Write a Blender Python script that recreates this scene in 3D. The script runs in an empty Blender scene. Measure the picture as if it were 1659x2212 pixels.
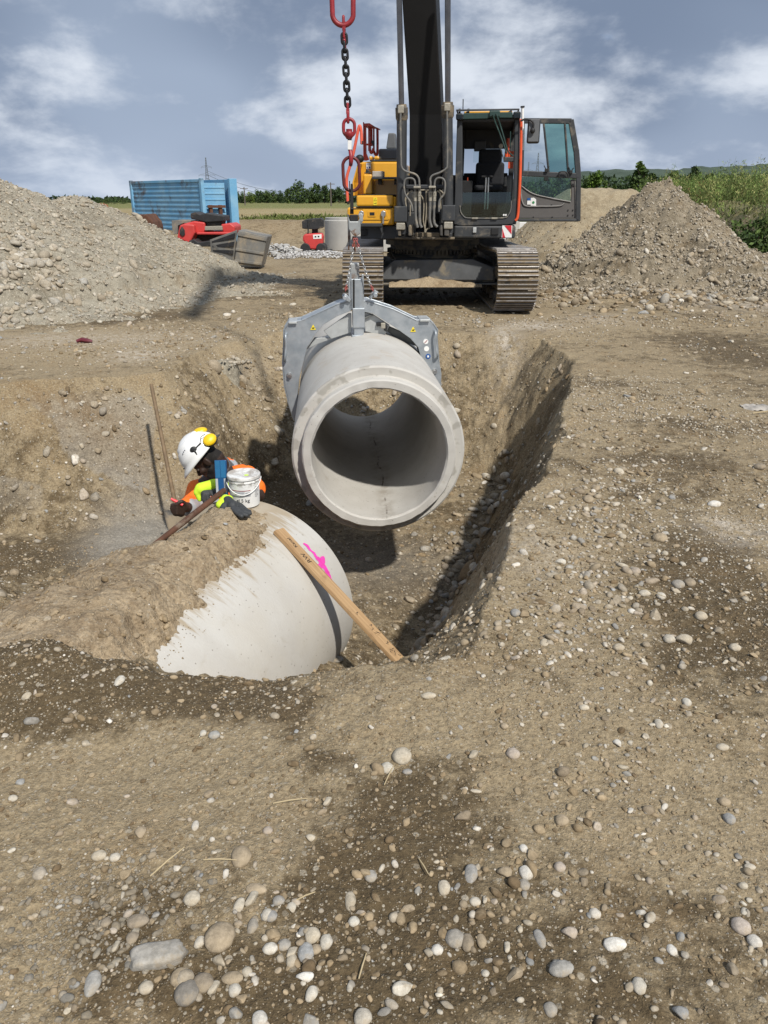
import bpy, bmesh, math, random
import numpy as np
from mathutils import Vector, Matrix, Quaternion

R = math.radians
random.seed(7)
rng = np.random.default_rng(11)
sc = bpy.context.scene
COL = sc.collection

# ------------------------------------------------------------------ camera, sky, sun, exposure
CAM_H, PITCH = 1.62, R(22.2)
cam_d = bpy.data.cameras.new('camera')
cam = bpy.data.objects.new('camera', cam_d)
COL.objects.link(cam)
cam.location = (0, 0, CAM_H)
cam.rotation_euler = (R(90) - PITCH, 0, 0)
cam_d.sensor_fit = 'HORIZONTAL'
cam_d.sensor_width = 36
cam_d.lens = 36
cam_d.clip_start = 0.05
cam_d.clip_end = 6000
sc.camera = cam

SUN_DIR = Vector((-0.42, 0.80, -1.0)).normalized()          # the way the light travels
sun_d = bpy.data.lights.new('sun', 'SUN')
sun_d.energy = 4.3
sun_d.angle = R(2.0)
sun_d.color = (1.0, 0.95, 0.87)
sun = bpy.data.objects.new('sun', sun_d)
COL.objects.link(sun)
sun.rotation_euler = SUN_DIR.to_track_quat('-Z', 'Y').to_euler()
sun.location = (4, -8, 12)
SUN_EL = math.asin(-SUN_DIR.z)
SUN_AZ = math.atan2(-SUN_DIR.x, -SUN_DIR.y)

sc.view_settings.view_transform = 'Standard'
sc.view_settings.look = 'None'
sc.view_settings.exposure = 0.12
sc.view_settings.gamma = 1.0


class NT:
    """small helper to wire shader nodes"""
    def __init__(s, tree):
        s.t = tree
        s.n = tree.nodes
        s.l = tree.links

    def new(s, typ, **kw):
        nd = s.n.new(typ)
        for k, v in kw.items():
            setattr(nd, k, v)
        return nd

    def put(s, sock, v):
        if v is None:
            return
        if hasattr(v, 'is_linked') or hasattr(v, 'links'):
            s.l.new(v, sock)
        else:
            if isinstance(v, (tuple, list)) and len(v) == 3 and sock.type == 'RGBA':
                v = (*v, 1)
            sock.default_value = v

    def math(s, op, a, b=0.0, c=0.0, clamp=False):
        nd = s.new('ShaderNodeMath', operation=op)
        nd.use_clamp = clamp
        s.put(nd.inputs[0], a); s.put(nd.inputs[1], b); s.put(nd.inputs[2], c)
        return nd.outputs[0]

    def mix(s, f, a, b, mode='MIX'):
        nd = s.new('ShaderNodeMix', data_type='RGBA', blend_type=mode)
        s.put(nd.inputs[0], f); s.put(nd.inputs[6], a); s.put(nd.inputs[7], b)
        return nd.outputs[2]

    def ramp(s, f, lo, hi, a=0.0, b=1.0):
        nd = s.new('ShaderNodeMapRange', interpolation_type='SMOOTHSTEP')
        s.put(nd.inputs[0], f)
        nd.inputs[1].default_value = lo; nd.inputs[2].default_value = hi
        nd.inputs[3].default_value = a; nd.inputs[4].default_value = b
        return nd.outputs[0]

    def noise(s, vec, scale, detail=4.0, rough=0.55, dist=0.0):
        nd = s.new('ShaderNodeTexNoise')
        s.put(nd.inputs['Vector'], vec)
        nd.inputs['Scale'].default_value = scale
        nd.inputs['Detail'].default_value = detail
        nd.inputs['Roughness'].default_value = rough
        nd.inputs['Distortion'].default_value = dist
        return nd.outputs[0]

    def voro(s, vec, scale, out='Distance', rnd=1.0):
        nd = s.new('ShaderNodeTexVoronoi')
        s.put(nd.inputs['Vector'], vec)
        nd.inputs['Scale'].default_value = scale
        nd.inputs['Randomness'].default_value = rnd
        return nd.outputs[out]

    def bump(s, h, strength, dist, normal=None):
        nd = s.new('ShaderNodeBump')
        nd.inputs['Strength'].default_value = strength
        nd.inputs['Distance'].default_value = dist
        s.put(nd.inputs['Height'], h)
        if normal is not None:
            s.l.new(normal, nd.inputs['Normal'])
        return nd.outputs[0]


SKY_SEED = 14.9


def build_world():
    w = bpy.data.worlds.new('World')
    sc.world = w
    w.use_nodes = True
    t = NT(w.node_tree)
    t.n.clear()
    out = t.new('ShaderNodeOutputWorld')
    bg = t.new('ShaderNodeBackground')
    bg.inputs[1].default_value = 0.145
    sky = t.new('ShaderNodeTexSky', sky_type='NISHITA')
    sky.sun_disc = False
    sky.sun_elevation = SUN_EL
    sky.sun_rotation = SUN_AZ
    sky.air_density = 1.0
    sky.dust_density = 0.6
    tc = t.new('ShaderNodeTexCoord')
    sep = t.new('ShaderNodeSeparateXYZ')
    t.l.new(tc.outputs['Generated'], sep.inputs[0])
    zz = t.math('ADD', t.math('MAXIMUM', sep.outputs[2], 0.0), 0.42)
    px = t.math('DIVIDE', sep.outputs[0], zz)
    py = t.math('DIVIDE', sep.outputs[1], zz)
    cv = t.new('ShaderNodeCombineXYZ')
    t.put(cv.inputs[0], px); t.put(cv.inputs[1], py); cv.inputs[2].default_value = SKY_SEED
    v = cv.outputs[0]
    big = t.noise(v, 1.5, 3.0, 0.5, 0.25)
    mid = t.noise(v, 3.6, 8.0, 0.56, 0.2)
    cover = t.math('ADD', t.math('MULTIPLY', big, 0.55), t.math('MULTIPLY', mid, 0.45))
    mask = t.ramp(cover, 0.33, 0.44)
    shade = t.noise(v, 3.0, 10.0, 0.58, 0.10)
    lit = t.ramp(t.math('ADD', t.math('MULTIPLY', shade, 0.8), t.math('MULTIPLY', big, 0.2)), 0.46, 0.66)
    dark = t.mix(t.ramp(t.noise(v, 1.2, 2.0), 0.35, 0.65), (1.3, 1.68, 2.4), (2.25, 2.75, 3.6))
    cloud = t.mix(lit, dark, (4.7, 5.05, 5.6))
    blue = t.mix(0.75, sky.outputs[0], (1.9, 2.9, 4.9))
    c = t.mix(mask, blue, cloud)
    # a paler band of distant cloud low over the horizon
    low = t.ramp(sep.outputs[2], 0.0, 0.10, 0.45, 0.0)
    c = t.mix(low, c, (3.3, 3.85, 4.8))
    t.l.new(c, bg.inputs[0])
    t.l.new(bg.outputs[0], out.inputs[0])


build_world()

# ------------------------------------------------------------------ a pixel of the photograph (1659 wide) to a point of the place
KX = 768 / 1659.0
SP, CP = math.sin(PITCH), math.cos(PITCH)
EYE = Vector((0, 0, CAM_H))


def ray(dx, dy):
    x = (dx * KX - 384) / 768.0
    y = (512 - dy * KX) / 768.0
    return Vector((x, CP + y * SP, -SP + y * CP))


def aty(dx, dy, Y):
    r = ray(dx, dy)
    return EYE + r * (Y / r.y)


def atz(dx, dy, z=0.0):
    r = ray(dx, dy)
    return EYE + r * ((z - CAM_H) / r.z)


# ------------------------------------------------------------------ noise for shapes
def _h(ix, iy, iz, seed):
    n = (ix.astype(np.int64) * 374761393 + iy.astype(np.int64) * 668265263 + iz.astype(np.int64) * 2147483647 % 4294967291 + seed * 974711) & 0xFFFFFFFF
    n = ((n ^ (n >> 13)) * 1274126177) & 0xFFFFFFFF
    n = (n ^ (n >> 16)) & 0xFFFFFFFF
    n = (n * 2246822519) & 0xFFFFFFFF
    return ((n ^ (n >> 15)) & 0xFFFFFF) / float(0xFFFFFF)


def vnoise(x, y, z=None, seed=0):
    x = np.asarray(x, float); y = np.asarray(y, float)
    z = np.zeros_like(x) if z is None else np.asarray(z, float)
    ix, iy, iz = np.floor(x), np.floor(y), np.floor(z)
    fx, fy, fz = x - ix, y - iy, z - iz
    fx = fx * fx * (3 - 2 * fx); fy = fy * fy * (3 - 2 * fy); fz = fz * fz * (3 - 2 * fz)
    r = 0
    flat = not np.any(fz)
    for a in (0, 1):
        for b in (0, 1):
            for c in ((0,) if flat else (0, 1)):
                wgt = (fx if a else 1 - fx) * (fy if b else 1 - fy) * (1 if flat else (fz if c else 1 - fz))
                r = r + wgt * _h(ix + a, iy + b, iz + c, seed)
    return r * 2 - 1


def fbm(x, y, z=None, octv=4, seed=0, gain=0.5):
    a, f, r, tot = 1.0, 1.0, 0, 0
    for o in range(octv):
        r = r + a * vnoise(np.asarray(x) * f, np.asarray(y) * f, None if z is None else np.asarray(z) * f, seed + o * 17)
        tot += a
        a *= gain; f *= 2.03
    return r / tot


def sstep(a, b, x):
    t = np.clip((x - a) / (b - a), 0, 1)
    return t * t * (3 - 2 * t)


# ------------------------------------------------------------------ objects
def link(o, parent=None):
    COL.objects.link(o)
    if parent is not None:
        o.parent = parent
    return o


def tag(o, label=None, cat=None, group=None, kind=None):
    if label: o['label'] = label
    if cat: o['category'] = cat
    if group: o['group'] = group
    if kind: o['kind'] = kind
    return o


def thing(name, label, cat, loc=(0, 0, 0), rotz=0.0, group=None):
    o = bpy.data.objects.new(name, None)
    o.empty_display_size = 0.2
    link(o)
    o.location = loc
    o.rotation_euler = (0, 0, rotz)
    return tag(o, label, cat, group)


def frame_from(d, up=(0, 0, 1)):
    """rotation whose Z axis is d"""
    z = Vector(d).normalized()
    u = Vector(up)
    if abs(z.dot(u.normalized())) > 0.98:
        u = Vector((0, 1, 0))
    x = u.cross(z).normalized()
    y = z.cross(x)
    return Matrix((x, y, z)).transposed()


class MB:
    def __init__(s, xf=None):
        s.v = []; s.f = []; s.mi = []
        s.xf = xf
        s.cur = 0

    def add(s, vs, fs):
        n = len(s.v)
        if s.xf is not None:
            vs = [s.xf @ Vector(p) for p in vs]
        s.v += [tuple(p) for p in vs]
        s.f += [tuple(i + n for i in f) for f in fs]
        s.mi += [s.cur] * len(fs)
        return s

    def box(s, c, d, rot=None):
        c = Vector(c)
        vs = []
        for z in (-.5, .5):
            for y in (-.5, .5):
                for x in (-.5, .5):
                    p = Vector((x * d[0], y * d[1], z * d[2]))
                    vs.append(c + (rot @ p if rot is not None else p))
        return s.add(vs, [(0, 2, 3, 1), (4, 5, 7, 6), (0, 1, 5, 4), (2, 6, 7, 3), (0, 4, 6, 2), (1, 3, 7, 5)])

    def bb(s, a, b):
        a, b = Vector(a), Vector(b)
        return s.box((a + b) / 2, [abs(b[i] - a[i]) for i in range(3)])

    def prism(s, pts, ext):
        """a polygon of 3-D points pushed along ext"""
        pts = [Vector(p) for p in pts]
        e = Vector(ext)
        n = len(pts)
        nrm = Vector()
        for i in range(n):
            nrm += pts[i].cross(pts[(i + 1) % n])
        if nrm.dot(e) > 0:
            pts = pts[::-1]
        vs = pts + [p + e for p in pts]
        fs = [tuple(range(n)), tuple(range(2 * n - 1, n - 1, -1))]
        for i in range(n):
            j = (i + 1) % n
            fs.append((j, i, n + i, n + j))
        return s.add(vs, fs)

    def bar(s, a, b, w, h, up=(0, 0, 1)):
        a, b = Vector(a), Vector(b)
        m = frame_from(b - a, up)
        return s.box((a + b) / 2, (w, h, (b - a).length), m)

    def tube(s, path, r, n=8, closed=False, caps=True):
        P = [Vector(p) for p in path]
        k = len(P)
        rs = r if isinstance(r, (list, tuple)) else [r] * k
        vs = []
        up = None
        for i in range(k):
            if closed:
                d = P[(i + 1) % k] - P[i - 1]
            else:
                d = P[min(i + 1, k - 1)] - P[max(i - 1, 0)]
            d.normalize()
            if up is None:
                up = Vector((0, 0, 1)) if abs(d.z) < 0.9 else Vector((0, 1, 0))
            x = up.cross(d)
            if x.length < 1e-4:
                x = Vector((1, 0, 0)).cross(d)
            x.normalize()
            y = d.cross(x)
            up = y
            for j in range(n):
                a = 2 * math.pi * j / n
                vs.append(P[i] + (x * math.cos(a) + y * math.sin(a)) * rs[i])
        fs = []
        for i in range(k if closed else k - 1):
            i2 = (i + 1) % k
            for j in range(n):
                j2 = (j + 1) % n
                fs.append((i * n + j, i * n + j2, i2 * n + j2, i2 * n + j))
        if not closed and caps:
            fs.append(tuple(range(n - 1, -1, -1)))
            fs.append(tuple((k - 1) * n + j for j in range(n)))
        return s.add(vs, fs)

    def cyl(s, a, b, r, n=16, r2=None):
        return s.tube([a, b], [r, r if r2 is None else r2], n)

    def lathe(s, prof, n=48, org=(0, 0, 0), m=None, closed=True):
        """profile of (radius, height) turned about the local z of m"""
        m = m or Matrix.Identity(3)
        org = Vector(org)
        vs = []
        for (r_, z_) in prof:
            for j in range(n):
                a = 2 * math.pi * j / n
                vs.append(org + m @ Vector((r_ * math.cos(a), r_ * math.sin(a), z_)))
        k = len(prof)
        fs = []
        for i in range(k if closed else k - 1):
            i2 = (i + 1) % k
            for j in range(n):
                j2 = (j + 1) % n
                fs.append((i * n + j, i * n + j2, i2 * n + j2, i2 * n + j))
        return s.add(vs, fs)

    def ball(s, c, r, n=12, m=8, rot=None):
        c = Vector(c)
        rr = Vector(r) if not isinstance(r, (int, float)) else Vector((r, r, r))
        vs, fs = [], []
        for i in range(m + 1):
            t = math.pi * i / m
            for j in range(n):
                a = 2 * math.pi * j / n
                p = Vector((rr.x * math.sin(t) * math.cos(a), rr.y * math.sin(t) * math.sin(a), rr.z * math.cos(t)))
                vs.append(c + (rot @ p if rot is not None else p))
        for i in range(m):
            for j in range(n):
                j2 = (j + 1) % n
                q = (i * n + j, (i + 1) * n + j, (i + 1) * n + j2, i * n + j2)
                fs.append(q)
        return s.add(vs, fs)

    def cap(s, a, b, ra, rb, n=12):
        """tapered capsule"""
        a, b = Vector(a), Vector(b)
        s.tube([a, b], [ra, rb], n)
        s.ball(a, ra * 1.0, n, 8); s.ball(b, rb * 1.0, n, 8)
        return s

    def build(s, name, mat, parent=None, bevel=0.0, smooth=None, seg=2):
        me = bpy.data.meshes.new(name)
        me.from_pydata(s.v, [], s.f)
        mats = mat if isinstance(mat, (list, tuple)) else [mat]
        for m_ in mats:
            me.materials.append(m_)
        if len(mats) > 1:
            me.polygons.foreach_set('material_index', s.mi)
        bm = bmesh.new(); bm.from_mesh(me)
        bmesh.ops.remove_doubles(bm, verts=bm.verts, dist=1e-6)
        bmesh.ops.recalc_face_normals(bm, faces=bm.faces)
        bm.to_mesh(me); bm.free()
        if smooth is not None:
            me.shade_smooth()
            me.set_sharp_from_angle(angle=R(smooth))
        o = bpy.data.objects.new(name, me)
        link(o, parent)
        if bevel:
            md = o.modifiers.new('bevel', 'BEVEL')
            md.width = bevel; md.segments = seg; md.limit_method = 'ANGLE'; md.angle_limit = R(35)
            md.use_clamp_overlap = True
        return o


def np_mesh(name, V, F, mats, parent=None, smooth=True, attrs=None, midx=None, colors=None):
    """V (n,3), F (m,k) arrays of equal sided faces"""
    me = bpy.data.meshes.new(name)
    F = np.asarray(F)
    me.vertices.add(len(V)); me.vertices.foreach_set('co', np.asarray(V, np.float32).ravel())
    k = F.shape[1]
    me.loops.add(F.size); me.loops.foreach_set('vertex_index', F.astype(np.int32).ravel())
    me.polygons.add(len(F))
    me.polygons.foreach_set('loop_start', np.arange(0, F.size, k, dtype=np.int32))
    me.polygons.foreach_set('loop_total', np.full(len(F), k, np.int32))
    for m_ in (mats if isinstance(mats, (list, tuple)) else [mats]):
        me.materials.append(m_)
    if midx is not None:
        me.polygons.foreach_set('material_index', np.asarray(midx, np.int32))
    me.update(calc_edges=True)
    for an, av in (attrs or {}).items():
        at = me.attributes.new(an, 'FLOAT', 'POINT')
        at.data.foreach_set('value', np.asarray(av, np.float32).ravel())
    if colors is not None:
        at = me.attributes.new('col', 'FLOAT_COLOR', 'POINT')
        at.data.foreach_set('color', np.asarray(colors, np.float32).ravel())
    if smooth:
        me.polygons.foreach_set('use_smooth', np.ones(len(F), bool))
    me.validate()
    o = bpy.data.objects.new(name, me)
    return link(o, parent)


# ------------------------------------------------------------------ materials
def mat_plain(name, col, rough=0.6, metal=0.0, var=0.18, scale=6.0, bump=0.0, dirt=None, dirt_amt=0.0, col2=None, spec=0.5, coat=0.0):
    m = bpy.data.materials.new(name)
    m.use_nodes = True
    t = NT(m.node_tree)
    b = t.n['Principled BSDF']
    tc = t.new('ShaderNodeTexCoord').outputs['Object']
    n1 = t.noise(tc, scale, 6, 0.6)
    d2 = col2 or tuple(c * (1 - var) for c in col)
    base = t.mix(t.ramp(n1, 0.3, 0.7), col, d2)
    if dirt is not None:
        n2 = t.noise(tc, scale * 0.6, 8, 0.68, 0.4)
        lo = 0.72 - 0.5 * dirt_amt
        base = t.mix(t.ramp(n2, lo, lo + 0.16), base, dirt)
        t.put(b.inputs['Roughness'], t.ramp(n2, lo, lo + 0.16, rough, 0.9))
    else:
        t.put(b.inputs['Roughness'], t.ramp(t.noise(tc, scale * 3, 4), 0.2, 0.8, max(0.04, rough - 0.08), min(1, rough + 0.08)))
    t.l.new(base, b.inputs['Base Color'])
    b.inputs['Metallic'].default_value = metal
    b.inputs['Specular IOR Level'].default_value = spec
    b.inputs['Coat Weight'].default_value = coat
    if bump:
        t.l.new(t.bump(t.noise(tc, scale * 8, 6, 0.65), 0.5, bump), b.inputs['Normal'])
    return m


def mat_glass(name, tint, refl=0.12):
    m = bpy.data.materials.new(name)
    m.use_nodes = True
    t = NT(m.node_tree)
    t.n.remove(t.n['Principled BSDF'])
    out = t.n['Material Output']
    tr = t.new('ShaderNodeBsdfTransparent'); tr.inputs[0].default_value = (*tint, 1)
    gl = t.new('ShaderNodeBsdfGlossy'); gl.inputs['Roughness'].default_value = 0.03
    lw = t.new('ShaderNodeLayerWeight'); lw.inputs[0].default_value = 0.25
    mx = t.new('ShaderNodeMixShader')
    t.l.new(t.math('ADD', t.math('MULTIPLY', lw.outputs['Fresnel'], 0.8), refl * 0.4, clamp=True), mx.inputs[0])
    t.l.new(tr.outputs[0], mx.inputs[1]); t.l.new(gl.outputs[0], mx.inputs[2])
    t.l.new(mx.outputs[0], out.inputs[0])
    return m


SOIL_DRY, SOIL_DAMP = (0.292, 0.232, 0.146), (0.104, 0.076, 0.041)


def mat_soil(name, use_attr=True, grain=1.0, stones=1.0, dry=SOIL_DRY, damp_shade=SOIL_DAMP):
    m = bpy.data.materials.new(name)
    m.use_nodes = True
    t = NT(m.node_tree)
    b = t.n['Principled BSDF']
    tc = t.new('ShaderNodeTexCoord').outputs['Object']

    def attr(n):
        a = t.new('ShaderNodeAttribute'); a.attribute_name = n
        return a.outputs['Fac']
    big = t.noise(tc, 1.1, 5, 0.6)
    mid = t.noise(tc, 7.0, 6, 0.65)
    fine = t.noise(tc, 60.0, 5, 0.7)
    v1 = t.voro(tc, 34.0 * grain); c1 = t.voro(tc, 34.0 * grain, 'Color')
    v2 = t.voro(tc, 85.0 * grain); c2 = t.voro(tc, 85.0 * grain, 'Color')
    v3 = t.voro(tc, 190.0 * grain); c3 = t.voro(tc, 190.0 * grain, 'Color')
    brk = t.noise(tc, 22.0, 6, 0.7)
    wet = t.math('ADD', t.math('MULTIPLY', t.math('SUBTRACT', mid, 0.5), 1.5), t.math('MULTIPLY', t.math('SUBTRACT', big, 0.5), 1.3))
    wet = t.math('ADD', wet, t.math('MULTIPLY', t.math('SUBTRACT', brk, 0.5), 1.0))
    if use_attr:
        wet = t.math('ADD', wet, attr('damp_shade'))
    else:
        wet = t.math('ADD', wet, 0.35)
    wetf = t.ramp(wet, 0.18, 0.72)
    base = t.mix(wetf, dry, damp_shade)
    # ochre and grey drifts in the soil
    base = t.mix(t.ramp(t.noise(tc, 2.3, 5, 0.6), 0.5, 0.8, 0.0, 0.55), base, (0.24, 0.165, 0.085))
    if use_attr:
        base = t.mix(t.math('MULTIPLY', attr('grey'), t.ramp(mid, 0.2, 0.5, 0.75, 1.0)), base, (0.27, 0.25, 0.215))
        base = t.mix(t.math('MULTIPLY', attr('pale'), t.ramp(t.noise(tc, 14, 5, 0.7), 0.38, 0.6), clamp=True), base, (0.52, 0.47, 0.40))
        base = t.mix(t.math('MULTIPLY', attr('ochre'), t.ramp(mid, 0.3, 0.6)), base, (0.19, 0.125, 0.06))
        base = t.mix(attr('field'), base, t.mix(t.ramp(t.noise(tc, 0.05, 4), 0.4, 0.6), (0.27, 0.21, 0.10), (0.30, 0.25, 0.13)))
        base = t.mix(attr('green'), base, t.mix(t.ramp(t.noise(tc, 1.5, 5), 0.3, 0.7), (0.07, 0.10, 0.025), (0.20, 0.20, 0.05)))
    grainy = t.math('MULTIPLY', t.math('SUBTRACT', fine, 0.5), 0.9)
    base = t.mix(1.0, base, t.mix(t.ramp(fine, 0.25, 0.75), (0.62, 0.60, 0.58), (1.30, 1.30, 1.30)), 'MULTIPLY')

    def sep(c):
        s_ = t.new('ShaderNodeSeparateColor'); t.l.new(c, s_.inputs[0])
        return s_.outputs
    # grit and small stones pressed into the soil
    for v, c, thr, amt, pick in ((v3, c3, 0.33, 0.75, .70), (v2, c2, 0.38, 0.75, .74), (v1, c1, 0.36, 0.6, .84)):
        o3 = sep(c)
        inside = t.ramp(v, thr, thr - 0.10)
        chosen = t.ramp(o3[0], pick, pick + 0.04)
        stone = t.mix(o3[1], (0.19, 0.16, 0.115), (0.50, 0.45, 0.36))
        base = t.mix(t.math('MULTIPLY', t.math('MULTIPLY', inside, chosen), amt * stones), base, stone)
    t.l.new(base, b.inputs['Base Color'])
    t.put(b.inputs['Roughness'], t.ramp(wetf, 0, 1, 0.95, 0.82))
    b.inputs['Specular IOR Level'].default_value = 0.25
    h = t.math('ADD', t.math('MULTIPLY', t.math('SUBTRACT', 0.6, v1), 0.35), t.math('MULTIPLY', t.math('SUBTRACT', 0.6, v2), 0.35))
    h = t.math('ADD', h, t.math('MULTIPLY', t.math('SUBTRACT', 0.6, v3), 0.25))
    h = t.math('ADD', h, t.math('MULTIPLY', fine, 1.3))
    h = t.math('ADD', h, t.math('MULTIPLY', brk, 0.7))
    t.l.new(t.bump(h, 0.75, 0.011), b.inputs['Normal'])
    return m


def mat_vcol(name, rough=0.85, bump=0.002, scale=40, mul=1.0, dust=0.0):
    """colour per stone or leaf from the mesh, mottled"""
    m = bpy.data.materials.new(name)
    m.use_nodes = True
    t = NT(m.node_tree)
    b = t.n['Principled BSDF']
    a = t.new('ShaderNodeAttribute'); a.attribute_name = 'col'
    tc = t.new('ShaderNodeTexCoord').outputs['Object']
    n = t.noise(tc, scale, 6, 0.65)
    c = t.mix(1.0, a.outputs['Color'], t.mix(t.ramp(n, 0.25, 0.75), (0.68 * mul, 0.67 * mul, 0.65 * mul), (1.2 * mul, 1.2 * mul, 1.2 * mul)), 'MULTIPLY')
    if dust:
        c = t.mix(t.ramp(t.noise(tc, 23.0, 5, 0.7), 0.48, 0.68, 0.0, dust), c, (0.29, 0.23, 0.15))
    t.l.new(c, b.inputs['Base Color'])
    b.inputs['Roughness'].default_value = rough
    b.inputs['Specular IOR Level'].default_value = 0.25
    if bump:
        t.l.new(t.bump(t.noise(tc, scale * 2, 5, 0.7), 0.6, bump), b.inputs['Normal'])
    return m


M = {}
M['soil'] = mat_soil('site_soil')
M['heap_soil'] = mat_soil('heap_soil', False, 0.5, 1.0, (0.235, 0.20, 0.145), (0.12, 0.098, 0.065))
M['gravel_soil'] = mat_soil('gravel_soil', False, 0.5, 1.0, (0.32, 0.295, 0.235), (0.19, 0.17, 0.13))
M['sandy_soil'] = mat_soil('sandy_soil', False, 0.5, .6, (0.33, 0.275, 0.185), (0.225, 0.18, 0.115))
M['loose_soil'] = mat_soil('loose_soil', False, 1.0, 0.6, (0.36, 0.285, 0.19), (0.23, 0.172, 0.108))
M['stone'] = mat_vcol('stone', .88, .003, 55, 1.0, .6)
# ================================================================== the ground with its trench
PTOP = np.array([(.30, 2.46, 0), (.50, 3.0, 0), (.74, 3.94, 0), (1.12, 4.83, 0), (1.56, 6.4, 0), (2.02, 8.2, 0), (1.95, 9.5, 0), (1.3, 9.9, 0),
                 (.1, 10.2, 0), (-1.2, 10.1, 0), (-1.95, 9.2, 0), (-2.2, 7.6, 0), (-3.4, 6.95, 0), (-5.5, 6.75, 0), (-9, 6.5, 0),
                 (-9, 2.9, 0), (-5, 2.85, 0), (-2.4, 2.75, 0), (-1.5, 2.55, 0), (-.9, 2.45, 0), (-.4, 2.45, 0), (0, 2.42, 0)])
PBOT = np.array([(.10, 3.75, -1.1), (.14, 4.2, -1.25), (.28, 4.75, -1.4), (.50, 5.4, -1.42), (.95, 6.9, -1.42), (1.42, 8.2, -1.42), (1.2, 8.6, -1.42), (.9, 8.75, -1.42),
                 (0, 8.7, -1.4), (-.9, 8.5, -1.38), (-1.3, 7.9, -1.3), (-1.5, 6.9, -1.15), (-2.6, 6.1, -1.05), (-5.5, 6.0, -.98), (-9, 5.9, -.95),
                 (-9, 5.3, -.95), (-5, 5.2, -.95), (-2.6, 5.15, -1.0), (-1.9, 4.85, -1.15), (-1.2, 4.3, -1.15), (-.30, 3.85, -.88), (.0, 3.75, -1.03)])


def inside_poly(x, y, P):
    r = np.zeros(x.shape, bool)
    n = len(P)
    for i in range(n):
        x1, y1 = P[i, :2]; x2, y2 = P[(i + 1) % n, :2]
        if y1 == y2:
            continue
        c = ((y1 > y) != (y2 > y)) & (x < (x2 - x1) * (y - y1) / (y2 - y1) + x1)
        r ^= c
    return r


def edge_dist(x, y, P):
    best = np.full(x.shape, 1e9)
    n = len(P)
    for i in range(n):
        a = P[i, :2]; b = P[(i + 1) % n, :2]
        e = b - a
        t = np.clip(((x - a[0]) * e[0] + (y - a[1]) * e[1]) / e.dot(e), 0, 1)
        d = np.hypot(x - a[0] - t * e[0], y - a[1] - t * e[1])
        best = np.minimum(best, d)
    return best


def floor_z(x, y):
    w = 0; s = 0
    for (bx, by, bz) in list(PBOT) + [(0, 6.5, -1.42), (-.4, 5.2, -1.36), (-.2, 7.5, -1.42)]:
        k = 1 / ((x - bx) ** 2 + (y - by) ** 2 + .02) ** 1.6
        w = w + k; s = s + k * bz
    return s / w


def pit_t(x, y):
    """0 on the open ground, 1 on the trench floor"""
    amp = np.where((x > -.8) & (y < 8.5), .75, 1.0)
    wx = x + amp * .07 * fbm(x * 2.2, y * 2.2, None, 3, 41) + .025 * fbm(x * 7, y * 7, None, 2, 43)
    wy = y + amp * .07 * fbm(x * 2.2 + 50, y * 2.2, None, 3, 42) + .025 * fbm(x * 7 + 50, y * 7, None, 2, 44)
    it = inside_poly(wx, wy, PTOP); ib = inside_poly(wx, wy, PBOT)
    dt = edge_dist(wx, wy, PTOP); db = edge_dist(wx, wy, PBOT)
    t = dt / (dt + db + 1e-9)
    t = np.where(it, t, 0.0)
    return np.where(ib, 1.0, t), np.where(it, 0, dt)


def bank(x, y):
    """the raised earth bank on the right, overgrown with weeds"""
    d = (x - (8.0 + (y - 17) * .14))
    return 1.45 * sstep(0, 2.0, d) * sstep(12.5, 15.5, y) * sstep(70, 45, y)


def far_bank(x, y):
    """the low brown spoil ridge in front of the field"""
    return .85 * np.exp(-((y - 33) / 2.2) ** 2) * sstep(-9.5, -8, x) * sstep(1.5, -2.0, x)


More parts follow.
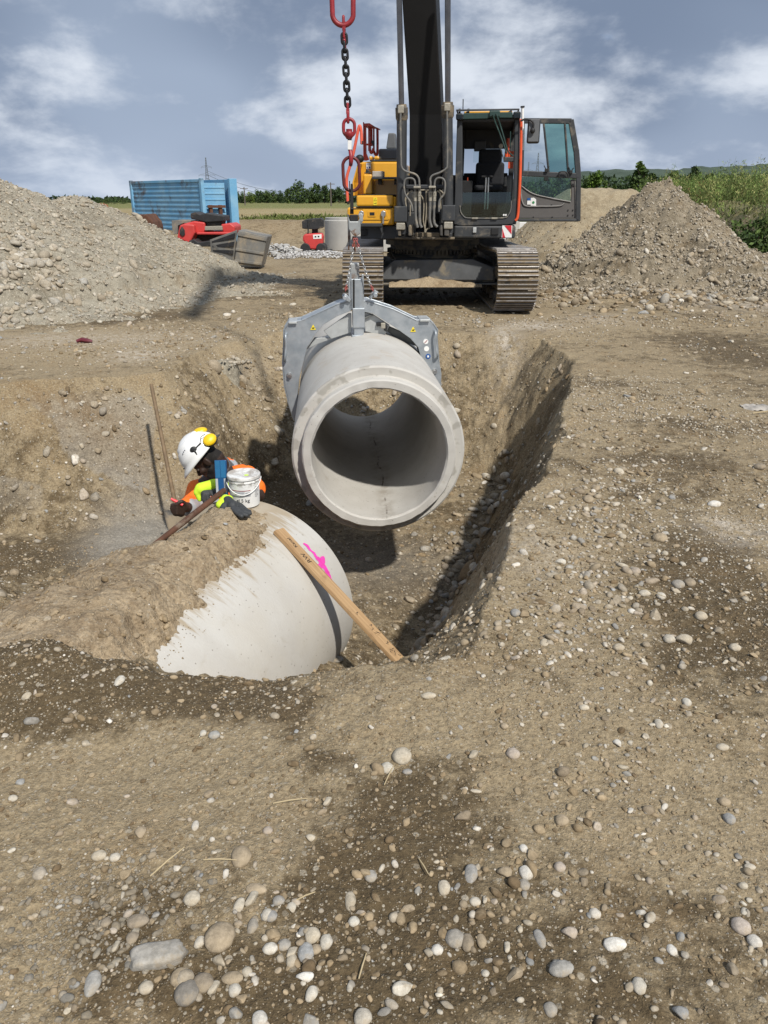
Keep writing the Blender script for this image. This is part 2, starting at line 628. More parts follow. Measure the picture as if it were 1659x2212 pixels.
def ground_h(x, y):
    x = np.asarray(x, float); y = np.asarray(y, float)
    z = np.zeros(x.shape)
    near = (np.abs(x) < 9.2) & (y > 1.9) & (y < 10.6)
    t = np.zeros(x.shape); dout = np.full(x.shape, 5.0)
    if near.any():
        a, b = pit_t(x[near], y[near])
        t[near] = a; dout[near] = b
    f = .88 * t + .12 * sstep(0, 1, t)
    fz = np.zeros(x.shape)
    if near.any():
        fz[near] = floor_z(x[near], y[near])
    z = z + f * fz
    wall = np.clip(4 * t * (1 - t), 0, 1)
    lump = fbm(x * 3.1, y * 3.1, None, 4, 5)
    lump2 = fbm(x * 11, y * 11, None, 3, 9)
    z = z + wall * (.06 * lump + .045 * lump2 + .022 * fbm(x * 27, y * 27, None, 2, 10) + .05 * (x < .4) * np.abs(fbm(x * 2.3 + 7, y * 6.0, None, 3, 12))) + .02 * t * lump2 * (1 - wall)
    # stepped clods in the trench walls
    z = z + wall * .035 * (x < .6) * np.abs(fbm(x * 5, y * 5, z * 6, 3, 15))
    # open ground
    fade = 1 - sstep(30, 80, y)
    open_ = 1 - np.clip(t * 3, 0, 1)
    z = z + open_ * fade * (.035 * fbm(x * .6, y * .6, None, 3, 21) + .016 * fbm(x * 2.4, y * 2.4, None, 3, 22)
                            + .010 * np.abs(fbm(x * 9, y * 9, None, 3, 23)) + .0045 * fbm(x * 31, y * 27, None, 2, 24)
                            + .016 * sstep(.0, .35, fbm(x * 1.3, y * 1.3, None, 3, 25)) * np.abs(fbm(x * 17, y * 17, None, 3, 26)))
    # ragged lip along the trench
    lip = np.exp(-(dout / .25) ** 2) * (t <= 0) * near
    z = z + lip * (.02 + .03 * lump)
    # heaped soil in front of the left track, churned ground to the right
    z = z + .17 * np.exp(-((x + .55) / 1.0) ** 2 - ((y - 11.0) / .55) ** 2) * (.8 + .4 * lump)
    churn = np.exp(-((x - 4.6) / 1.6) ** 2 - ((y - 13.6) / 1.6) ** 2)
    z = z + churn * (.06 + .13 * np.maximum(0, fbm(x * 1.9, y * 1.9, None, 4, 27)))
    # low rise of soil over the buried end of the pipe, dip in the foreground left
    z = z + .07 * np.exp(-((x + 1.5) / .8) ** 2 - ((y - 2.35) / .35) ** 2) - .04 * np.exp(-((x + .9) / .6) ** 2 - ((y - 2.0) / .3) ** 2)
    z = z - .13 * np.exp(-((x + .45) / .42) ** 2 - ((y - 2.75) / .45) ** 2)
    # rim of soil on the ledge left of the pipe
    z = z + bank(x, y) * (1 + .12 * fbm(x * .8, y * .8, None, 4, 31)) + .05 * sstep(.1, .5, bank(x, y)) * lump
    z = z + far_bank(x, y) * (1 + .15 * fbm(x * .9, y * .9, None, 3, 33))
    return z


def axis_steps(dense, lim, grow, end):
    v = [0.0]
    while v[-1] < end:
        a = v[-1]
        st = dense(a) if a < lim else max(dense(lim), (a - lim) * grow + dense(lim))
        v.append(a + st)
    return np.array(v)


def build_ground():
    xp = axis_steps(lambda a: .0105 + .0175 * min(1, max(0, (a - 1.1) / 3.2)), 5.0, .09, 900)
    xs = np.concatenate([-xp[:0:-1], xp])
    ys = axis_steps(lambda a: .0075 + .0020 * a, 11.0, .055, 1500) + .55
    ys = np.concatenate([[-300, -60, -15, -4, -1.2, -.3, .1, .35, .5], ys])
    X, Y = np.meshgrid(xs, ys)
    x, y = X.ravel(), Y.ravel()
    z = ground_h(x, y)
    nx, ny = len(xs), len(ys)
    i = np.arange(nx * ny).reshape(ny, nx)
    F = np.stack([i[:-1, :-1], i[:-1, 1:], i[1:, 1:], i[1:, :-1]], -1).reshape(-1, 4)

    damp_shade = np.full(x.shape, .30)
    def blob(lst, base, soft=1.0):
        for dx, dy, rx, ry, a in lst:
            c = atz(dx, dy, 0.0)
            k = (c - EYE).length
            px = k / 768 * KX
            e = abs(ray(dx, dy).z) / ray(dx, dy).length
            base += a * np.exp(-((x - c.x) / (rx * px)) ** 2 - ((y - c.y) / (ry * px / max(e, .12))) ** 2)
    blob([(150, 1460, 260, 55, .75), (480, 1490, 160, 45, .65), (640, 1560, 70, 45, .7), (60, 1560, 120, 40, .4), (300, 1690, 320, 90, -.35),
          (250, 1590, 200, 35, -.2), (860, 1800, 170, 120, .55), (780, 1960, 130, 90, .6), (960, 1700, 90, 60, .3), (1000, 2080, 240, 110, .45),
          (620, 1770, 120, 70, -.25), (90, 1880, 130, 110, -.45), (60, 2080, 110, 90, -.3), (250, 1990, 150, 80, .7), (560, 2150, 260, 60, .55),
          (780, 1580, 160, 50, -.45), (900, 1530, 200, 35, -.4), (1250, 1600, 260, 140, -.28), (1450, 1790, 220, 120, -.2), (1560, 2030, 120, 120, .25),
          (1620, 1330, 90, 120, .6), (1560, 1200, 120, 40, .3), (1480, 1270, 120, 60, .35), (1250, 1900, 160, 60, .15), (1150, 1760, 120, 50, .22), (1420, 1960, 160, 50, .2), (1350, 2120, 200, 60, .25), (1500, 1400, 90, 60, .4), (1180, 1480, 80, 30, .25), (1420, 1010, 220, 26, .35), (1300, 830, 120, 16, .3), (1400, 1060, 120, 20, .3), (840, 2120, 140, 60, .4), (700, 1640, 90, 40, .35), (1080, 1640, 70, 30, .2), (1350, 880, 330, 130, -.12), (1500, 930, 200, 30, .28), (1600, 760, 120, 60, .45), (1450, 640, 150, 25, .35),
          (1300, 700, 260, 25, -.15), (1250, 1240, 150, 130, -.2), (1380, 1450, 150, 90, .1), (420, 720, 330, 40, -.18), (250, 690, 260, 14, .45), (430, 640, 160, 10, .2),
          (650, 620, 130, 28, .25), (980, 640, 120, 10, .25), (100, 760, 200, 40, -.25)], damp_shade)  # boom's shadow streak put into the soil colour, then darker ground under the machine
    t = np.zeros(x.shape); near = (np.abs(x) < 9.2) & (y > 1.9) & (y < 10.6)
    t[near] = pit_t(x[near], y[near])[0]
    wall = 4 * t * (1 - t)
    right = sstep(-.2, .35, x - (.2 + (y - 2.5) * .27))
    damp_shade += right * wall * .50 + t * .20
    # darker soil at the foot of the left hand face and left of the hanging pipe
    damp_shade += .5 * np.exp(-((x + 2.6) / .5) ** 2 - ((y - 5.6) / .35) ** 2)
    damp_shade += .45 * np.exp(-((x + .9) / .6) ** 2 - ((y - 7.6) / .6) ** 2)
    grey = 1.0 * np.exp(-(((x + 2.0) / .55) ** 2 + ((y - 6.0) / .75) ** 2) ** 2) + .55 * np.exp(-((x + .1) / .7) ** 2 - ((y - 6.2) / .6) ** 2)
    grey += .55 * sstep(.2, .6, wall) * sstep(-1.2, -2.0, x) * sstep(6.0, 6.6, y) * (fbm(x * 1.1, y * 1.1, None, 2, 77) > -.05)
    pale = np.zeros(x.shape)
    blob([(190, 735, 210, 14, .55), (300, 770, 60, 12, .7), (1150, 705, 60, 10, 1.0), (1090, 725, 30, 15, .8), (1590, 660, 90, 12, .7), (1560, 1130, 60, 14, .6),
          (1600, 1160, 60, 20, .5), (1150, 1200, 90, 60, .35), (1290, 690, 60, 10, .5), (560, 610, 60, 10, .5)], pale)
    ochre = .75 * right * sstep(.05, .3, t) * sstep(.75, .35, t) + .5 * far_bank(x, y)
    ochre += .7 * np.exp(-((x + 3.0) / .9) ** 2 - ((y - 6.95) / .22) ** 2)
    fld = sstep(42, 50, y) * (1 - sstep(6, 10, x))
    grn = np.clip(.9 * np.exp(-((y - 44) / 5) ** 2) * (x < 2) + sstep(36, 42, y) * sstep(5, 8, x) + .5 * sstep(.5, 1.2, bank(x, y)), 0, 1)
    grn = np.clip(grn + .9 * sstep(120, 170, y), 0, 1)
    o = np_mesh('ground', np.stack([x, y, z], -1), F, M['soil'], attrs=dict(damp_shade=damp_shade, grey=np.clip(grey, 0, 1), pale=np.clip(pale, 0, 1), ochre=np.clip(ochre, 0, 1), field=fld, green=grn))
    o['kind'] = 'structure'
    tag(o, 'brown stony site ground with an open trench cut into it', 'ground')
    return o


build_ground()

# ================================================================== stones


def ico(sub):
    bm = bmesh.new()
    bmesh.ops.create_icosphere(bm, subdivisions=sub, radius=1.0)
    V = np.array([v.co[:] for v in bm.verts]); Fq = np.array([[v.index for v in f.verts] for f in bm.faces])
    bm.free()
    return V, Fq


def stone_variants(sub, n, seed, angular=0.0):
    V, Fq = ico(sub)
    out = []
    for k in range(n):
        o_ = seed * 31 + k * 7.3
        d = 1 + .22 * fbm(V[:, 0] * .9 + o_, V[:, 1] * .9, V[:, 2] * .9, 2, 3) + .07 * fbm(V[:, 0] * 2.6 + o_, V[:, 1] * 2.6, V[:, 2] * 2.6, 2, 4)
        W = V * d[:, None]
        if (k % 5) != 1 or angular:           # broken stones: cut by a few planes
            r_ = np.random.default_rng(seed * 100 + k)
            for _ in range(8):
                nn = r_.normal(size=3); nn /= np.linalg.norm(nn)
                c = r_.uniform(.42, .78)
                ex = W @ nn - c
                W = W - np.where(ex > 0, ex, 0)[:, None] * nn * .92
        out.append(W)
    return out, Fq


LOD = {0: stone_variants(1, 6, 1), 1: stone_variants(2, 8, 2), 2: stone_variants(3, 10, 3)}
STONE_COL = np.array([(.50, .45, .36), (.56, .52, .44), (.44, .39, .31), (.37, .355, .32), (.31, .315, .31), (.38, .31, .22), (.45, .39, .32), (.33, .28, .21), (.26, .21, .15), (.62, .58, .51)])
CLOD_COL = np.array([(.30, .23, .145), (.24, .18, .108), (.34, .265, .17), (.17, .122, .07)])


def rot_to(nrm, yaw, tilt):
    """batch of 3x3 rotations whose z leans to nrm"""
    n = nrm + tilt
    n /= np.linalg.norm(n, axis=1)[:, None]
    ref = np.stack([np.cos(yaw), np.sin(yaw), np.zeros_like(yaw)], -1)
    x = np.cross(ref, n); x /= np.linalg.norm(x, axis=1)[:, None] + 1e-9
    y = np.cross(n, x)
    return np.stack([x, y, n], -1)


def stone_field(name, pos, rad, nrm, colr, flat=(.5, .85), parent=None, label=None, mat=None, bury=.26, r_=None):
    r_ = r_ or rng
    N = len(pos)
    dist = np.linalg.norm(pos - np.array(EYE), axis=1)
    app = rad / dist
    lod = np.where(app > .0075, 2, np.where(app > .0028, 1, 0))
    sc3 = np.stack([rad * r_.uniform(.85, 1.45, N), rad * r_.uniform(.75, 1.05, N), rad * r_.uniform(*flat, N)], -1)
    Rm = rot_to(nrm, r_.uniform(0, 6.283, N), r_.normal(0, .22, (N, 3)))
    cen = pos + nrm * (sc3[:, 2] * (1 - 2 * bury))[:, None] * .7
    Vs, Fs, Cs, off = [], [], [], 0
    for L in (0, 1, 2):
        var, Fq = LOD[L]
        pick = r_.integers(0, len(var), N)
        for k in range(len(var)):
            idx = np.where((lod == L) & (pick == k))[0]
            if not len(idx):
                continue
            W = var[k][None] * sc3[idx][:, None, :]
            W = np.einsum('nij,nvj->nvi', Rm[idx], W) + cen[idx][:, None, :]
            nv = W.shape[1]
            Vs.append(W.reshape(-1, 3))
            Fs.append((Fq[None] + (np.arange(len(idx)) * nv + off)[:, None, None]).reshape(-1, 3))
            Cs.append(np.repeat(colr[idx], nv, 0))
            off += nv * len(idx)
    V = np.concatenate(Vs); Fq = np.concatenate(Fs); C = np.concatenate(Cs)
    C = np.concatenate([C, np.ones((len(C), 1))], 1)
    o = np_mesh(name, V, Fq, mat or M['stone'], parent, True, None, None, C)
    o['kind'] = 'stuff'
    if label and parent is None:
        tag(o, label, 'gravel')
    return o


def normals(hf, x, y, e=.03):
    dx = (hf(x + e, y) - hf(x - e, y)) / (2 * e); dy = (hf(x, y + e) - hf(x, y - e)) / (2 * e)
    n = np.stack([-dx, -dy, np.ones_like(dx)], -1)
    return n / np.linalg.norm(n, axis=1)[:, None]


def radii(n, lo, hi, p, r_=None):
    r_ = r_ or rng
    u = r_.uniform(0, 1, n)
    return (lo ** -p + u * (hi ** -p - lo ** -p)) ** (-1 / p)


def colours(n, clod, r_=None, damp_shade=None):
    r_ = r_ or rng
    c = STONE_COL[r_.integers(0, len(STONE_COL), n)] * r_.uniform(.75, 1.1, (n, 1))
    d = CLOD_COL[r_.integers(0, len(CLOD_COL), n)] * r_.uniform(.8, 1.1, (n, 1))
    # many stones carry soil
    mixf = r_.uniform(0, .75, (n, 1)) ** 1.2
    c = c * (1 - mixf) + np.array([.27, .215, .145]) * mixf
    return np.where((r_.uniform(0, 1, n) < clod)[:, None], d, c)


def pebble_cover():
    P, Rr, Cc = [], [], []

    def put(n, xr, yr, lo, hi, p, clod, dens):
        x = rng.uniform(*xr, n); y = rng.uniform(*yr, n)
        k = rng.uniform(0, 1, n) < dens(x, y)
        x, y = x[k], y[k]
        P.append(np.stack([x, y, ground_h(x, y)], -1)); Rr.append(radii(len(x), lo, hi, p)); Cc.append(colours(len(x), clod))

    clump = lambda x, y, s=1.3, sd=61: sstep(-.15, .4, fbm(x * s, y * s, None, 4, sd))
    # fine grit close by
    put(26000, (-1.9, 1.9), (.85, 2.6), .0025, .009, 2.2, .62, lambda x, y: (.35 + .65 * clump(x, y)) * (np.abs(x) < .35 + .62 * y))
    put(2600, (-2.0, 2.0), (.85, 3.0), .007, .020, 2.6, .4, lambda x, y: (.2 + .8 * clump(x, y, 1.7, 63)) * (np.abs(x) < .35 + .62 * y))
    put(20000, (-3.2, 3.6), (2.4, 5.8), .004, .016, 2.5, .5, lambda x, y: (.25 + .75 * clump(x, y, 1.1, 64)) * (np.abs(x) < .4 + .62 * y))
    put(30000, (-2.6, 2.9), (.85, 4.2), .0022, .0085, 2.2, 1.0, lambda x, y: (.2 + .8 * clump(x, y, 1.9, 71)) * (np.abs(x) < .4 + .62 * y))
    put(9000, (-2.6, 3.2), (1.2, 5.5), .006, .022, 2.6, 1.0, lambda x, y: clump(x, y, 1.3, 72) ** 2 * (np.abs(x) < .4 + .62 * y))
    # cobbly strip along the right lip and the foreground clusters
    def strip(x, y):
        return np.exp(-((x - (.75 + (y - 2.6) * .36)) / .33) ** 2) * sstep(2.3, 2.8, y) * sstep(5.2, 4.0, y)
    put(5200, (.2, 2.4), (2.3, 5.0), .008, .028, 2.1, .22, strip)
    def clusters(x, y):
        d = 0
        for dx, dy, r_, a in ((560, 1970, 70, .9), (230, 1960, 130, .7), (650, 2040, 80, .8), (480, 2130, 150, .6), (1000, 2000, 120, .45), (1080, 2030, 60, .6), (1120, 1880, 90, .4), (1040, 2120, 90, .6), (620, 1470, 60, .7), (500, 1440, 70, .7), (1350, 1890, 80, .4), (1330, 1720, 80, .4), (1300, 1350, 160, .5), (1260, 2030, 80, .4)):
            c = atz(dx, dy); k = (c - EYE).length / 768 * KX
            e = max(.2, abs(ray(dx, dy).z) / ray(dx, dy).length)
            d = d + a * np.exp(-((x - c.x) / (r_ * k)) ** 2 - ((y - c.y) / (r_ * k / e)) ** 2)
        return np.clip(d, 0, 1)
    put(8000, (-1.6, 2.4), (.85, 3.2), .005, .018, 2.1, .2, clusters)
    # pale crushed gravel trodden into the ground on the right
    put(22000, (.3, 4.6), (1.4, 7.5), .0045, .015, 2.2, .0, lambda x, y: (pit_t(x, y)[0] < .03) * (.08 + .92 * clump(x, y, 1.0, 73)) * sstep(.1, .9, x - .12 * y) * (np.abs(x) < .4 + .6 * y))
    Cc[-1] = Cc[-1] * .55 + np.array([.55, .51, .43]) * .45
    # a drift of grey brown broken gravel at the lower left
    n0 = len(Cc)
    def drift(x, y):
        c = atz(215, 1990); k = (c - EYE).length / 768 * KX
        e = abs(ray(215, 1990).z) / ray(215, 1990).length
        return np.exp(-(((x - c.x) / (150 * k)) ** 2 + ((y - c.y) / (105 * k / e)) ** 2) ** 1.5)
    put(9000, (-1.3, -.2), (.85, 2.0), .0035, .013, 2.0, .0, drift)
    Cc[-1] = Cc[-1] * .40 + np.array([.15, .132, .10]) * .60
    # trench walls and floor
    def pit(x, y):
        t = pit_t(x, y)[0]
        wl = 4 * t * (1 - t)
        fl = (t > .97)
        face = (y > 6.0)
        grey = np.exp(-(((x + 2.0) / .58) ** 2 + ((y - 6.0) / .8) ** 2) ** 2)
        pipe = np.exp(-((x + 1.1) / .75) ** 2 - ((y - 3.6) / .8) ** 2)
        return np.clip(np.where(fl, .16 + .5 * clump(x, y, 1.6, 65) * (x > .1), (.35 + .65 * clump(x, y, .9, 66)) * np.where(face & (x < .9), 1, .28) * sstep(.0, .12, t)), 0, 1) * (1 - .95 * grey) * (1 - .9 * pipe)
    put(36000, (-5.2, 2.2), (2.6, 10.3), .0095, .032, 2.5, .25, pit)
    put(1100, (-5.2, 2.2), (4.3, 10.3), .03, .075, 2.4, .05, lambda x, y: pit(x, y) * (.3 + .7 * (y > 5.8)))
    put(1000, (-.4, 1.6), (3.8, 8.6), .03, .07, 2.0, .02, lambda x, y: (pit_t(x, y)[0] > .72) * np.clip((x - (-.35 + (y - 4) * .30)) * 1.7, 0, 1))
    # open ground round the trench and beyond
    def opn(x, y):
        return (pit_t(x, y)[0] < .03) * (.15 + .85 * clump(x, y, .8, 67)) * (np.abs(x) < .6 + .6 * y)
    put(15000, (-5.5, 6.2), (5.0, 11.5), .010, .034, 2.4, .3, opn)
    put(9000, (-7, 9.5), (10.5, 18), .014, .055, 2.3, .25, lambda x, y: (.15 + .85 * clump(x, y, .6, 68)) * (np.abs(x) < .6 + .56 * y))
    put(2500, (2.6, 7.5), (11.5, 16), .03, .10, 2.0, .4, lambda x, y: np.exp(-((x - 4.8) / 1.5) ** 2 - ((y - 13.8) / 1.5) ** 2))
    put(2200, (-5.7, -1.5), (9.8, 13.5), .025, .075, 2.0, .1, lambda x, y: np.exp(-((y - (11.2 + (x + 5.6) * 1.5)) / 1.0) ** 2))
    put(3000, (6.8, 11), (13, 26), .02, .09, 2.0, .3, lambda x, y: sstep(.0, .2, bank(x, y)) * sstep(1.3, .5, bank(x, y)))
    P = np.concatenate(P); Rr = np.concatenate(Rr); Cc = np.concatenate(Cc)
    nr = normals(ground_h, P[:, 0], P[:, 1])
    stone_field('gravel', P, Rr, nr, Cc, label='loose gravel, pebbles and clods strewn over the site ground')


pebble_cover()

TINT = dict(cream=(.52, .47, .38), pale=(.60, .57, .50), grey=(.36, .355, .335), bluish=(.30, .315, .325), tan=(.38, .31, .22), dark=(.14, .15, .16), taupe=(.26, .22, .17), pink=(.49, .43, .38), white=(.66, .64, .59))
TINT_WORD = dict(cream='cream', pale='pale', grey='grey', bluish='blue-grey', tan='tan', dark='dark slate', taupe='dull brown', pink='pinkish', white='whitish')


def cobbles():
    A = lambda cx, cy: (cx * .496, 1426.4 + cy * .496)
    B = lambda cx, cy: (822.9 + cx * .504, 1426.4 + cy * .504)
    D = lambda cx, cy: (987.5 + cx * .4047, 658.3 + cy * .4047)
    L = []
    for cx, cy, w, h, c in ((835, 1043, 66, 58, 'cream'), (955, 1215, 118, 112, 'tan'), (690, 1300, 200, 105, 'taupe'), (1095, 1045, 66, 64, 'cream'), (1040, 1072, 42, 66, 'cream'), (1115, 1000, 88, 40, 'tan'),
                            (1165, 1112, 50, 42, 'pale'), (1213, 1050, 50, 36, 'bluish'), (1268, 1075, 36, 54, 'pale'), (1100, 1160, 42, 58, 'grey'), (1180, 1118, 50, 44, 'bluish'), (1175, 1260, 60, 44, 'pale'),
                            (1235, 1245, 56, 44, 'grey'), (1270, 1275, 72, 36, 'cream'), (1330, 1278, 64, 80, 'bluish'), (1360, 1202, 64, 56, 'cream'), (1420, 1230, 52, 54, 'pale'), (1375, 1262, 44, 36, 'tan'),
                            (1325, 1382, 66, 44, 'white'), (790, 1385, 84, 60, 'tan'), (880, 1412, 84, 70, 'taupe'), (635, 1430, 56, 46, 'cream'), (812, 1455, 92, 90, 'dark'), (930, 1432, 60, 50, 'cream'), (1010, 1388, 84, 46, 'tan'),
                            (1022, 1440, 50, 44, 'pale'), (1357, 1455, 46, 56, 'pale'), (600, 1140, 86, 46, 'taupe'), (575, 1210, 46, 64, 'taupe'), (1525, 1050, 46, 84, 'cream'), (1540, 1142, 46, 40, 'pale'), (1613, 945, 52, 50, 'grey'),
                            (850, 723, 30, 46, 'white'), (1425, 620, 50, 40, 'cream'), (932, 330, 50, 36, 'grey'), (885, 320, 30, 26, 'pale'), (522, 92, 40, 46, 'pale'), (405, 1410, 60, 84, 'grey'), (1350, 775, 40, 34, 'cream'), (1050, 862, 84, 80, 'tan'),
                            (500, 862, 44, 34, 'pale'), (430, 855, 60, 40, 'cream'), (1165, 745, 42, 34, 'pink'), (505, 1250, 40, 40, 'cream'), (460, 1145, 40, 36, 'taupe'), (1580, 1560, 70, 60, 'pale'), (1130, 1570, 60, 60, 'white'), (870, 1230, 40, 44, 'pale'), (610, 750, 44, 60, 'tan'), (1270, 1310, 44, 50, 'cream')):
        L.append((*A(cx, cy), w * .496, h * .496, c, 'foreground'))
    for cx, cy, w, h, c in ((88, 417, 82, 76, 'cream'), (25, 467, 56, 52, 'pale'), (112, 480, 42, 24, 'bluish'), (395, 410, 62, 40, 'cream'), (202, 155, 66, 30, 'cream'), (775, 690, 56, 42, 'tan'), (622, 915, 60, 52, 'white'),
                            (385, 918, 56, 76, 'bluish'), (527, 912, 56, 54, 'tan'), (270, 978, 52, 56, 'cream'), (612, 966, 46, 46, 'grey'), (765, 890, 46, 40, 'pink'), (402, 1038, 46, 36, 'pale'), (445, 1030, 36, 30, 'cream'), (315, 1200, 76, 70, 'grey'),
                            (370, 1212, 50, 64, 'taupe'), (430, 1205, 40, 50, 'tan'), (680, 1195, 42, 70, 'bluish'), (805, 1170, 56, 52, 'pink'), (1000, 1222, 90, 46, 'white'), (770, 1328, 96, 56, 'grey'), (1540, 1146, 66, 60, 'pink'), (915, 1090, 46, 40, 'white'),
                            (1068, 648, 42, 24, 'white'), (1462, 376, 50, 28, 'cream'), (1310, 183, 36, 34, 'pale'), (1492, 683, 46, 38, 'bluish'), (725, 1500, 52, 46, 'grey'), (1280, 1510, 52, 50, 'bluish'), (1600, 1212, 52, 46, 'white'),
                            (1105, 1400, 52, 60, 'pale'), (1245, 1245, 36, 40, 'white'), (240, 1245, 46, 40, 'white'), (540, 1235, 44, 40, 'cream'), (565, 405, 56, 50, 'pink'), (1580, 888, 44, 22, 'pale'), (610, 808, 34, 28, 'white'), (1190, 275, 36, 40, 'pale'), (1010, 355, 30, 50, 'white'), (870, 205, 44, 24, 'cream'), (1470, 610, 46, 34, 'tan'), (405, 562, 50, 16, 'cream')):
        L.append((*B(cx, cy), w * .504, h * .504, c, 'front'))
    for cx, cy, w, h, c in ((697, 1043, 58, 58, 'tan'), (555, 1063, 44, 38, 'white'), (1080, 1252, 76, 54, 'tan'), (1178, 1500, 68, 42, 'grey'), (1240, 1490, 62, 38, 'taupe'), (950, 1428, 56, 36, 'pink'), (1205, 1795, 80, 60, 'cream'), (1130, 1790, 62, 40, 'pale'),
                            (530, 1003, 42, 24, 'white'), (1612, 870, 60, 34, 'taupe'), (1370, 1070, 70, 36, 'white'), (1620, 1080, 54, 30, 'white'), (880, 1240, 40, 36, 'cream'), (1000, 1545, 66, 30, 'pale'), (1088, 1560, 48, 36, 'pale'), (310, 1650, 56, 40, 'bluish'), (550, 1380, 56, 36, 'pale'), (1300, 1668, 64, 40, 'cream'), (930, 1640, 40, 30, 'white'), (1480, 1835, 56, 40, 'cream'), (860, 1835, 60, 40, 'cream'), (1460, 202, 36, 30, 'pale')):
        L.append((*D(cx, cy), w * .4047, h * .4047, c, 'shoulder'))
    where = dict(foreground='on the trodden earth at the lower left', front='on the stony ground at the lower right', shoulder='on the ground right of the trench')
    var, Fq = LOD[2]
    for k, (dx, dy, w, h, c, zone) in enumerate(L):
        p = atz(dx, dy, 0.0)
        for _ in range(3):
            p = atz(dx, dy, float(ground_h(np.array([p.x]), np.array([p.y]))[0]))
        d = (p - EYE).length / 768 * KX
        rw = w * d / 2; e = max(.45, abs(ray(dx, dy).z) / ray(dx, dy).length)
        ry = min(h * d / 2 / (.35 + .65 * e), rw * 1.9)
        rz = min(rw, ry) * (.22 if (w > 110 or (c == 'grey' and h > 70)) else .62)
        V = var[(1 + 5 * (k % 2)) % len(var) if k % 5 not in (1, 3) else k % len(var)] * np.array([rw, ry, rz])
        if w > 90 and c == 'taupe':
            B0, _ = ico(3)
            B0 = np.sign(B0) * np.abs(B0) ** .5
            B0 = B0 * (1 + .34 * fbm(B0[:, 0] * 1.7, B0[:, 1] * 1.7, B0[:, 2] * 1.7, 3, 611))[:, None]
            V = B0 * np.array([rw * .95, ry * .72, rz * .9]) + np.array([0, .25, 0]) * (B0[:, :1] * ry)
        a = rng.uniform(-.25, .25)
        V = V @ np.array([[math.cos(a), math.sin(a), 0], [-math.sin(a), math.cos(a), 0], [0, 0, 1]])
        big = max(w, h)
        name = 'rock' if big > 50 else 'cobble'
        size = 'large' if big > 50 else ('small' if big < 21 else 'medium')
        shape = 'flat slab of stone' if big > 100 else ('long cobble' if max(w, h) / min(w, h) > 1.6 else 'rounded cobble')
        dm = rng.uniform(.05, .45)
        if w > 90 and c == 'taupe': c, dm = 'grey', .25
        col = (np.array(TINT[c]) * (1 - dm) + np.array([.31, .245, .16]) * dm) * rng.uniform(.88, 1.05)
        C = np.tile(np.array([*col, 1]), (len(V), 1))
        o = np_mesh(name, V, Fq, M['stone'], None, True, None, None, C)
        o.location = (p.x, p.y, p.z + rz * .34)
        tag(o, f'{size} {TINT_WORD[c]} {shape} lying {where[zone]}', 'stone', 'loose cobbles on the site ground')


cobbles()

# ================================================================== heaps
def heap(name, label, cones, x0, x1, y0, y1, step, seed, stones, rough=1.0, mat=None, tint=None):
    """a heap as the top of several cones, with its stones"""
    def hf(x, y):
        z = np.full(np.asarray(x).shape, -9.0)
        wx = x + .16 * fbm(x * .9, y * .9, None, 3, seed); wy = y + .16 * fbm(x * .9 + 9, y * .9, None, 3, seed + 1)
        for (cx, cy, hh, sl, flat) in cones:
            d = np.hypot(wx - cx, wy - cy)
            d = np.maximum(0, d - flat)
            c = hh - sl * np.sqrt(d * d + .03)
            c = np.where(c < .35, .35 * np.exp((np.minimum(c, .35) - .35) / .5) - .12, c)
            z = np.maximum(z, c)
        z = z + rough * (.07 * fbm(x * 1.6, y * 1.6, None, 4, seed + 2) + .05 * np.abs(fbm(x * 4, y * 4, None, 3, seed + 3)) + .022 * fbm(x * 11, y * 11, None, 2, seed + 4))
        return z - .02
    xs = np.arange(x0, x1, step); ys = np.arange(y0, y1, step)
    X, Y = np.meshgrid(xs, ys)
    x, y = X.ravel(), Y.ravel()
    z = hf(x, y)
    g = ground_h(x, y)
    i = np.arange(len(x)).reshape(len(ys), len(xs))
    Fq = np.stack([i[:-1, :-1], i[:-1, 1:], i[1:, 1:], i[1:, :-1]], -1).reshape(-1, 4)
    bx = (X == xs[0]) | (X == xs[-1]) | (Y == ys[0]) | (Y == ys[-1])
    z = np.where(bx.ravel(), np.minimum(z, g - .1), z)
    keep = (z > g - .15)
    Fq = Fq[keep[Fq].any(1)]
    used = np.unique(Fq); remap = np.full(len(x), -1); remap[used] = np.arange(len(used))
    V = np.stack([x, y, np.maximum(z, g - .2)], -1)[used]
    o = np_mesh(name, V, remap[Fq], mat or M['heap_soil'])
    tag(o, label, 'heap')
    P, Rr, Cc = [], [], []
    r_ = np.random.default_rng(seed)
    for (n, lo, hi, p, clod, dens) in stones:
        sx = r_.uniform(x0, x1, n); sy = r_.uniform(y0, y1, n)
        sz = hf(sx, sy)
        k = (sz > ground_h(sx, sy) + .0) & (r_.uniform(0, 1, n) < dens(sx, sy, sz))
        P.append(np.stack([sx, sy, sz], -1)[k]); Rr.append(radii(k.sum(), lo, hi, p, r_)); Cc.append(colours(k.sum(), clod, r_))
    if tint is not None:
        Cc = [c_ * (1 - tint[3]) + np.array(tint[:3]) * tint[3] for c_ in Cc]
    P = np.concatenate(P)
    nr = normals(hf, P[:, 0], P[:, 1], .06)
    stone_field('stones', P, np.concatenate(Rr), nr, np.concatenate(Cc), parent=o, r_=r_, bury=.3)
    return o


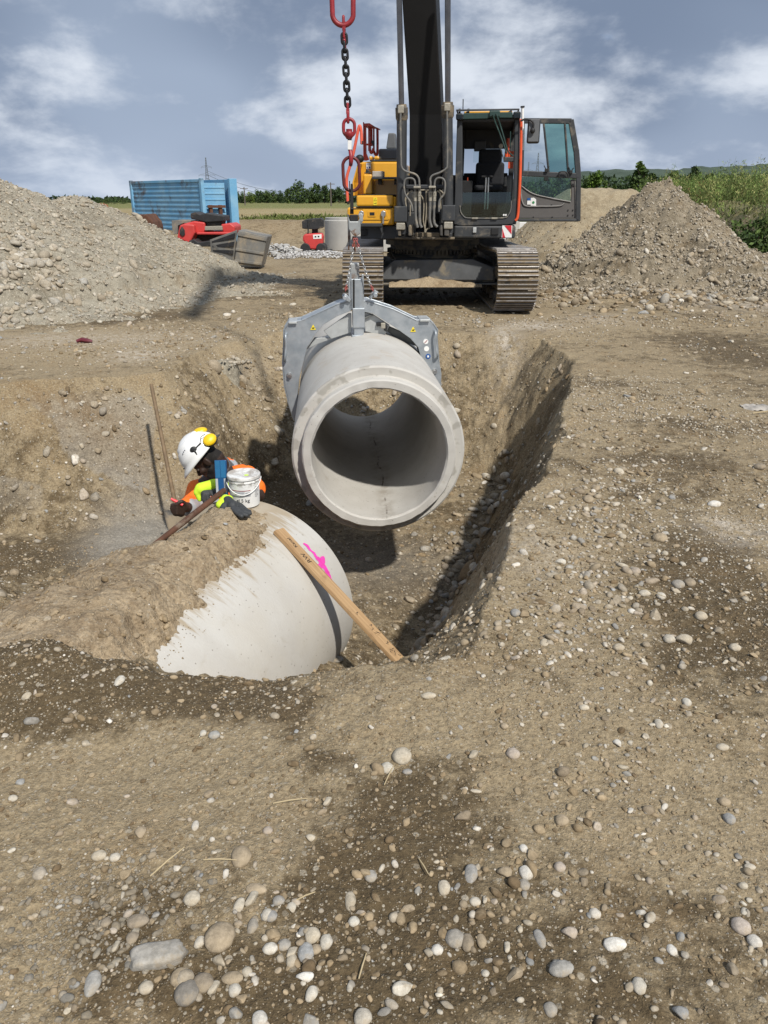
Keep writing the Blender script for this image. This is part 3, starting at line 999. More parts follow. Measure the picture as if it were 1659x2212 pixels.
one = lambda x, y, z: np.ones_like(x)
heap('gravel_pile', 'long grey gravel pile with coarse pale cobbles along its left foot',
     [(-8.0, 14.4, 2.45, .55, .3), (-7.0, 15.3, 1.85, .52, .2), (-6.05, 15.9, 1.66, .50, .25), (-5.0, 16.2, 1.15, .48, .2), (-7.5, 13.0, 1.5, .5, .2), (-4.3, 16.6, .82, .46, .2)],
     -13.5, -1.6, 8.6, 21, .05, 301,
     [(52000, .014, .05, 2.2, .12, lambda x, y, z: .5 + .5 * sstep(-.2, .3, fbm(x * .8, y * .8, None, 3, 5))),
      (16000, .035, .10, 2.0, .12, lambda x, y, z: sstep(.1, -.5, (x + 4.3) + .85 * z + .5 * fbm(x * .9, y * .9, None, 2, 8)) * sstep(1.6, 1.0, z) * (x > -8)),
      (1200, .04, .10, 2.4, .2, lambda x, y, z: .35 * one(x, y, z))], 1.7, M['gravel_soil'], (.44, .41, .345, .40))
heap('spoil_heap', 'pointed brown spoil heap full of cobbles right of the excavator',
     [(5.95, 17.6, 2.08, .80, .0), (4.7, 16.9, .80, .45, .3), (6.9, 17.1, .85, .62, .2), (5.3, 16.0, .75, .5, .3), (6.6, 16.2, .8, .5, .3), (4.0, 16.9, .5, .4, .2), (3.5, 16.6, .3, .4, .1)],
     2.0, 11.0, 12.6, 21, .045, 331,
     [(44000, .012, .036, 2.2, .4, lambda x, y, z: .8 * one(x, y, z)), (13000, .024, .056, 2.4, .15, lambda x, y, z: sstep(1.7, 1.0, z) * (.35 + .65 * sstep(-.1, .3, fbm(x * .9, y * .9, None, 3, 6)))),
      (1300, .04, .085, 2.2, 1.0, lambda x, y, z: sstep(1.4, .3, z))], 3.4, None, (.42, .385, .32, .35))
heap('earth_heap', 'flat topped sandy earth heap behind the open cab door',
     [(5.5, 22.4, 2.02, .92, .45), (6.2, 22.2, 1.98, .9, .35), (5.0, 21.2, 1.2, .75, .3), (4.7, 20.2, .6, .55, .2)],
     2.0, 10.0, 18.3, 26, .06, 361,
     [(9000, .015, .055, 2.2, .5, lambda x, y, z: sstep(1.5, .6, z) * .7)], 1.0, M['sandy_soil'])

# ================================================================== concrete pipes
def mat_concrete(name, mark=False, smear_edge=False):
    m = bpy.data.materials.new(name)
    m.use_nodes = True
    t = NT(m.node_tree)
    b = t.n['Principled BSDF']
    tc = t.new('ShaderNodeTexCoord').outputs['Object']
    n = t.noise(tc, 2.2, 7, 0.62, .3)
    base = t.mix(t.ramp(n, .3, .7), (.50, .485, .45), (.43, .41, .375))
    base = t.mix(t.ramp(t.noise(tc, 9, 6, .7), .58, .72, 0, .5), base, (.36, .325, .27))
    v = t.voro(tc, 26.0)
    base = t.mix(t.math('MULTIPLY', t.ramp(v, .13, .07), .6), base, (.2, .18, .15))
    base = t.mix(t.math('MULTIPLY', t.ramp(t.voro(tc, 9.0), .09, .05), .5), base, (.23, .21, .175))
    sp = t.new('ShaderNodeSeparateXYZ'); t.l.new(tc, sp.inputs[0])
    rr = t.math('SQRT', t.math('ADD', t.math('MULTIPLY', sp.outputs[0], sp.outputs[0]), t.math('MULTIPLY', sp.outputs[1], sp.outputs[1])))
    if mark:
        # mould seam and drips along the inside of the bore, wet patches on the end face
        wob = t.math('MULTIPLY', t.math('SUBTRACT', t.noise(tc, 2.2, 3, .5), .5), .14)
        seam = t.math('ABSOLUTE', t.math('ADD', t.math('ADD', sp.outputs[0], .075), wob))
        under = t.math('LESS_THAN', sp.outputs[1], -.3)
        inner = t.math('LESS_THAN', rr, .505)
        line = t.math('MULTIPLY', t.math('MULTIPLY', t.math('MULTIPLY', t.ramp(seam, .012, .002), t.ramp(t.noise(tc, 6, 3, .6), .42, .58)), under), inner)
        halo = t.math('MULTIPLY', t.math('MULTIPLY', t.ramp(seam, .12, .01), under), t.math('MULTIPLY', inner, t.ramp(t.noise(tc, 8, 6, .7), .35, .65)))
        base = t.mix(t.math('MULTIPLY', halo, .6), base, (.25, .215, .17))
        base = t.mix(t.math('MULTIPLY', line, .8), base, (.10, .085, .07))
        ring = t.math('MULTIPLY', t.math('GREATER_THAN', rr, .575), t.math('LESS_THAN', sp.outputs[2], .03))
        wet = t.math('MULTIPLY', ring, t.ramp(t.noise(tc, 8.5, 2, .4), .54, .60))
        base = t.mix(t.math('MULTIPLY', wet, .55), base, (.25, .235, .2))
        smear = t.math('MULTIPLY', t.ramp(t.noise(tc, 5, 4, .6), .6, .66), t.math('GREATER_THAN', rr, .64))
        base = t.mix(t.math('MULTIPLY', smear, .35), base, (.40, .33, .25))
    if smear_edge:
        # soil smeared round the shell beside the covered crown
        ang = t.math('ARCTAN2', t.math('MULTIPLY', sp.outputs[0], -1.0), sp.outputs[1])
        cvv = t.new('ShaderNodeCombineXYZ')
        t.put(cvv.inputs[0], t.math('MULTIPLY', sp.outputs[2], 26.0)); t.put(cvv.inputs[1], t.math('MULTIPLY', ang, 2.2))
        st = t.noise(cvv.outputs[0], 1.0, 6, .65)
        gate = t.math('SUBTRACT', st, t.math('MULTIPLY', t.math('SUBTRACT', ang, .46), .75))
        base = t.mix(t.math('MULTIPLY', t.ramp(gate, .40, .60), .85), base, (.315, .25, .165))
        base = t.mix(t.ramp(t.noise(tc, 3.0, 6, .6), .42, .66, 0, .35), base, (.46, .425, .36))
    t.l.new(base, b.inputs['Base Color'])
    t.put(b.inputs['Roughness'], t.ramp(n, .2, .8, .72, .9))
    b.inputs['Specular IOR Level'].default_value = .3
    h = t.math('SUBTRACT', t.noise(tc, 70, 6, .7), t.math('MULTIPLY', t.ramp(v, .12, .02), 1.5))
    t.l.new(t.bump(h, .5, .0035), b.inputs['Normal'])
    return m


M['concrete'] = mat_concrete('concrete', True)
M['concrete_plain'] = mat_concrete('pale_concrete', False, True)

PIPE_R = .65
P2C = Vector((-.80, 4.30, -.70)); P2Y = R(18)
P2A = Vector((math.sin(P2Y), math.cos(P2Y), 0)); P2X = Vector((P2A.y, -P2A.x, 0))


def pipe_point(s, phi, r):
    """s metres back from the rim, phi degrees from the crown towards the right"""
    a = R(phi)
    return P2C - P2A * s + (P2X * math.sin(a) + Vector((0, 0, 1)) * math.cos(a)) * r


def pipe_matrix(loc, yaw):
    """local z along the pipe (away from the camera), local y up"""
    a = Vector((math.sin(yaw), math.cos(yaw), 0))
    x = Vector((a.y, -a.x, 0))
    # right handed: x cross y = z  ->  use -x so that y is up
    m = Matrix((-x, Vector((0, 0, 1)), a)).transposed().to_4x4()
    m.translation = loc
    return m


def jag(mesh, sel, amp, seed):
    for v in mesh.vertices:
        if sel(v.co):
            k = float(fbm(np.array([v.co.x * 14]), np.array([v.co.y * 14]), np.array([v.co.z * 14]), 3, seed)[0])
            v.co += v.normal * (amp * k)


def concrete_pipe(label, mtx, length, spigot, mat):
    mb = MB()
    if spigot:
        ns = 14
        prof = [(.500 + .0, -.085), (.512, -.098), (.560, -.098), (.570, -.088), (.576, .0), (.580, .006), (.636, .0), (PIPE_R, .012)]
        prof += [(PIPE_R, .012 + (length - .02) * k / ns) for k in range(1, ns)]
        prof += [(PIPE_R - .004, length), (.595, length), (.590, length - .11), (.52, length - .115), (.50, length - .12)]
        prof += [(.50, length - .13 - (length - .1) * k / ns) for k in range(1, ns)]
    else:
        ns = 10
        prof = [(PIPE_R - .010, 0), (PIPE_R, -.012)] + [(PIPE_R, -.012 - length * k / ns) for k in range(1, ns + 1)] + [(.50, -length)] + [(.50, -length + (length - .12) * k / ns) for k in range(1, ns + 1)] + [(.585, -.115), (.59, -.002)]
    mb.lathe(prof, 128)
    o = mb.build('concrete_pipe', mat, None, 0, 32)
    if spigot:
        jag(o.data, lambda c: c.z < -.04, .013, 91)
        jag(o.data, lambda c: -.02 < c.z < .02, .004, 92)
    o.matrix_world = mtx
    tag(o, label, 'pipe')
    return o


P3C = Vector((-.04, 5.50, -.14)); P3Y = R(-4)
P3M = pipe_matrix(P3C, P3Y)
pipe3 = concrete_pipe('open concrete pipe hanging from the grab over the trench', P3M, 3.0, True, M['concrete'])
pipe2 = concrete_pipe('pale concrete pipe half buried in soil below the worker', pipe_matrix(P2C, P2Y), 2.6, False, M['concrete_plain'])

# sprayed pink mark along the rim
M['pink'] = mat_plain('pink_spray', (.80, .06, .42), .7, 0, .25, 40)


def spray_mark():
    mb = MB()
    def strip(pts, w):
        for i in range(len(pts) - 1):
            pass
        vs = []
        for (s, ph, ww) in pts:
            vs += [pipe_point(s - ww, ph, PIPE_R + .002), pipe_point(s + ww, ph, PIPE_R + .002)]
        fs = [(2 * i, 2 * i + 1, 2 * i + 3, 2 * i + 2) for i in range(len(pts) - 1)]
        mb.add(vs, fs)
    strip([(.185 + .004 * math.sin(ph * 1.3), ph, .007 + .006 * abs(math.sin(ph * .55)) + (.01 if 50 < ph < 60 else 0)) for ph in np.arange(40, 70, .8)], 0)
    strip([(s, 52 + 3.4 * math.sin((s - .12) * 14), .0) for s in (.1,)], 0)
    vs = []
    for s in np.arange(.125, .235, .01):
        w = 1.3 + .7 * math.sin(s * 90)
        vs += [pipe_point(s, 53.5 - w + (s - .18) * 20, PIPE_R + .0035), pipe_point(s, 53.5 + w + (s - .18) * 20, PIPE_R + .0035)]
    mb.add(vs, [(2 * i, 2 * i + 1, 2 * i + 3, 2 * i + 2) for i in range(len(vs) // 2 - 1)])
    o = mb.build('spray_mark', M['pink'], pipe2)
    o.matrix_parent_inverse = pipe2.matrix_world.inverted()
    return o


bpy.context.view_layer.update()
spray_mark()


def soil_on_pipe():
    """loose soil lying on the crown of the buried pipe"""
    S = np.arange(.03, 1.95, .011); PH = np.arange(-78, 62, .9)
    s, ph = np.meshgrid(S, PH)
    s, ph = s.ravel(), ph.ravel()
    jig = 5 * fbm(s * 9, ph * .25, None, 3, 201) + 1.6 * fbm(s * 40, ph * .06, None, 2, 202) + 2.2 * fbm(s * 110, ph * .12, None, 2, 203)
    right = (27 + 7 * sstep(1.0, 1.5, s) - 9 * sstep(.42, .17, s)) - ph + jig * 1.25
    left = ph - np.where(s < .8, -16.5, -16.5 - 60 * sstep(.8, .95, s)) + jig * .5
    left = np.where((s > 1.33) & (s < 1.43), ph + 18.5 + jig * .3, left)
    front = (s - (.125 + .06 * sstep(-14, -20, ph))) * 90 + jig
    d = np.minimum(np.minimum(right, left), front)
    th = .060 * sstep(0, 24, d) + .011 * sstep(0, 7, d) - .0035
    th = th + sstep(-1, 8, d) * (.030 * fbm(s * 6, ph * .09, None, 4, 205) + .018 * np.abs(fbm(s * 16, ph * .2, None, 3, 206)) + .006 * fbm(s * 45, ph * .6, None, 2, 207))
    th = th + .05 * sstep(1.0, 1.6, s) * sstep(0, 20, d)
    th = np.where(d < 0, -.02, th)
    r_ = PIPE_R + th
    a = np.radians(ph)
    A = np.array(P2A); Xv = np.array(P2X); C = np.array(P2C)
    V = C - A * s[:, None] + Xv * (np.sin(a) * r_)[:, None] + np.array([0, 0, 1.]) * (np.cos(a) * r_)[:, None]
    i = np.arange(len(s)).reshape(len(PH), len(S))
    Fq = np.stack([i[:-1, :-1], i[:-1, 1:], i[1:, 1:], i[1:, :-1]], -1).reshape(-1, 4)
    keep = (d > -3)
    Fq = Fq[keep[Fq].any(1)]
    used = np.unique(Fq); remap = np.full(len(s), -1); remap[used] = np.arange(len(used))
    o = np_mesh('loose_soil', V[used], remap[Fq], M['loose_soil'])
    tag(o, 'loose brown soil spilled over the crown of the buried pipe', 'soil', None, 'stuff')
    # crumbs on it and along its ragged edge
    k = np.where((d > 1) & (rng.uniform(0, 1, len(d)) < .075))[0]
    k2 = np.where((d > -3.5) & (d <= 1.5) & (s > .15) & (ph > -15) & (rng.uniform(0, 1, len(d)) < .13))[0]
    kk = np.concatenate([k, k2])
    nr = (Xv * np.sin(a[kk])[:, None] + np.array([0, 0, 1.]) * np.cos(a[kk])[:, None])
    pos = C - A * s[kk][:, None] + nr * np.maximum(r_[kk], PIPE_R)[:, None]
    rad = np.concatenate([radii(len(k), .004, .022, 1.9), radii(len(k2), .0025, .007, 2)])
    stone_field('soil_crumbs', pos, rad, nr, colours(len(kk), .82), label='crumbs and small stones in the soil on the buried pipe')


soil_on_pipe()
# ================================================================== a local frame whose points can be read off the photograph
class Frame:
    def __init__(s, loc, yaw):
        s.o = Vector(loc)
        s.ex = Vector((math.cos(yaw), -math.sin(yaw), 0)); s.ey = Vector((math.sin(yaw), math.cos(yaw), 0))
        s.m = Matrix((s.ex, s.ey, Vector((0, 0, 1)))).transposed().to_4x4()

    def at(s, dx, dy, ly):
        r = ray(dx, dy)
        t = (ly - (EYE - s.o).dot(s.ey)) / r.dot(s.ey)
        p = EYE + r * t - s.o
        return Vector((p.dot(s.ex), ly, p.z))


def crop(x0, y0, k):
    return lambda cx, cy: (x0 + cx * k, y0 + cy * k)


c_cab = crop(976.5, 230.4, .17196)
c_left = crop(735.1, 246.9, .13146)
c_hose = crop(822.9, 384.0, .0992)
c_boom = crop(850.3, 208.5, .08435)
c_one = crop(713.2, 192.0, .3472)
c_top = crop(685.8, 0.0, .24805)
c_grab = crop(576.0, 576.0, .2728)

DUST = (.30, .245, .17)
M['yellow'] = mat_plain('yellow_paint', (.72, .36, .022), .38, 0, .12, 3, 0, (.42, .27, .10), .25, coat=.3)
M['charcoal'] = mat_plain('charcoal_paint', (.040, .043, .047), .5, 0, .2, 5, 0, (.16, .14, .11), .35)
M['black_paint'] = mat_plain('black_boom_paint', (.0060, .0058, .0060), .6, 0, .25, 4, 0, (.016, .014, .012), .3, spec=.3)
M['grey_paint'] = mat_plain('grey_paint', (.12, .125, .13), .5, 0, .15, 5, 0, DUST, .2)
M['cab_dark'] = mat_plain('cab_lining', (.014, .014, .015), .8)
M['cab_green'] = mat_plain('dark_green_visor', (.025, .055, .048), .4, 0, .2, 5, 0, (.12, .12, .09), .2)
M['door_trim'] = mat_plain('door_trim', (.105, .098, .094), .7, 0, .1, 8)
M['orange'] = mat_plain('orange_rail', (.75, .10, .03), .45, 0, .2, 10)
M['red'] = mat_plain('red_paint', (.30, .022, .030), .45, .0, .35, 14, 0, (.16, .05, .04), .3)
M['red_rail'] = mat_plain('red_rail', (.50, .055, .035), .5, 0, .25, 8)
M['brown_red'] = mat_plain('worn_brown_red', (.14, .025, .024), .45, .2, .3, 14)
M['chain_black'] = mat_plain('black_chain', (.022, .023, .026), .42, .4, .3, 20)
M['white'] = mat_plain('white_paint', (.78, .78, .76), .5, 0, .06, 8)
M['steel'] = mat_plain('bright_steel', (.55, .55, .54), .35, .9, .2, 10)
M['rod'] = mat_plain('chromed_rod', (.20, .185, .175), .2, .9, .3, 4)
M['track_pad'] = mat_plain('muddy_track', (.075, .068, .06), .7, .2, .35, 8, .004, (.25, .195, .125), .82)
M['grouser'] = mat_plain('worn_grouser', (.30, .285, .275), .42, .6, .35, 9, .002, (.22, .17, .11), .42)
M['dusty_iron'] = mat_plain('dusty_iron', (.09, .085, .078), .7, .2, .3, 7, .003, (.24, .195, .135), .6)
M['beam'] = mat_plain('dusty_beam', (.10, .105, .11), .6, .0, .3, 4, .002, (.22, .185, .13), .45)
M['hose'] = mat_plain('grey_hose', (.15, .148, .14), .6, 0, .25, 16, 0, (.26, .23, .18), .45)
M['hose_tan'] = mat_plain('dusty_hose', (.30, .265, .20), .7, 0, .3, 16)
M['fitting'] = mat_plain('zinc_fitting', (.42, .39, .32), .5, .4, .3, 30)
M['galv'] = mat_plain('galvanised_steel', (.43, .455, .475), .42, .55, .28, 9, .0008, None, 0, (.31, .345, .375))
M['galv_pale'] = mat_plain('pale_galvanised', (.50, .515, .51), .45, .4, .2, 9)
M['label_yellow'] = mat_plain('yellow_label', (.80, .62, .03), .5, 0, .05, 9)
M['ink'] = mat_plain('black_ink', (.012, .012, .012), .6)
M['seat'] = mat_plain('seat_fabric', (.014, .015, .018), .9, 0, .3, 30, .002)
M['blue_label'] = mat_plain('blue_label', (.02, .09, .30), .5)
M['green_ink'] = mat_plain('green_ink', (.03, .25, .08), .6)
M['wood_grey'] = mat_plain('weathered_block', (.42, .38, .33), .8, 0, .3, 9)
M['glass_clear'] = mat_glass('clear_glass', (.92, .95, .95))
M['glass_green'] = mat_glass('tinted_glass', (.50, .68, .66))
M['glass_dark'] = mat_glass('shaded_glass', (.62, .74, .72))

EX = Frame((.83, 14.0, 0), R(7))
exc = thing('excavator', 'yellow and charcoal tracked excavator with its cab door standing open', 'excavator', (.83, 14.0, 0))


def U(c, ly):
    return lambda cx, cy, l=ly: EX.at(*c(cx, cy), l)


def mbu():
    return MB(EX.m.to_3x3().to_4x4())


def plate(mb, c, pts, ly, depth, fr=EX):
    """a flat shape read off the photograph, set at depth ly and made depth thick"""
    return mb.prism([fr.at(*c(*p), ly) for p in pts], (0, depth, 0))


def rect(mb, c, x0, y0, x1, y1, ly, depth, fr=EX):
    a = fr.at(*c(x0, y0), ly); b = fr.at(*c(x1, y1), ly)
    return mb.bb((a.x, ly, a.z), (b.x, ly + depth, b.z))


def wire(mb, c, pts, ly, r, n=8, fr=EX, sub=5):
    """a smooth bent tube through points read off the photograph"""
    P = [fr.at(*c(*p[:2]), ly + (p[2] if len(p) > 2 else 0)) for p in pts]
    out = []
    for i in range(len(P) - 1):
        p0 = P[max(i - 1, 0)]; p1 = P[i]; p2 = P[i + 1]; p3 = P[min(i + 2, len(P) - 1)]
        for k in range(sub):
            t = k / sub
            out.append(.5 * ((2 * p1) + (p2 - p0) * t + (2 * p0 - 5 * p1 + 4 * p2 - p3) * t * t + (3 * p1 - p0 - 3 * p2 + p3) * t ** 3))
    out.append(P[-1])
    return mb.tube(out, r, n)


def excavator():
    # ---------------------------------------------------------------- tracks
    for cx in (-1.14, 1.14):
        mb = MB()
        y0, y1, zc, ra = -1.85, 1.95, .475, .415
        L = y1 - y0
        per = 2 * L + 2 * math.pi * ra
        n = int(per / .178)
        def at(d):
            d = d % per
            if d < L: return Vector((0, y1 - d, zc + ra - .0 - .03 * math.sin(math.pi * d / L))), Vector((0, 0, 1))
            d -= L
            if d < math.pi * ra:
                a = d / ra
                return Vector((0, y0 - ra * math.sin(a), zc + ra * math.cos(a))), Vector((0, -math.sin(a), math.cos(a)))
            d -= math.pi * ra
            if d < L: return Vector((0, y0 + d, zc - ra)), Vector((0, 0, -1))
            d -= L
            a = d / ra
            return Vector((0, y1 + ra * math.sin(a), zc - ra * math.cos(a))), Vector((0, math.sin(a), -math.cos(a)))
        for k in range(n):
            p, nn = at(k * per / n)
            rt = frame_from(nn, (1, 0, 0))
            rt = Matrix((Vector((1, 0, 0)), nn.cross(Vector((1, 0, 0))), nn)).transposed()
            o = Vector((cx, 0, 0)) + p
            mb.cur = 0
            mb.box(o, (.60, .165, .028), rt)
            for sx in (-.07, .07):
                mb.box(o - nn * .045 + Vector((sx, 0, 0)), (.05, .15, .07), rt)
            mb.cur = 1
            for q in (-.062, 0.0, .062):
                t = nn.cross(Vector((1, 0, 0)))
                mb.box(o + t * q + nn * .027, (.60, .017, .034 if q else .03), rt)
        mb.build('track', [M['track_pad'], M['grouser']], exc, .004, None, 1)
        fr = MB()
        fr.bb((cx - .16, -1.6, .26), (cx + .16, 1.7, .70))
        s_ = 1 if cx < 0 else -1
        fr.bb((cx - .20, -1.2, .42), (cx + .20, 1.4, .62))
        for yy in (-1.85, 1.95):
            fr.cyl((cx - .17, yy, .475), (cx + .17, yy, .475), .36, 28)
            fr.cyl((cx - .22, yy, .475), (cx + .22, yy, .475), .10, 16)
        for yy in np.linspace(-1.3, 1.4, 7):
            fr.cyl((cx - .22, yy, .17), (cx + .22, yy, .17), .09, 14)
        fr.build('track_frame', M['dusty_iron'], exc, .01, 30)
    # ---------------------------------------------------------------- carbody between the tracks
    mb = MB()
    F0 = Frame((.83, 14.0, 0), 0)
    pts = [(318, 1132), (398, 1066), (890, 1060), (1018, 1112), (1018, 1192), (318, 1186)]
    plate(mb, c_one, pts, -1.25, .10, F0)
    mb.bb((-.95, -1.2, .38), (.95, 1.2, .62))
    mb.bb((-1.0, -1.28, .34), (1.0, -1.0, .372))
    mb.prism([(-.6, -1.1, .62), (.6, -1.1, .62), (.75, 0, .80), (.6, 1.1, .62), (-.6, 1.1, .62), (-.75, 0, .80)], (0, 0, .05))
    mb.build('carbody', M['beam'], exc, .012)
    # soil left lying on the cross beam
    S = np.linspace(-.75, .72, 70); T = np.linspace(-1.42, -1.2, 14)
    X, Y = np.meshgrid(S, T); x, y = X.ravel(), Y.ravel()
    hh = .362 + .10 * np.exp(-((x + .12) / .42) ** 2) * sstep(-1.42, -1.26, y) + .035 * fbm(x * 7, y * 7, None, 3, 401) * sstep(-1.42, -1.36, y) - .04 * sstep(-1.36, -1.42, y)
    i = np.arange(len(x)).reshape(14, 70)
    Fq = np.stack([i[:-1, :-1], i[:-1, 1:], i[1:, 1:], i[1:, :-1]], -1).reshape(-1, 4)
    so = np_mesh('soil_clump', np.stack([x, y, hh], -1), Fq, M['loose_soil'], exc)
    mb = MB()
    mb.lathe([(.62, .66), (.72, .66), (.72, .70), (.78, .70), (.78, .74), (.72, .74), (.72, .90), (.80, .90), (.80, 1.0), (.3, 1.0), (.3, .66)], 72)
    for k in range(72):
        a = 2 * math.pi * k / 72
        mb.box((.745 * math.cos(a), .745 * math.sin(a), .80), (.06, .035, .06), Matrix.Rotation(a, 3, 'Z'))
    mb.build('slewing_ring', M['dusty_iron'], exc, 0, 35)
    # ---------------------------------------------------------------- decks
    mb = mbu()
    rect(mb, c_one, 770, 850, 1150, 930, -1.5, 2.9)
    mb.build('cab_deck', M['charcoal'], exc, .025)
    mb = mbu()
    rect(mb, c_left, 330, 1830, 960, 2050, -1.45, 2.6)
    rect(mb, c_left, 320, 1790, 690, 1850, -1.62, .3)
    plate(mb, c_left, [(640, 1840), (690, 1840), (690, 1960), (670, 1950)], -1.6, .12)
    mb.build('step_deck', M['charcoal'], exc, .02)
    mb = mbu()
    rect(mb, c_left, 335, 1885, 440, 1995, -1.475, .02)
    rect(mb, c_one, 1003, 864, 1046, 908, -1.52, .03)
    mb.build('deck_socket', M['ink'], exc, .006)
    mb = mbu()
    rect(mb, c_one, 888, 862, 909, 896, -1.525, .03)
    mb.build('marker_lamp', M['galv_pale'], exc, .008)
    mb = mbu()
    rect(mb, c_one, 1071, 850, 1129, 925, -1.512, .010)
    sg = mb.build('warning_plate', M['white'], exc, .001)
    mb = mbu()
    plate(mb, c_one, [(1085, 850.5), (1128.5, 850.5), (1128.5, 905)], -1.5165, .002)
    plate(mb, c_one, [(1071.5, 868), (1090, 925), (1071.5, 925)][:3], -1.5165, .002)
    mb.build('red_stripe', mat_plain('sign_red', (.55, .02, .03), .5, 0, .05), sg)
    # centre frame behind the hoses
    mb = mbu()
    rect(mb, c_hose, 405, -60, 560, 1010, -1.35, .9)
    rect(mb, c_hose, 1330, -60, 1590, 1000, -1.35, .9)
    rect(mb, c_hose, 560, 300, 1330, 790, -1.15, .06)
    rect(mb, c_hose, 405, 1195, 1590, 1300, -1.45, 2.5)
    rect(mb, c_hose, 560, 750, 730, 1200, -1.32, .5)
    rect(mb, c_hose, 1280, 750, 1400, 1200, -1.32, .5)
    rect(mb, c_hose, 380, 150, 1560, 246, -1.46, .05)
    mb.bb((-.75, -1.3, 1.02), (.75, 2.4, 1.12))
    mb.build('centre_frame', M['charcoal'], exc, .015)
    mb = mbu()
    for a, b in ((370, 432), (596, 664), (1288, 1342), (1380, 1482)):
        plate(mb, c_hose, [(a, 1260), (a, 1080), (a + 12, 1030), (b - 12, 1030), (b, 1080), (b, 1270)], -1.78, .34)
    rect(mb, c_hose, 300, 1290, 1600, 1345, -1.62, .5)
    rect(mb, c_hose, 740, 1200, 1280, 1292, -1.55, .3)
    mb.build('boom_foot_lugs', M['dusty_iron'], exc, .012)
    # ---------------------------------------------------------------- boom, stick and linkage
    def sect(y, z, x0, x1, d, lean):
        t = Vector((0, math.cos(lean), math.sin(lean)))
        return [Vector((x0, y, z)), Vector((x1, y, z)), Vector((x1, y, z)) + t * d, Vector((x0, y, z)) + t * d]
    a0 = EX.at(884, 425, -1.10); a1 = EX.at(957, 425, -1.10)
    xm = (a0.x + a1.x) / 2; hw = (a1.x - a0.x) / 2
    b0 = EX.at(868.5, 0, -1.52); b1 = EX.at(941.5, 0, -1.52)
    b2 = EX.at(884.5, 248, -1.22); b3 = EX.at(954, 248, -1.22)
    st = [sect(-1.10, a0.z - .35, a0.x, a1.x, .55, 0), sect(-1.10, a0.z, a0.x, a1.x, .62, .0), sect(-1.22, b2.z, b2.x, b3.x, .78, .05), sect(-1.52, b0.z, b0.x, b1.x, .86, .2),
          sect(-2.2, 5.7, xm - .24, xm + .20, .80, .45), sect(-3.3, 7.0, xm - .22, xm + .18, .62, .9), sect(-5.2, 7.7, xm - .2, xm + .16, .45, 1.45)]
    mb = mbu()
    vs = [p for s_ in st for p in s_]
    fs = [(0, 1, 2, 3), tuple(reversed([len(vs) - 4 + k for k in range(4)]))]
    for i in range(len(st) - 1):
        for j in range(4):
            fs.append((4 * i + j, 4 * i + 4 + j, 4 * i + 4 + (j + 1) % 4, 4 * i + (j + 1) % 4))
    mb.add(vs, fs)
    mb.build('boom', M['black_paint'], exc, .02)
    mb = mbu()
    tip = Vector((xm - .02, -5.5, 7.9))
    end = EX.m.to_3x3().inverted() @ (Vector((-.43, 7.0, 5.35)) - EX.o)
    mb.bar(tip + Vector((0, .75, .55)), end + Vector((0, 0, .45)), .22, .28, (1, 0, 0))  # unseen part, slimmed and raised so its shadow falls farther off
    mb.build('stick', M['black_paint'], exc, .03)
    mb = mbu()
    mb.cyl(end + Vector((0, 0, .5)), end + Vector((0, 0, .2)), .09, 16)
    mb.tube([end + Vector((0, 0, .2)), end + Vector((.08, 0, .05)), end + Vector((.03, 0, -.09)), end + Vector((-.06, 0, -.06))], [.04, .045, .04, .02], 10)
    mb.build('load_hook', M['chain_black'], exc, 0, 40)
    mb = mbu()
    mb.bar((xm - .05, -2.0, 6.4), tip + Vector((0, 1.2, .45)), .12, .12)
    mb.build('stick_cylinder', M['charcoal'], exc, .02)
    # ---------------------------------------------------------------- boom cylinders
    for (bx0, bx1, hx0, hx1, hy0, rx0, rx1, tx0, tx1, by) in ((857, 879, 854, 880.5, 225, 861, 873, 856.5, 868, 505), (955.7, 977.7, 953.6, 981, 220, 961.6, 974, 961, 973.5, 503)):
        mb = mbu()
        lo = EX.at((bx0 + bx1) / 2 - (1 if by == 505 else -2), by, -1.66); hi = EX.at((bx0 + bx1) / 2, hy0 + 34, -1.72); top = EX.at((hx0 + hx1) / 2, hy0, -1.74)
        rb = (EX.at(bx1, 330, -1.7) - EX.at(bx0, 330, -1.7)).x / 2
        rh = (EX.at(hx1, 240, -1.7) - EX.at(hx0, 240, -1.7)).x / 2
        mb.cyl(lo, hi, rb, 24)
        mb.build('boom_cylinder', M['charcoal'], exc, 0, 40)
        cy_ = bpy.data.objects[exc.children[-1].name]
        mb = mbu()
        d = (top - hi)
        mb.tube([hi - d * .05, hi + d * .1, hi + d * .78, hi + d * .8, hi + d], [rb, rh, rh * 1.02, rh * .86, rh * .80], 24)
        mb.build('gland', M['dusty_iron'], cy_, .004, 35)
        mb = mbu()
        rr = (EX.at(rx1, 200, -1.74) - EX.at(rx0, 200, -1.74)).x / 2
        rt = EX.at((tx0 + tx1) / 2, 0, -1.80)
        mb.cyl(top, rt + (rt - top) * .25, rr, 20)
        mb.build('piston_rod', M['rod'], cy_, 0, 40)
        mb = mbu()
        mb.box(hi + d * .62 + Vector((0, -rh - .01, 0)), (.085, .05, .10))
        mb.build('port_block', M['fitting'], cy_, .01)
        mb = mbu()
        mb.box(lo + Vector((0, -.08, .11)), (.13, .12, .10))
        mb.build('base_block', M['fitting'], cy_, .012)
        mb = mbu()
        mb.box(lo + Vector((0, -.03, .28)), (rb * 2.6, .22, .22))
        mb.build('valve_block', M['charcoal'], cy_, .012)
    # ---------------------------------------------------------------- pipes and hoses
    def hose(name, pts, ly, r, mat, c=c_hose):
        mb = mbu()
        wire(mb, c, pts, ly, r)
        return mb.build(name, mat, exc, 0, 60)
    bh = lambda x, y: ((850.3 + x * .08435 - 822.9) / .0992, (208.5 + y * .08435 - 384.0) / .0992)
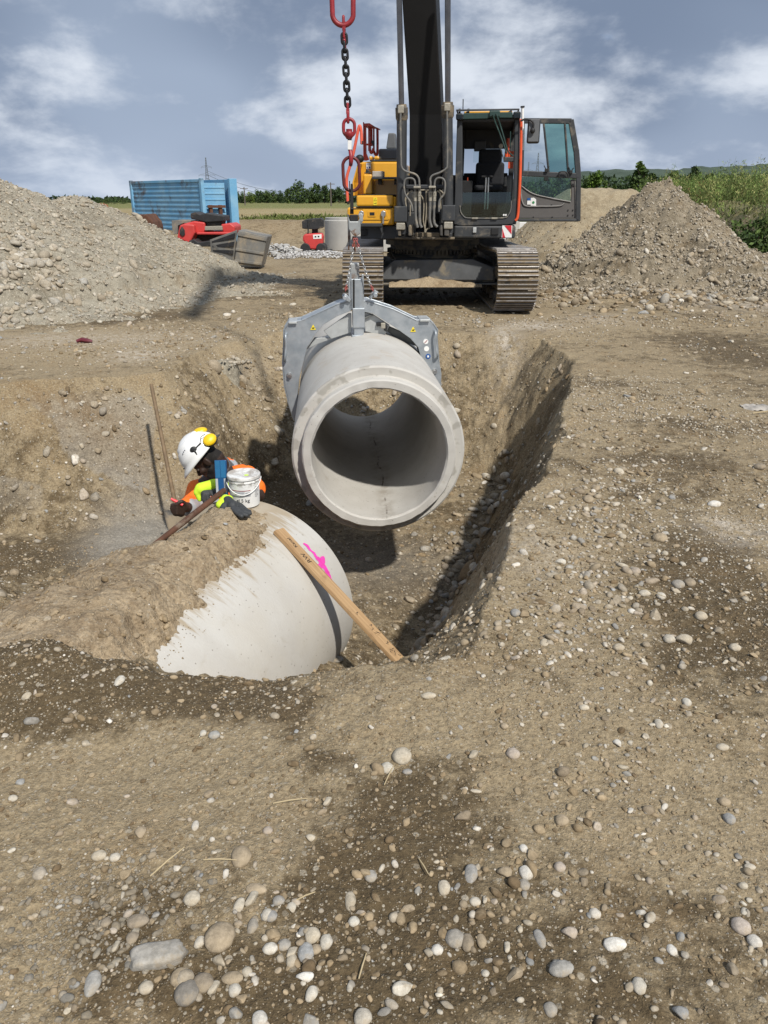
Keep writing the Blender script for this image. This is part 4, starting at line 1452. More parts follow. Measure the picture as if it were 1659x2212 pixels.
    hose('hydraulic_pipe', [bh(180, 430), bh(176, 800), bh(192, 1600), bh(205, 1800), bh(300, 1910), bh(540, 1985), bh(640, 2090), (836, 120), (838, 185)], -1.86, .0145, M['hose'])
    hose('hydraulic_pipe', [bh(1368, 380), bh(1374, 900), bh(1374, 1700), bh(1340, 1850), bh(1180, 1950), bh(1000, 2020), bh(940, 2110), (1080, 110), (1078, 185)], -1.86, .0145, M['hose'])
    hose('hydraulic_pipe', [(748, 185), (735, 70), (690, 20), (610, 8), (545, 30), (512, 90), (505, 220), (535, 370), (630, 510), (675, 620), (690, 730)], -1.84, .0145, M['hose'])
    hose('hydraulic_pipe', [(1165, 180), (1178, 70), (1220, 15), (1290, 2), (1360, 30), (1395, 110), (1392, 260), (1365, 370), (1290, 470), (1265, 560), (1262, 740)], -1.84, .0145, M['hose'])
    for pts in ([(746, 240), (748, 420), (750, 620), (760, 900), (800, 1085)], [(836, 240), (838, 420), (842, 700), (850, 980), (890, 1085)], [(1076, 230), (1074, 420), (1066, 700), (1064, 930), (1105, 1080)], [(1167, 230), (1166, 420), (1160, 750), (1160, 980), (1230, 1070)]):
        h_ = hose('hydraulic_hose', pts, -1.76, .0215, M['hose'])
        mb = mbu()
        for yy in (335, 372):
            p = EX.at(*c_hose(pts[0][0], yy), -1.76)
            mb.cyl(p + Vector((0, 0, -.022)), p + Vector((0, 0, .022)), .029, 10)
        p = EX.at(*c_hose(pts[0][0], 430), -1.76)
        mb.cyl(p + Vector((0, 0, -.05)), p + Vector((0, 0, .05)), .025, 12)
        mb.build('hose_fitting', M['fitting'], h_, 0, 40)
    for pts in ([(690, 285), (600, 330), (540, 430), (500, 560), (478, 700), (478, 830)], [(860, 370), (905, 440), (932, 540), (930, 750), (922, 930), (955, 1100), (985, 1150)], [(980, 270), (984, 450), (995, 650), (1015, 850), (1050, 1000), (1060, 1080)],
                [(1220, 285), (1275, 320), (1300, 400), (1296, 560), (1305, 690)], [(1260, 270), (1330, 310), (1400, 430), (1415, 600), (1410, 830)], [(620, 310), (560, 400), (535, 520), (560, 660)], [(1000, 300), (990, 500), (985, 800), (965, 1020), (960, 1190), (1000, 1120), (1060, 1090)], [(850, 272), (950, 268), (1050, 275)], [(640, 560), (640, 680), (632, 830)]):
        hose('thin_hose', pts, -1.72, .0105, M['hose_tan'])
    mb = mbu()
    for (x0, y0, x1, y1) in ((710, 182, 860, 228), (1040, 176, 1190, 224)):
        rect(mb, c_hose, x0, y0, x1, y1, -1.88, .09)
    mb.build('hose_clamp', M['fitting'], exc, .006)
    # ---------------------------------------------------------------- yellow body at the left
    mb = mbu()
    plate(mb, c_left, [(200, 1340), (205, 1120), (292, 790), (350, 780), (960, 780), (960, 1345)], -.95, .10)
    a = EX.at(*c_left(292, 785), -.95)
    mb.bb((a.x, -.85, 1.12), (-.45, 2.3, a.z))
    rect(mb, c_left, 372, 985, 522, 1320, -1.2, .25)
    mb.build('engine_housing', M['yellow'], exc, .025)
    mb = mbu()
    plate(mb, c_left, [(205, 1340), (195, 1120), (285, 800), (305, 800), (225, 1120), (235, 1340)], -1.35, .5)
    mb.build('side_panel', M['yellow'], exc, .01)
    mb = mbu()
    rect(mb, c_left, 108, 1530, 885, 1822, -1.55, .62)
    box = mb.build('storage_box', M['yellow'], exc, .03)
    mb = mbu()
    rect(mb, c_left, 262, 1330, 868, 1515, -1.53, .58)
    rect(mb, c_left, 860, 1345, 915, 1540, -1.50, .55)
    mb.build('box_lid', M['yellow'], box, .03)
    mb = mbu()
    rect(mb, c_left, 255, 1516, 850, 1530, -1.575, .6)
    rect(mb, c_left, 280, 1316, 930, 1330, -1.50, .5)
    mb.build('rubber_seal', M['ink'], box, .003)
    mb = mbu()
    plate(mb, c_left, [(365, 1560), (745, 1560), (765, 1590), (810, 1720), (790, 1742), (365, 1742)], -1.562, .02)
    mb.build('box_door', M['yellow'], box, .012)
    mb = mbu()
    rect(mb, c_left, 455, 1598, 580, 1682, -1.572, .012)
    mb.cur = 1
    rect(mb, c_left, 482, 1610, 562, 1662, -1.5745, .006)
    mb.build('lock_plate', [M['yellow'], M['cab_dark']], box, 0)
    for sx in (705, 345):
        mb = mbu()
        plate(mb, c_left, [(sx - 35, 1600), (sx, 1580), (sx + 35, 1600), (sx + 40, 1660), (sx + 12, 1690), (sx + 14, 1800), (sx - 16, 1800), (sx - 12, 1690), (sx - 40, 1660)], -1.60, .035)
        mb.build('latch', M['steel'], box, .006)
    mb = mbu()
    rect(mb, c_left, 542, 1366, 605, 1493, -1.534, .004)
    mb.cur = 1
    plate(mb, c_left, [(574, 1376), (598, 1424), (550, 1424)], -1.536, .002)
    rect(mb, c_left, 552, 1462, 590, 1468, -1.536, .002)
    rect(mb, c_left, 584, 1446, 592, 1480, -1.536, .002)
    mb.cur = 0
    plate(mb, c_left, [(574, 1386), (590, 1419), (558, 1419)], -1.538, .002)
    mb.build('warning_label', [M['label_yellow'], M['ink']], box)
    mb = mbu()
    rect(mb, c_left, 520, 1030, 960, 1062, -1.42, .45)
    rect(mb, c_left, 620, 1060, 680, 1155, -1.05, .10)
    rect(mb, c_left, 885, 1060, 950, 1155, -1.05, .10)
    mb.build('shelf', M['charcoal'], exc, .006)
    mb = mbu()
    rect(mb, c_left, 526, 934, 704, 1028, -1.40, .2)
    mb.build('grey_block', M['wood_grey'], exc, .008)
    mb = mbu()
    rect(mb, c_left, 426, 802, 500, 898, -.966, .006)
    mb.cur = 1
    rect(mb, c_left, 436, 862, 452, 890, -.970, .003); rect(mb, c_left, 470, 862, 492, 890, -.970, .003); rect(mb, c_left, 434, 814, 492, 820, -.970, .003)
    mb.build('inspection_label', [M['white'], M['blue_label']], exc)
    mb = mbu()
    rect(mb, c_left, 390, 955, 498, 972, -1.15, .12)
    plate(mb, c_left, [(410, 955), (425, 905), (455, 900), (485, 950)], -1.12, .06)
    mb.build('filler_cap', M['charcoal'], exc, .01)
    mb = mbu()
    rect(mb, c_left, 625, 565, 960, 752, .4, 1.2)
    mb.bb((-.45, .0, 1.12), (1.3, 2.2, 1.98))
    mb.build('engine_hood', M['grey_paint'], exc, .03)
    mb = mbu()
    plate(mb, c_left, [(750, 565), (788, 305), (897, 305), (916, 565)], .9, .24)
    mb.build('exhaust', M['grey_paint'], exc, .02)
    mb = mbu()
    mb.bb((-1.4, 2.0, 1.08), (1.4, 2.75, 2.02))
    mb.build('counterweight', M['charcoal'], exc, .12, None, 4)
    mb = mbu()
    rect(mb, c_left, 485, 750, 960, 770, -.92, 1.2)
    mb.build('walkway', M['charcoal'], exc, .004)
    # red railing on the housing and the light red hand rail
    mb = mbu()
    rect(mb, c_left, 372, 128, 392, 750, -.3, .05)
    rect(mb, c_left, 385, 150, 425, 760, -.28, .06)
    plate(mb, c_left, [(425, 640), (470, 745), (425, 760)], -.28, .05)
    plate(mb, c_left, [(380, 150), (480, 145), (535, 180), (520, 195), (380, 190)], -.3, .5)
    rect(mb, c_left, 455, 170, 480, 600, .0, .05)
    rect(mb, c_left, 490, 180, 525, 520, .25, .05)
    plate(mb, c_left, [(535, 190), (625, 225), (618, 240), (535, 215)], .3, .3)
    rect(mb, c_left, 535, 200, 560, 620, .3, .05)
    rect(mb, c_left, 420, 480, 520, 510, .05, .04)
    wire(mb, c_left, [(480, 200), (485, 560), (515, 635), (545, 560)], .2, .022)
    wire(mb, c_left, [(610, 230), (610, 620), (580, 665), (552, 610)], .35, .022)
    mb.build('rear_railing', M['red_rail'], exc, .004)
    mb = mbu()
    rect(mb, c_left, 508, 430, 558, 512, .2, .06)
    mb.build('railing_clip', M['charcoal'], exc, .006)
    mb = mbu()
    wire(mb, c_left, [(352, 490), (345, 300), (325, 195), (300, 230), (255, 450), (215, 640), (165, 830), (112, 1010), (105, 1130), (122, 1430)], -1.35, .0225)
    mb.build('hand_rail', mat_plain('light_red_rail', (.75, .13, .075), .5, 0, .1), exc, 0, 60)
    mb = mbu()
    rect(mb, c_left, 108, 1420, 148, 1480, -1.37, .05); rect(mb, c_left, 334, 435, 372, 495, -1.37, .05)
    mb.build('rail_socket', M['ink'], exc, .006)
    mb = mbu()
    mb.ball(EX.at(*c_left(320, 730), -1.1), (.07, .07, .06), 14, 8)
    mb.build('rear_mirror', M['ink'], exc, 0, 60)
    mb = mbu()
    rect(mb, c_left, 550, 685, 640, 750, -.6, .3); rect(mb, c_left, 470, 680, 520, 750, -.6, .3)
    mb.build('housing_cap', M['yellow'], exc, .03)
    # ---------------------------------------------------------------- cab
    mb = mbu()
    F_ = -1.5
    plate(mb, c_cab, [(62, 165), (130, 165), (130, 1240), (92, 1300), (100, 1480), (22, 1480), (40, 900)], F_, .10)
    plate(mb, c_cab, [(788, 150), (852, 150), (838, 900), (806, 1480), (730, 1480), (745, 1290), (772, 1160)], F_, .10)
    plate(mb, c_cab, [(92, 1300), (120, 1365), (175, 1405), (660, 1405), (715, 1375), (745, 1290), (730, 1480), (100, 1480)], F_, .10)
    rect(mb, c_cab, 128, 150, 790, 182, F_ + .01, .09)
    p0 = EX.at(*c_cab(62, 165), F_); p1 = EX.at(*c_cab(852, 165), F_); pz = EX.at(*c_cab(62, 1480), F_).z
    x0, x1, zt = p0.x, p1.x, p0.z
    mb.bb((x0, -1.4, pz), (x1, .12, pz + .08))                        # floor
    mb.bb((x1 - .08, .02, pz), (x1, .12, zt))                          # rear corner posts
    mb.bb((x0, .02, pz), (x0 + .08, .12, zt))
    mb.bb((x0 + .08, .04, pz), (x1 - .08, .11, pz + .55))              # rear wall under the window
    mb.bb((x0 + .08, .04, zt - .30), (x1 - .08, .11, zt))
    mb.bb((x1 - .07, -1.4, zt - .10), (x1, .02, zt))
    cab = mb.build('cab', M['charcoal'], exc, .012)
    mb = mbu()
    mb.bb((x0, -1.39, pz + .09), (x0 + .03, .0, zt))                   # closed dark side towards the boom
    mb.bb((x0 + .031, -1.39, zt - .02), (x1, .10, zt + .01))           # roof lining
    mb.bb((x0 + .09, -.2, pz + .1), (x1 - .1, .0, pz + .75))
    mb.bb((x0 + .05, -1.1, pz + .09), (x0 + .25, -.2, pz + .62))
    mb.bb((x1 - .26, -.95, pz + .09), (x1 - .1, -.2, pz + .55))
    mb.bb((x0 + .12, -1.36, pz + .085), (x1 - .12, -.9, pz + .12))
    mb.build('cab_lining', M['cab_dark'], cab, .01)
    mb = mbu()
    plate(mb, c_cab, [(140, 85), (175, 82), (760, 68), (770, 140), (450, 140), (440, 150), (140, 158)], F_ - .06, .12)
    mb.build('visor', M['cab_green'], cab, .012)
    mb = mbu()
    rect(mb, c_cab, 150, 58, 760, 82, F_ + .02, 1.5)
    mb.build('roof', M['yellow'], cab, .03)
    mb = mbu()
    a = EX.at(*c_cab(60, 45), F_ - .02); b = EX.at(*c_cab(838, 34), F_ - .02)
    mb.tube([a, b], .012, 8)
    for cx in (95, 205, 740):
        q = EX.at(*c_cab(cx, 42), F_ - .02)
        mb.bar(q, q + Vector((0, .12, -.09)), .03, .05)
    mb.tube([a, a + Vector((0, 1.3, 0))], .012, 8); mb.tube([b, b + Vector((0, 1.3, 0))], .012, 8)
    mb.build('roof_guard', M['charcoal'], cab)
    for (q0, q1, q2, q3) in ((50, 82, 136, 166), (770, 60, 862, 150)):
        mb = mbu()
        rect(mb, c_cab, q0, q1, q2, q3, F_ - .09, .11)
        lm = mb.build('work_light', M['ink'], cab, .02)
        mb = mbu()
        rect(mb, c_cab, q0 + 10, q1 + 14, q2 - 10, q3 - 12, F_ - .094, .008)
        mb.build('lens', M['glass_dark'], lm)
    mb = mbu()
    rect(mb, c_cab, 470, 46, 602, 128, F_ - .10, .08)
    wm = mb.build('wiper_motor', M['cab_green'], cab, .015)
    mb = mbu()
    wire(mb, c_cab, [(512, 100), (545, 200), (600, 340), (690, 590)], F_ - .11, .011, 6)
    wire(mb, c_cab, [(555, 88), (600, 215), (655, 400), (705, 560), (770, 620)], F_ - .11, .011, 6)
    wire(mb, c_cab, [(735, 310), (730, 500)], F_ - .08, .008, 6)
    mb.build('wiper', M['cab_green'], cab, 0, 60)
    # lower windscreen
    mb = mbu()
    plate(mb, c_cab, [(100, 1080), (740, 1072), (742, 1280), (712, 1362), (655, 1398), (180, 1398), (125, 1360), (98, 1290)], F_ + .03, .006)
    mb.build('lower_windscreen', M['glass_dark'], cab)
    mb = mbu()
    wire(mb, c_cab, [(98, 1240), (108, 1320), (140, 1368), (190, 1396), (400, 1402), (650, 1396), (705, 1365), (738, 1290), (745, 1180)], F_ - .008, .008, 6)
    mb.build('window_seal', M['hose'], cab)
    mb = mbu()
    for (q0, q1) in ((250, 325), (495, 570)):
        rect(mb, c_cab, q0, 1392, q1, 1412, F_ - .03, .03)
    mb.build('window_catch', M['fitting'], cab, .003)
    mb = mbu()
    for cx in (650, 676):
        q = EX.at(*c_cab(cx, 1360), F_ + .02); mb.cyl(q, q + Vector((0, -.004, 0)), .014, 14)
    mb.build('round_sticker', M['white'], cab)
    mb = mbu()
    rect(mb, c_cab, 275, 385, 772, 700, .13, .006)
    mb.build('rear_window', M['glass_clear'], cab)
    # seat, levers, fittings
    mb = mbu()
    def blob_rect(cx0, cy0, cx1, cy1, ly, th, n=20):
        a = EX.at(*c_cab(cx0, cy0), ly); b = EX.at(*c_cab(cx1, cy1), ly)
        mb.bb((a.x, ly, a.z), (b.x, ly + th, b.z))
    blob_rect(338, 532, 622, 760, -.62, .12)
    blob_rect(300, 700, 645, 995, -.66, .14)
    blob_rect(272, 985, 632, 1060, -1.1, .5)
    seat = mb.build('seat', M['seat'], cab, .045, None, 3)
    mb = mbu()
    blob_rect(310, 1060, 600, 1150, -1.0, .4)
    mb.build('seat_base', M['cab_dark'], cab, .02)
    for pts in ([(428, 878), (418, 1080), (405, 1350)], [(458, 878), (452, 1080), (442, 1350)]):
        mb = mbu()
        wire(mb, c_cab, pts, -1.28, .0125, 8)
        mb.build('travel_lever', M['steel'], cab, 0, 60)
    mb = mbu()
    rect(mb, c_cab, 370, 866, 512, 888, -1.30, .04)
    rect(mb, c_cab, 375, 1290, 480, 1385, -1.32, .12)
    mb.build('lever_grip', M['cab_dark'], cab, .008)
    for (q0, q1, q2) in ((135, 960, 1040), (665, 880, 1000)):
        mb = mbu()
        wire(mb, c_cab, [(q0, q2), (q0 + 5, (q1 + q2) / 2), (q0 + 2, q1)], -1.0, .022, 10)
        mb.build('joystick', M['hose'], cab, 0, 60)
    mb = mbu()
    rect(mb, c_cab, 145, 960, 185, 1000, -1.05, .02); rect(mb, c_cab, 196, 958, 224, 1002, -1.05, .02)
    mb.build('console_label', M['white'], cab)
    mb = mbu()
    rect(mb, c_cab, 192, 890, 198, 1075, -1.04, .02)
    mb.build('strap', M['orange'], cab)
    mb = mbu()
    rect(mb, c_cab, 280, 430, 420, 560, -.02, .06)
    mb.build('monitor', M['grey_paint'], cab, .012)
    mb = mbu()
    mb.tube([EX.at(*c_cab(704, 395), -.3), EX.at(*c_cab(690, 640), -.3)], [.022, .045], 14)
    rect(mb, c_cab, 715, 560, 765, 775, -.35, .1)
    mb.build('orange_beacon_cover', M['orange'], cab, 0, 50)
    mb = mbu()
    mb.cyl(EX.at(*c_cab(614, 495), -.9), EX.at(*c_cab(614, 495), -.92), .032, 16)
    wire(mb, c_cab, [(614, 520), (618, 560), (650, 660)], -.9, .008, 6)
    mb.build('gauge', M['fitting'], cab, 0, 50)
    mb = mbu()
    rect(mb, c_cab, 650, 630, 800, 690, -1.48, .10)
    mb.build('window_hinge', M['charcoal'], cab, .01)
    # rail, pole and mirror at the outer front corner
    mb = mbu()
    wire(mb, c_cab, [(852, 175), (866, 185), (868, 300), (860, 700), (852, 950), (836, 1250), (822, 1390), (796, 1432)], -1.52, .021)
    mb.build('grab_rail', M['orange'], exc, 0, 60)
    mb = mbu()
    rect(mb, c_cab, 826, 660, 842, 1190, -1.46, .05)
    mb.build('yellow_strip', M['yellow'], exc)
    mb = mbu()
    mb.tube([EX.at(*c_cab(886, 8), -1.45), EX.at(*c_cab(886, 545), -1.45)], .019, 12)
    po = mb.build('marker_pole', M['white'], exc, 0, 60)
    mb = mbu()
    mb.tube([EX.at(*c_cab(886, -8), -1.45), EX.at(*c_cab(886, 12), -1.45)], .03, 12)
    mb.build('pole_cap', M['ink'], po, 0, 60)
    mb = mbu()
    rect(mb, c_cab, 956, 142, 1096, 462, -1.58, .07)
    mi = mb.build('mirror', M['charcoal'], exc, .03, None, 3)
    mb = mbu()
    rect(mb, c_cab, 972, 156, 1080, 440, -1.592, .012)
    mb.build('mirror_back', M['grey_paint'], mi, .02)
    mb = mbu()
    wire(mb, c_cab, [(860, 180), (915, 160), (985, 170), (1022, 210), (1018, 290)], -1.62, .013)
    mb.ball(EX.at(*c_cab(1012, 300), -1.62), (.035, .03, .04), 12, 8)
    mb.build('mirror_arm', M['ink'], mi, 0, 60)
    mb = mbu()
    mb.tube([EX.at(1000, 238, .3), EX.at(1000.5, 214, .3)], .008, 6)
    mb.build('antenna', M['ink'], exc)
    # ---------------------------------------------------------------- open door
    D = -.55
    mb = mbu()
    def bar(p, q, w, ly=D, th=.06):
        a = EX.at(*c_cab(*p), ly); b = EX.at(*c_cab(*q), ly)
        mb.bar(a, b, w, th, (0, 1, 0))
    def barx(p, q, w, th=.06):
        a = EX.at(*c_cab(*p), D); b = EX.at(*c_cab(*q), D)
        m = frame_from(b - a, (0, 1, 0))
        mb.box((a + b) / 2, (w, th, (b - a).length), m)
    barx((880, 178), (1500, 182), .075)
    barx((1492, 165), (1560, 560), .085); barx((1560, 540), (1588, 900), .085); barx((1588, 880), (1582, 1440), .075)
    barx((832, 1425), (1592, 1425), .045)
    barx((875, 838), (1560, 868), .08)
    barx((895, 180), (880, 860), .045); barx((878, 840), (832, 1440), .02)
    barx((1150, 200), (1215, 835), .03); barx((1415, 200), (1458, 840), .03)
    door = mb.build('door', M['charcoal'], exc, .01)
    mb = mbu()
    plate(mb, c_cab, [(862, 985), (1020, 1092), (1200, 1135), (1420, 1180), (1492, 1192), (1500, 1100), (1490, 915), (1548, 915), (1556, 1405), (835, 1405), (838, 1250)], D + .005, .05)
    mb.build('door_panel', M['door_trim'], door, .012)
    mb = mbu()
    wire(mb, c_cab, [(865, 1000), (870, 1120), (885, 1200), (930, 1248), (1100, 1252), (1350, 1245), (1410, 1210)], D - .006, .010, 6)
    wire(mb, c_cab, [(862, 988), (1020, 1095), (1300, 1160), (1490, 1195)], D - .004, .010, 6)
    wire(mb, c_cab, [(1545, 930), (1552, 1400)], D - .004, .008, 6)
    mb.build('panel_trim', mat_plain('pale_trim', (.26, .25, .24), .6), door, 0, 60)
    mb = mbu()
    plate(mb, c_cab, [(905, 205), (1145, 205), (1208, 825), (890, 825)], D + .02, .005)
    mb.build('window_pane', M['glass_clear'], door)
    mb = mbu()
    plate(mb, c_cab, [(1160, 215), (1405, 215), (1446, 830), (1222, 830)], D + .03, .005)
    plate(mb, c_cab, [(1428, 215), (1482, 215), (1550, 560), (1560, 850), (1470, 840)], D + .03, .005)
    mb.build('window_pane', M['glass_green'], door)
    mb = mbu()
    plate(mb, c_cab, [(882, 880), (1485, 895), (1492, 1192), (1420, 1180), (1020, 1092), (875, 985)], D + .03, .005)
    mb.build('lower_pane', M['glass_dark'], door)
    mb = mbu()
    wire(mb, c_cab, [(1340, 880), (1345, 830), (1375, 818), (1430, 822), (1455, 850), (1460, 885)], D - .07, .012, 8)
    for (cx, cy) in ((1185, 800), (1492, 820)):
        q = EX.at(*c_cab(cx, cy), D - .04)
        mb.box(q, (.05, .05, .05)); mb.bar(q, q + Vector((-.04, 0, .07)), .014, .014); mb.bar(q, q + Vector((.04, 0, .06)), .014, .014)
    rect(mb, c_cab, 1160, 870, 1210, 930, D - .03, .03)
    rect(mb, c_cab, 1508, 965, 1545, 1000, D - .01, .02)
    mb.build('door_handle', M['ink'], door, .004)
    mb = mbu()
    plate(mb, c_cab, [(990, 1146), (1030, 1143), (1056, 1165), (1056, 1245), (988, 1243)], D - .008, .006)
    rect(mb, c_cab, 946, 1180, 988, 1230, D - .006, .004)
    mb.cur = 1
    q = EX.at(*c_cab(1022, 1203), D - .010); mb.cyl(q, q + Vector((0, -.003, 0)), .020, 14)
    mb.cur = 2
    rect(mb, c_cab, 946, 1147, 988, 1178, D - .006, .004)
    mb.build('door_sticker', [M['white'], M['green_ink'], M['blue_label']], door)
    mb = mbu()
    for (cx, cy) in ((1457, 1300), (1518, 1300), (1455, 1365), (1518, 1362), (1250, 1235), (1258, 1388), (1022, 1388)):
        q = EX.at(*c_cab(cx, cy), D); mb.cyl(q, q + Vector((0, -.006, 0)), .011, 10)
    mb.build('door_screws', M['ink'], door)


excavator()

# ================================================================== lifting chain
CH = Frame((0, 7.0, 0), 0)


def oval(mb, ctr, w, h, r, turn=0.0, lean=0.0, n=28):
    """a closed link of round bar: w and h are its outer sizes, turned about its long axis"""
    a, b = w / 2 - r, h / 2 - r
    rt = Matrix.Rotation(lean, 3, 'Y') @ Matrix.Rotation(turn, 3, 'Z')
    pts = []
    for k in range(n):
        t = 2 * math.pi * k / n
        x, z = a * math.cos(t), a * math.sin(t)
        z += (b - a) * (1 if z > 1e-9 else (-1 if z < -1e-9 else 0))
        pts.append(Vector(ctr) + rt @ Vector((x, 0, z)))
    return mb.tube(pts, r, 10, True)


def top_pt(cx, cy, ly=0.0):
    p = CH.at(*c_top(cx, cy), ly)
    return p + CH.o


MPP = .24805 * KX / 768 * 6.0        # metres per crop pixel at the chain


def chain_sling():
    t = thing('lifting_chain', 'red and black lifting chain hanging from the raised arm to the grab', 'lifting chain', top_pt(218, -120))
    loc = t.location.copy()
    def done(mb, name, mat, parent=t, bev=0, sm=60):
        mb.v = [tuple(Vector(v) - loc) for v in mb.v]
        return mb.build(name, mat, parent, bev, sm)
    k = MPP
    mb = MB(); oval(mb, top_pt(218, -30), 228 * k, 470 * k, 22 * k); done(mb, 'master_link', M['red'])
    mb = MB()
    a0 = top_pt(218, -260); 
    for q in range(14): oval(mb, a0 + Vector((-.004 * q, 0, .06 + q * .118)), .075, .165, .013, R(90 if q % 2 else 5), 0, 14)  # added links out of view, reaching the stick raised for its shadow
    done(mb, 'added_chain', M['chain_black'])
    mb = MB()
    oval(mb, top_pt(227, 205), 40 * k, 130 * k, 12 * k, R(90)); mb.box(top_pt(230, 225), (30 * k, 34 * k, 60 * k)); oval(mb, top_pt(232, 280), 40 * k, 110 * k, 11 * k, R(70))
    done(mb, 'coupling_link', M['red'])
    mb = MB(); oval(mb, top_pt(233, 328), 62 * k, 75 * k, 5 * k, 0); oval(mb, top_pt(240, 345), 20 * k, 70 * k, 4 * k, .5); done(mb, 'wire_ring', M['steel'])
    mb = MB(); oval(mb, top_pt(236, 385), 34 * k, 90 * k, 13 * k, R(60)); done(mb, 'coupling_link', M['red'])
    for i, (cx, cy) in enumerate(((233, 338), (236, 408), (240, 475), (244, 545), (248, 615), (251, 685), (254, 752), (258, 820), (262, 887))):
        mb = MB(); oval(mb, top_pt(cx, cy), (68 if i % 2 == 0 else 58) * k, 108 * k, 11.5 * k, R(8) if i % 2 == 0 else R(86), -.05)
        done(mb, 'chain_link', M['chain_black'])
    mb = MB()
    oval(mb, top_pt(263, 945), 30 * k, 100 * k, 12 * k, R(70)); mb.box(top_pt(264, 970), (30 * k, 30 * k, 40 * k)); oval(mb, top_pt(266, 1020), 38 * k, 110 * k, 13 * k, R(80))
    done(mb, 'coupling_link', M['red'])
    mb = MB()
    oval(mb, top_pt(275, 1112), 132 * k, 172 * k, 15 * k, 0)
    c0 = top_pt(275, 1180)
    mb.tube([c0 + Vector((0, 0, 30 * k)), c0 + Vector((0, 0, 10 * k)), c0 + Vector((0, 0, -30 * k))], [40 * k, 48 * k, 24 * k], 12)
    sw = done(mb, 'swivel', M['red'])
    mb = MB(); c0 = top_pt(276, 1145); mb.cyl(c0 + Vector((0, 0, 20 * k)), c0 + Vector((0, 0, -16 * k)), 28 * k, 8); done(mb, 'swivel_nut', M['red'], sw)
    mb = MB(); mb.bar(top_pt(280, 1205), top_pt(283, 1310), 36 * k, 30 * k); done(mb, 'hook_shank', M['chain_black'])
    mb = MB(); c0 = top_pt(281, 1262, -18 * k * 1.2); mb.box(c0, (36 * k, 5 * k, 76 * k), Matrix.Rotation(.03, 3, 'Y')); done(mb, 'white_tag', M['white'])
    mb = MB()
    pts = [top_pt(285, 1305, 0), top_pt(292, 1350, -.02), top_pt(292, 1400, -.03), top_pt(290, 1435, -.01), top_pt(288, 1430, .05), top_pt(287, 1380, .08), top_pt(287, 1340, .07)]
    mb.tube(pts, [18 * k, 20 * k, 21 * k, 17 * k, 17 * k, 13 * k, 7 * k], 12)
    done(mb, 'hook', M['red'])


chain_sling()

# ================================================================== pipe grab
GR = Frame(P3C, P3Y)


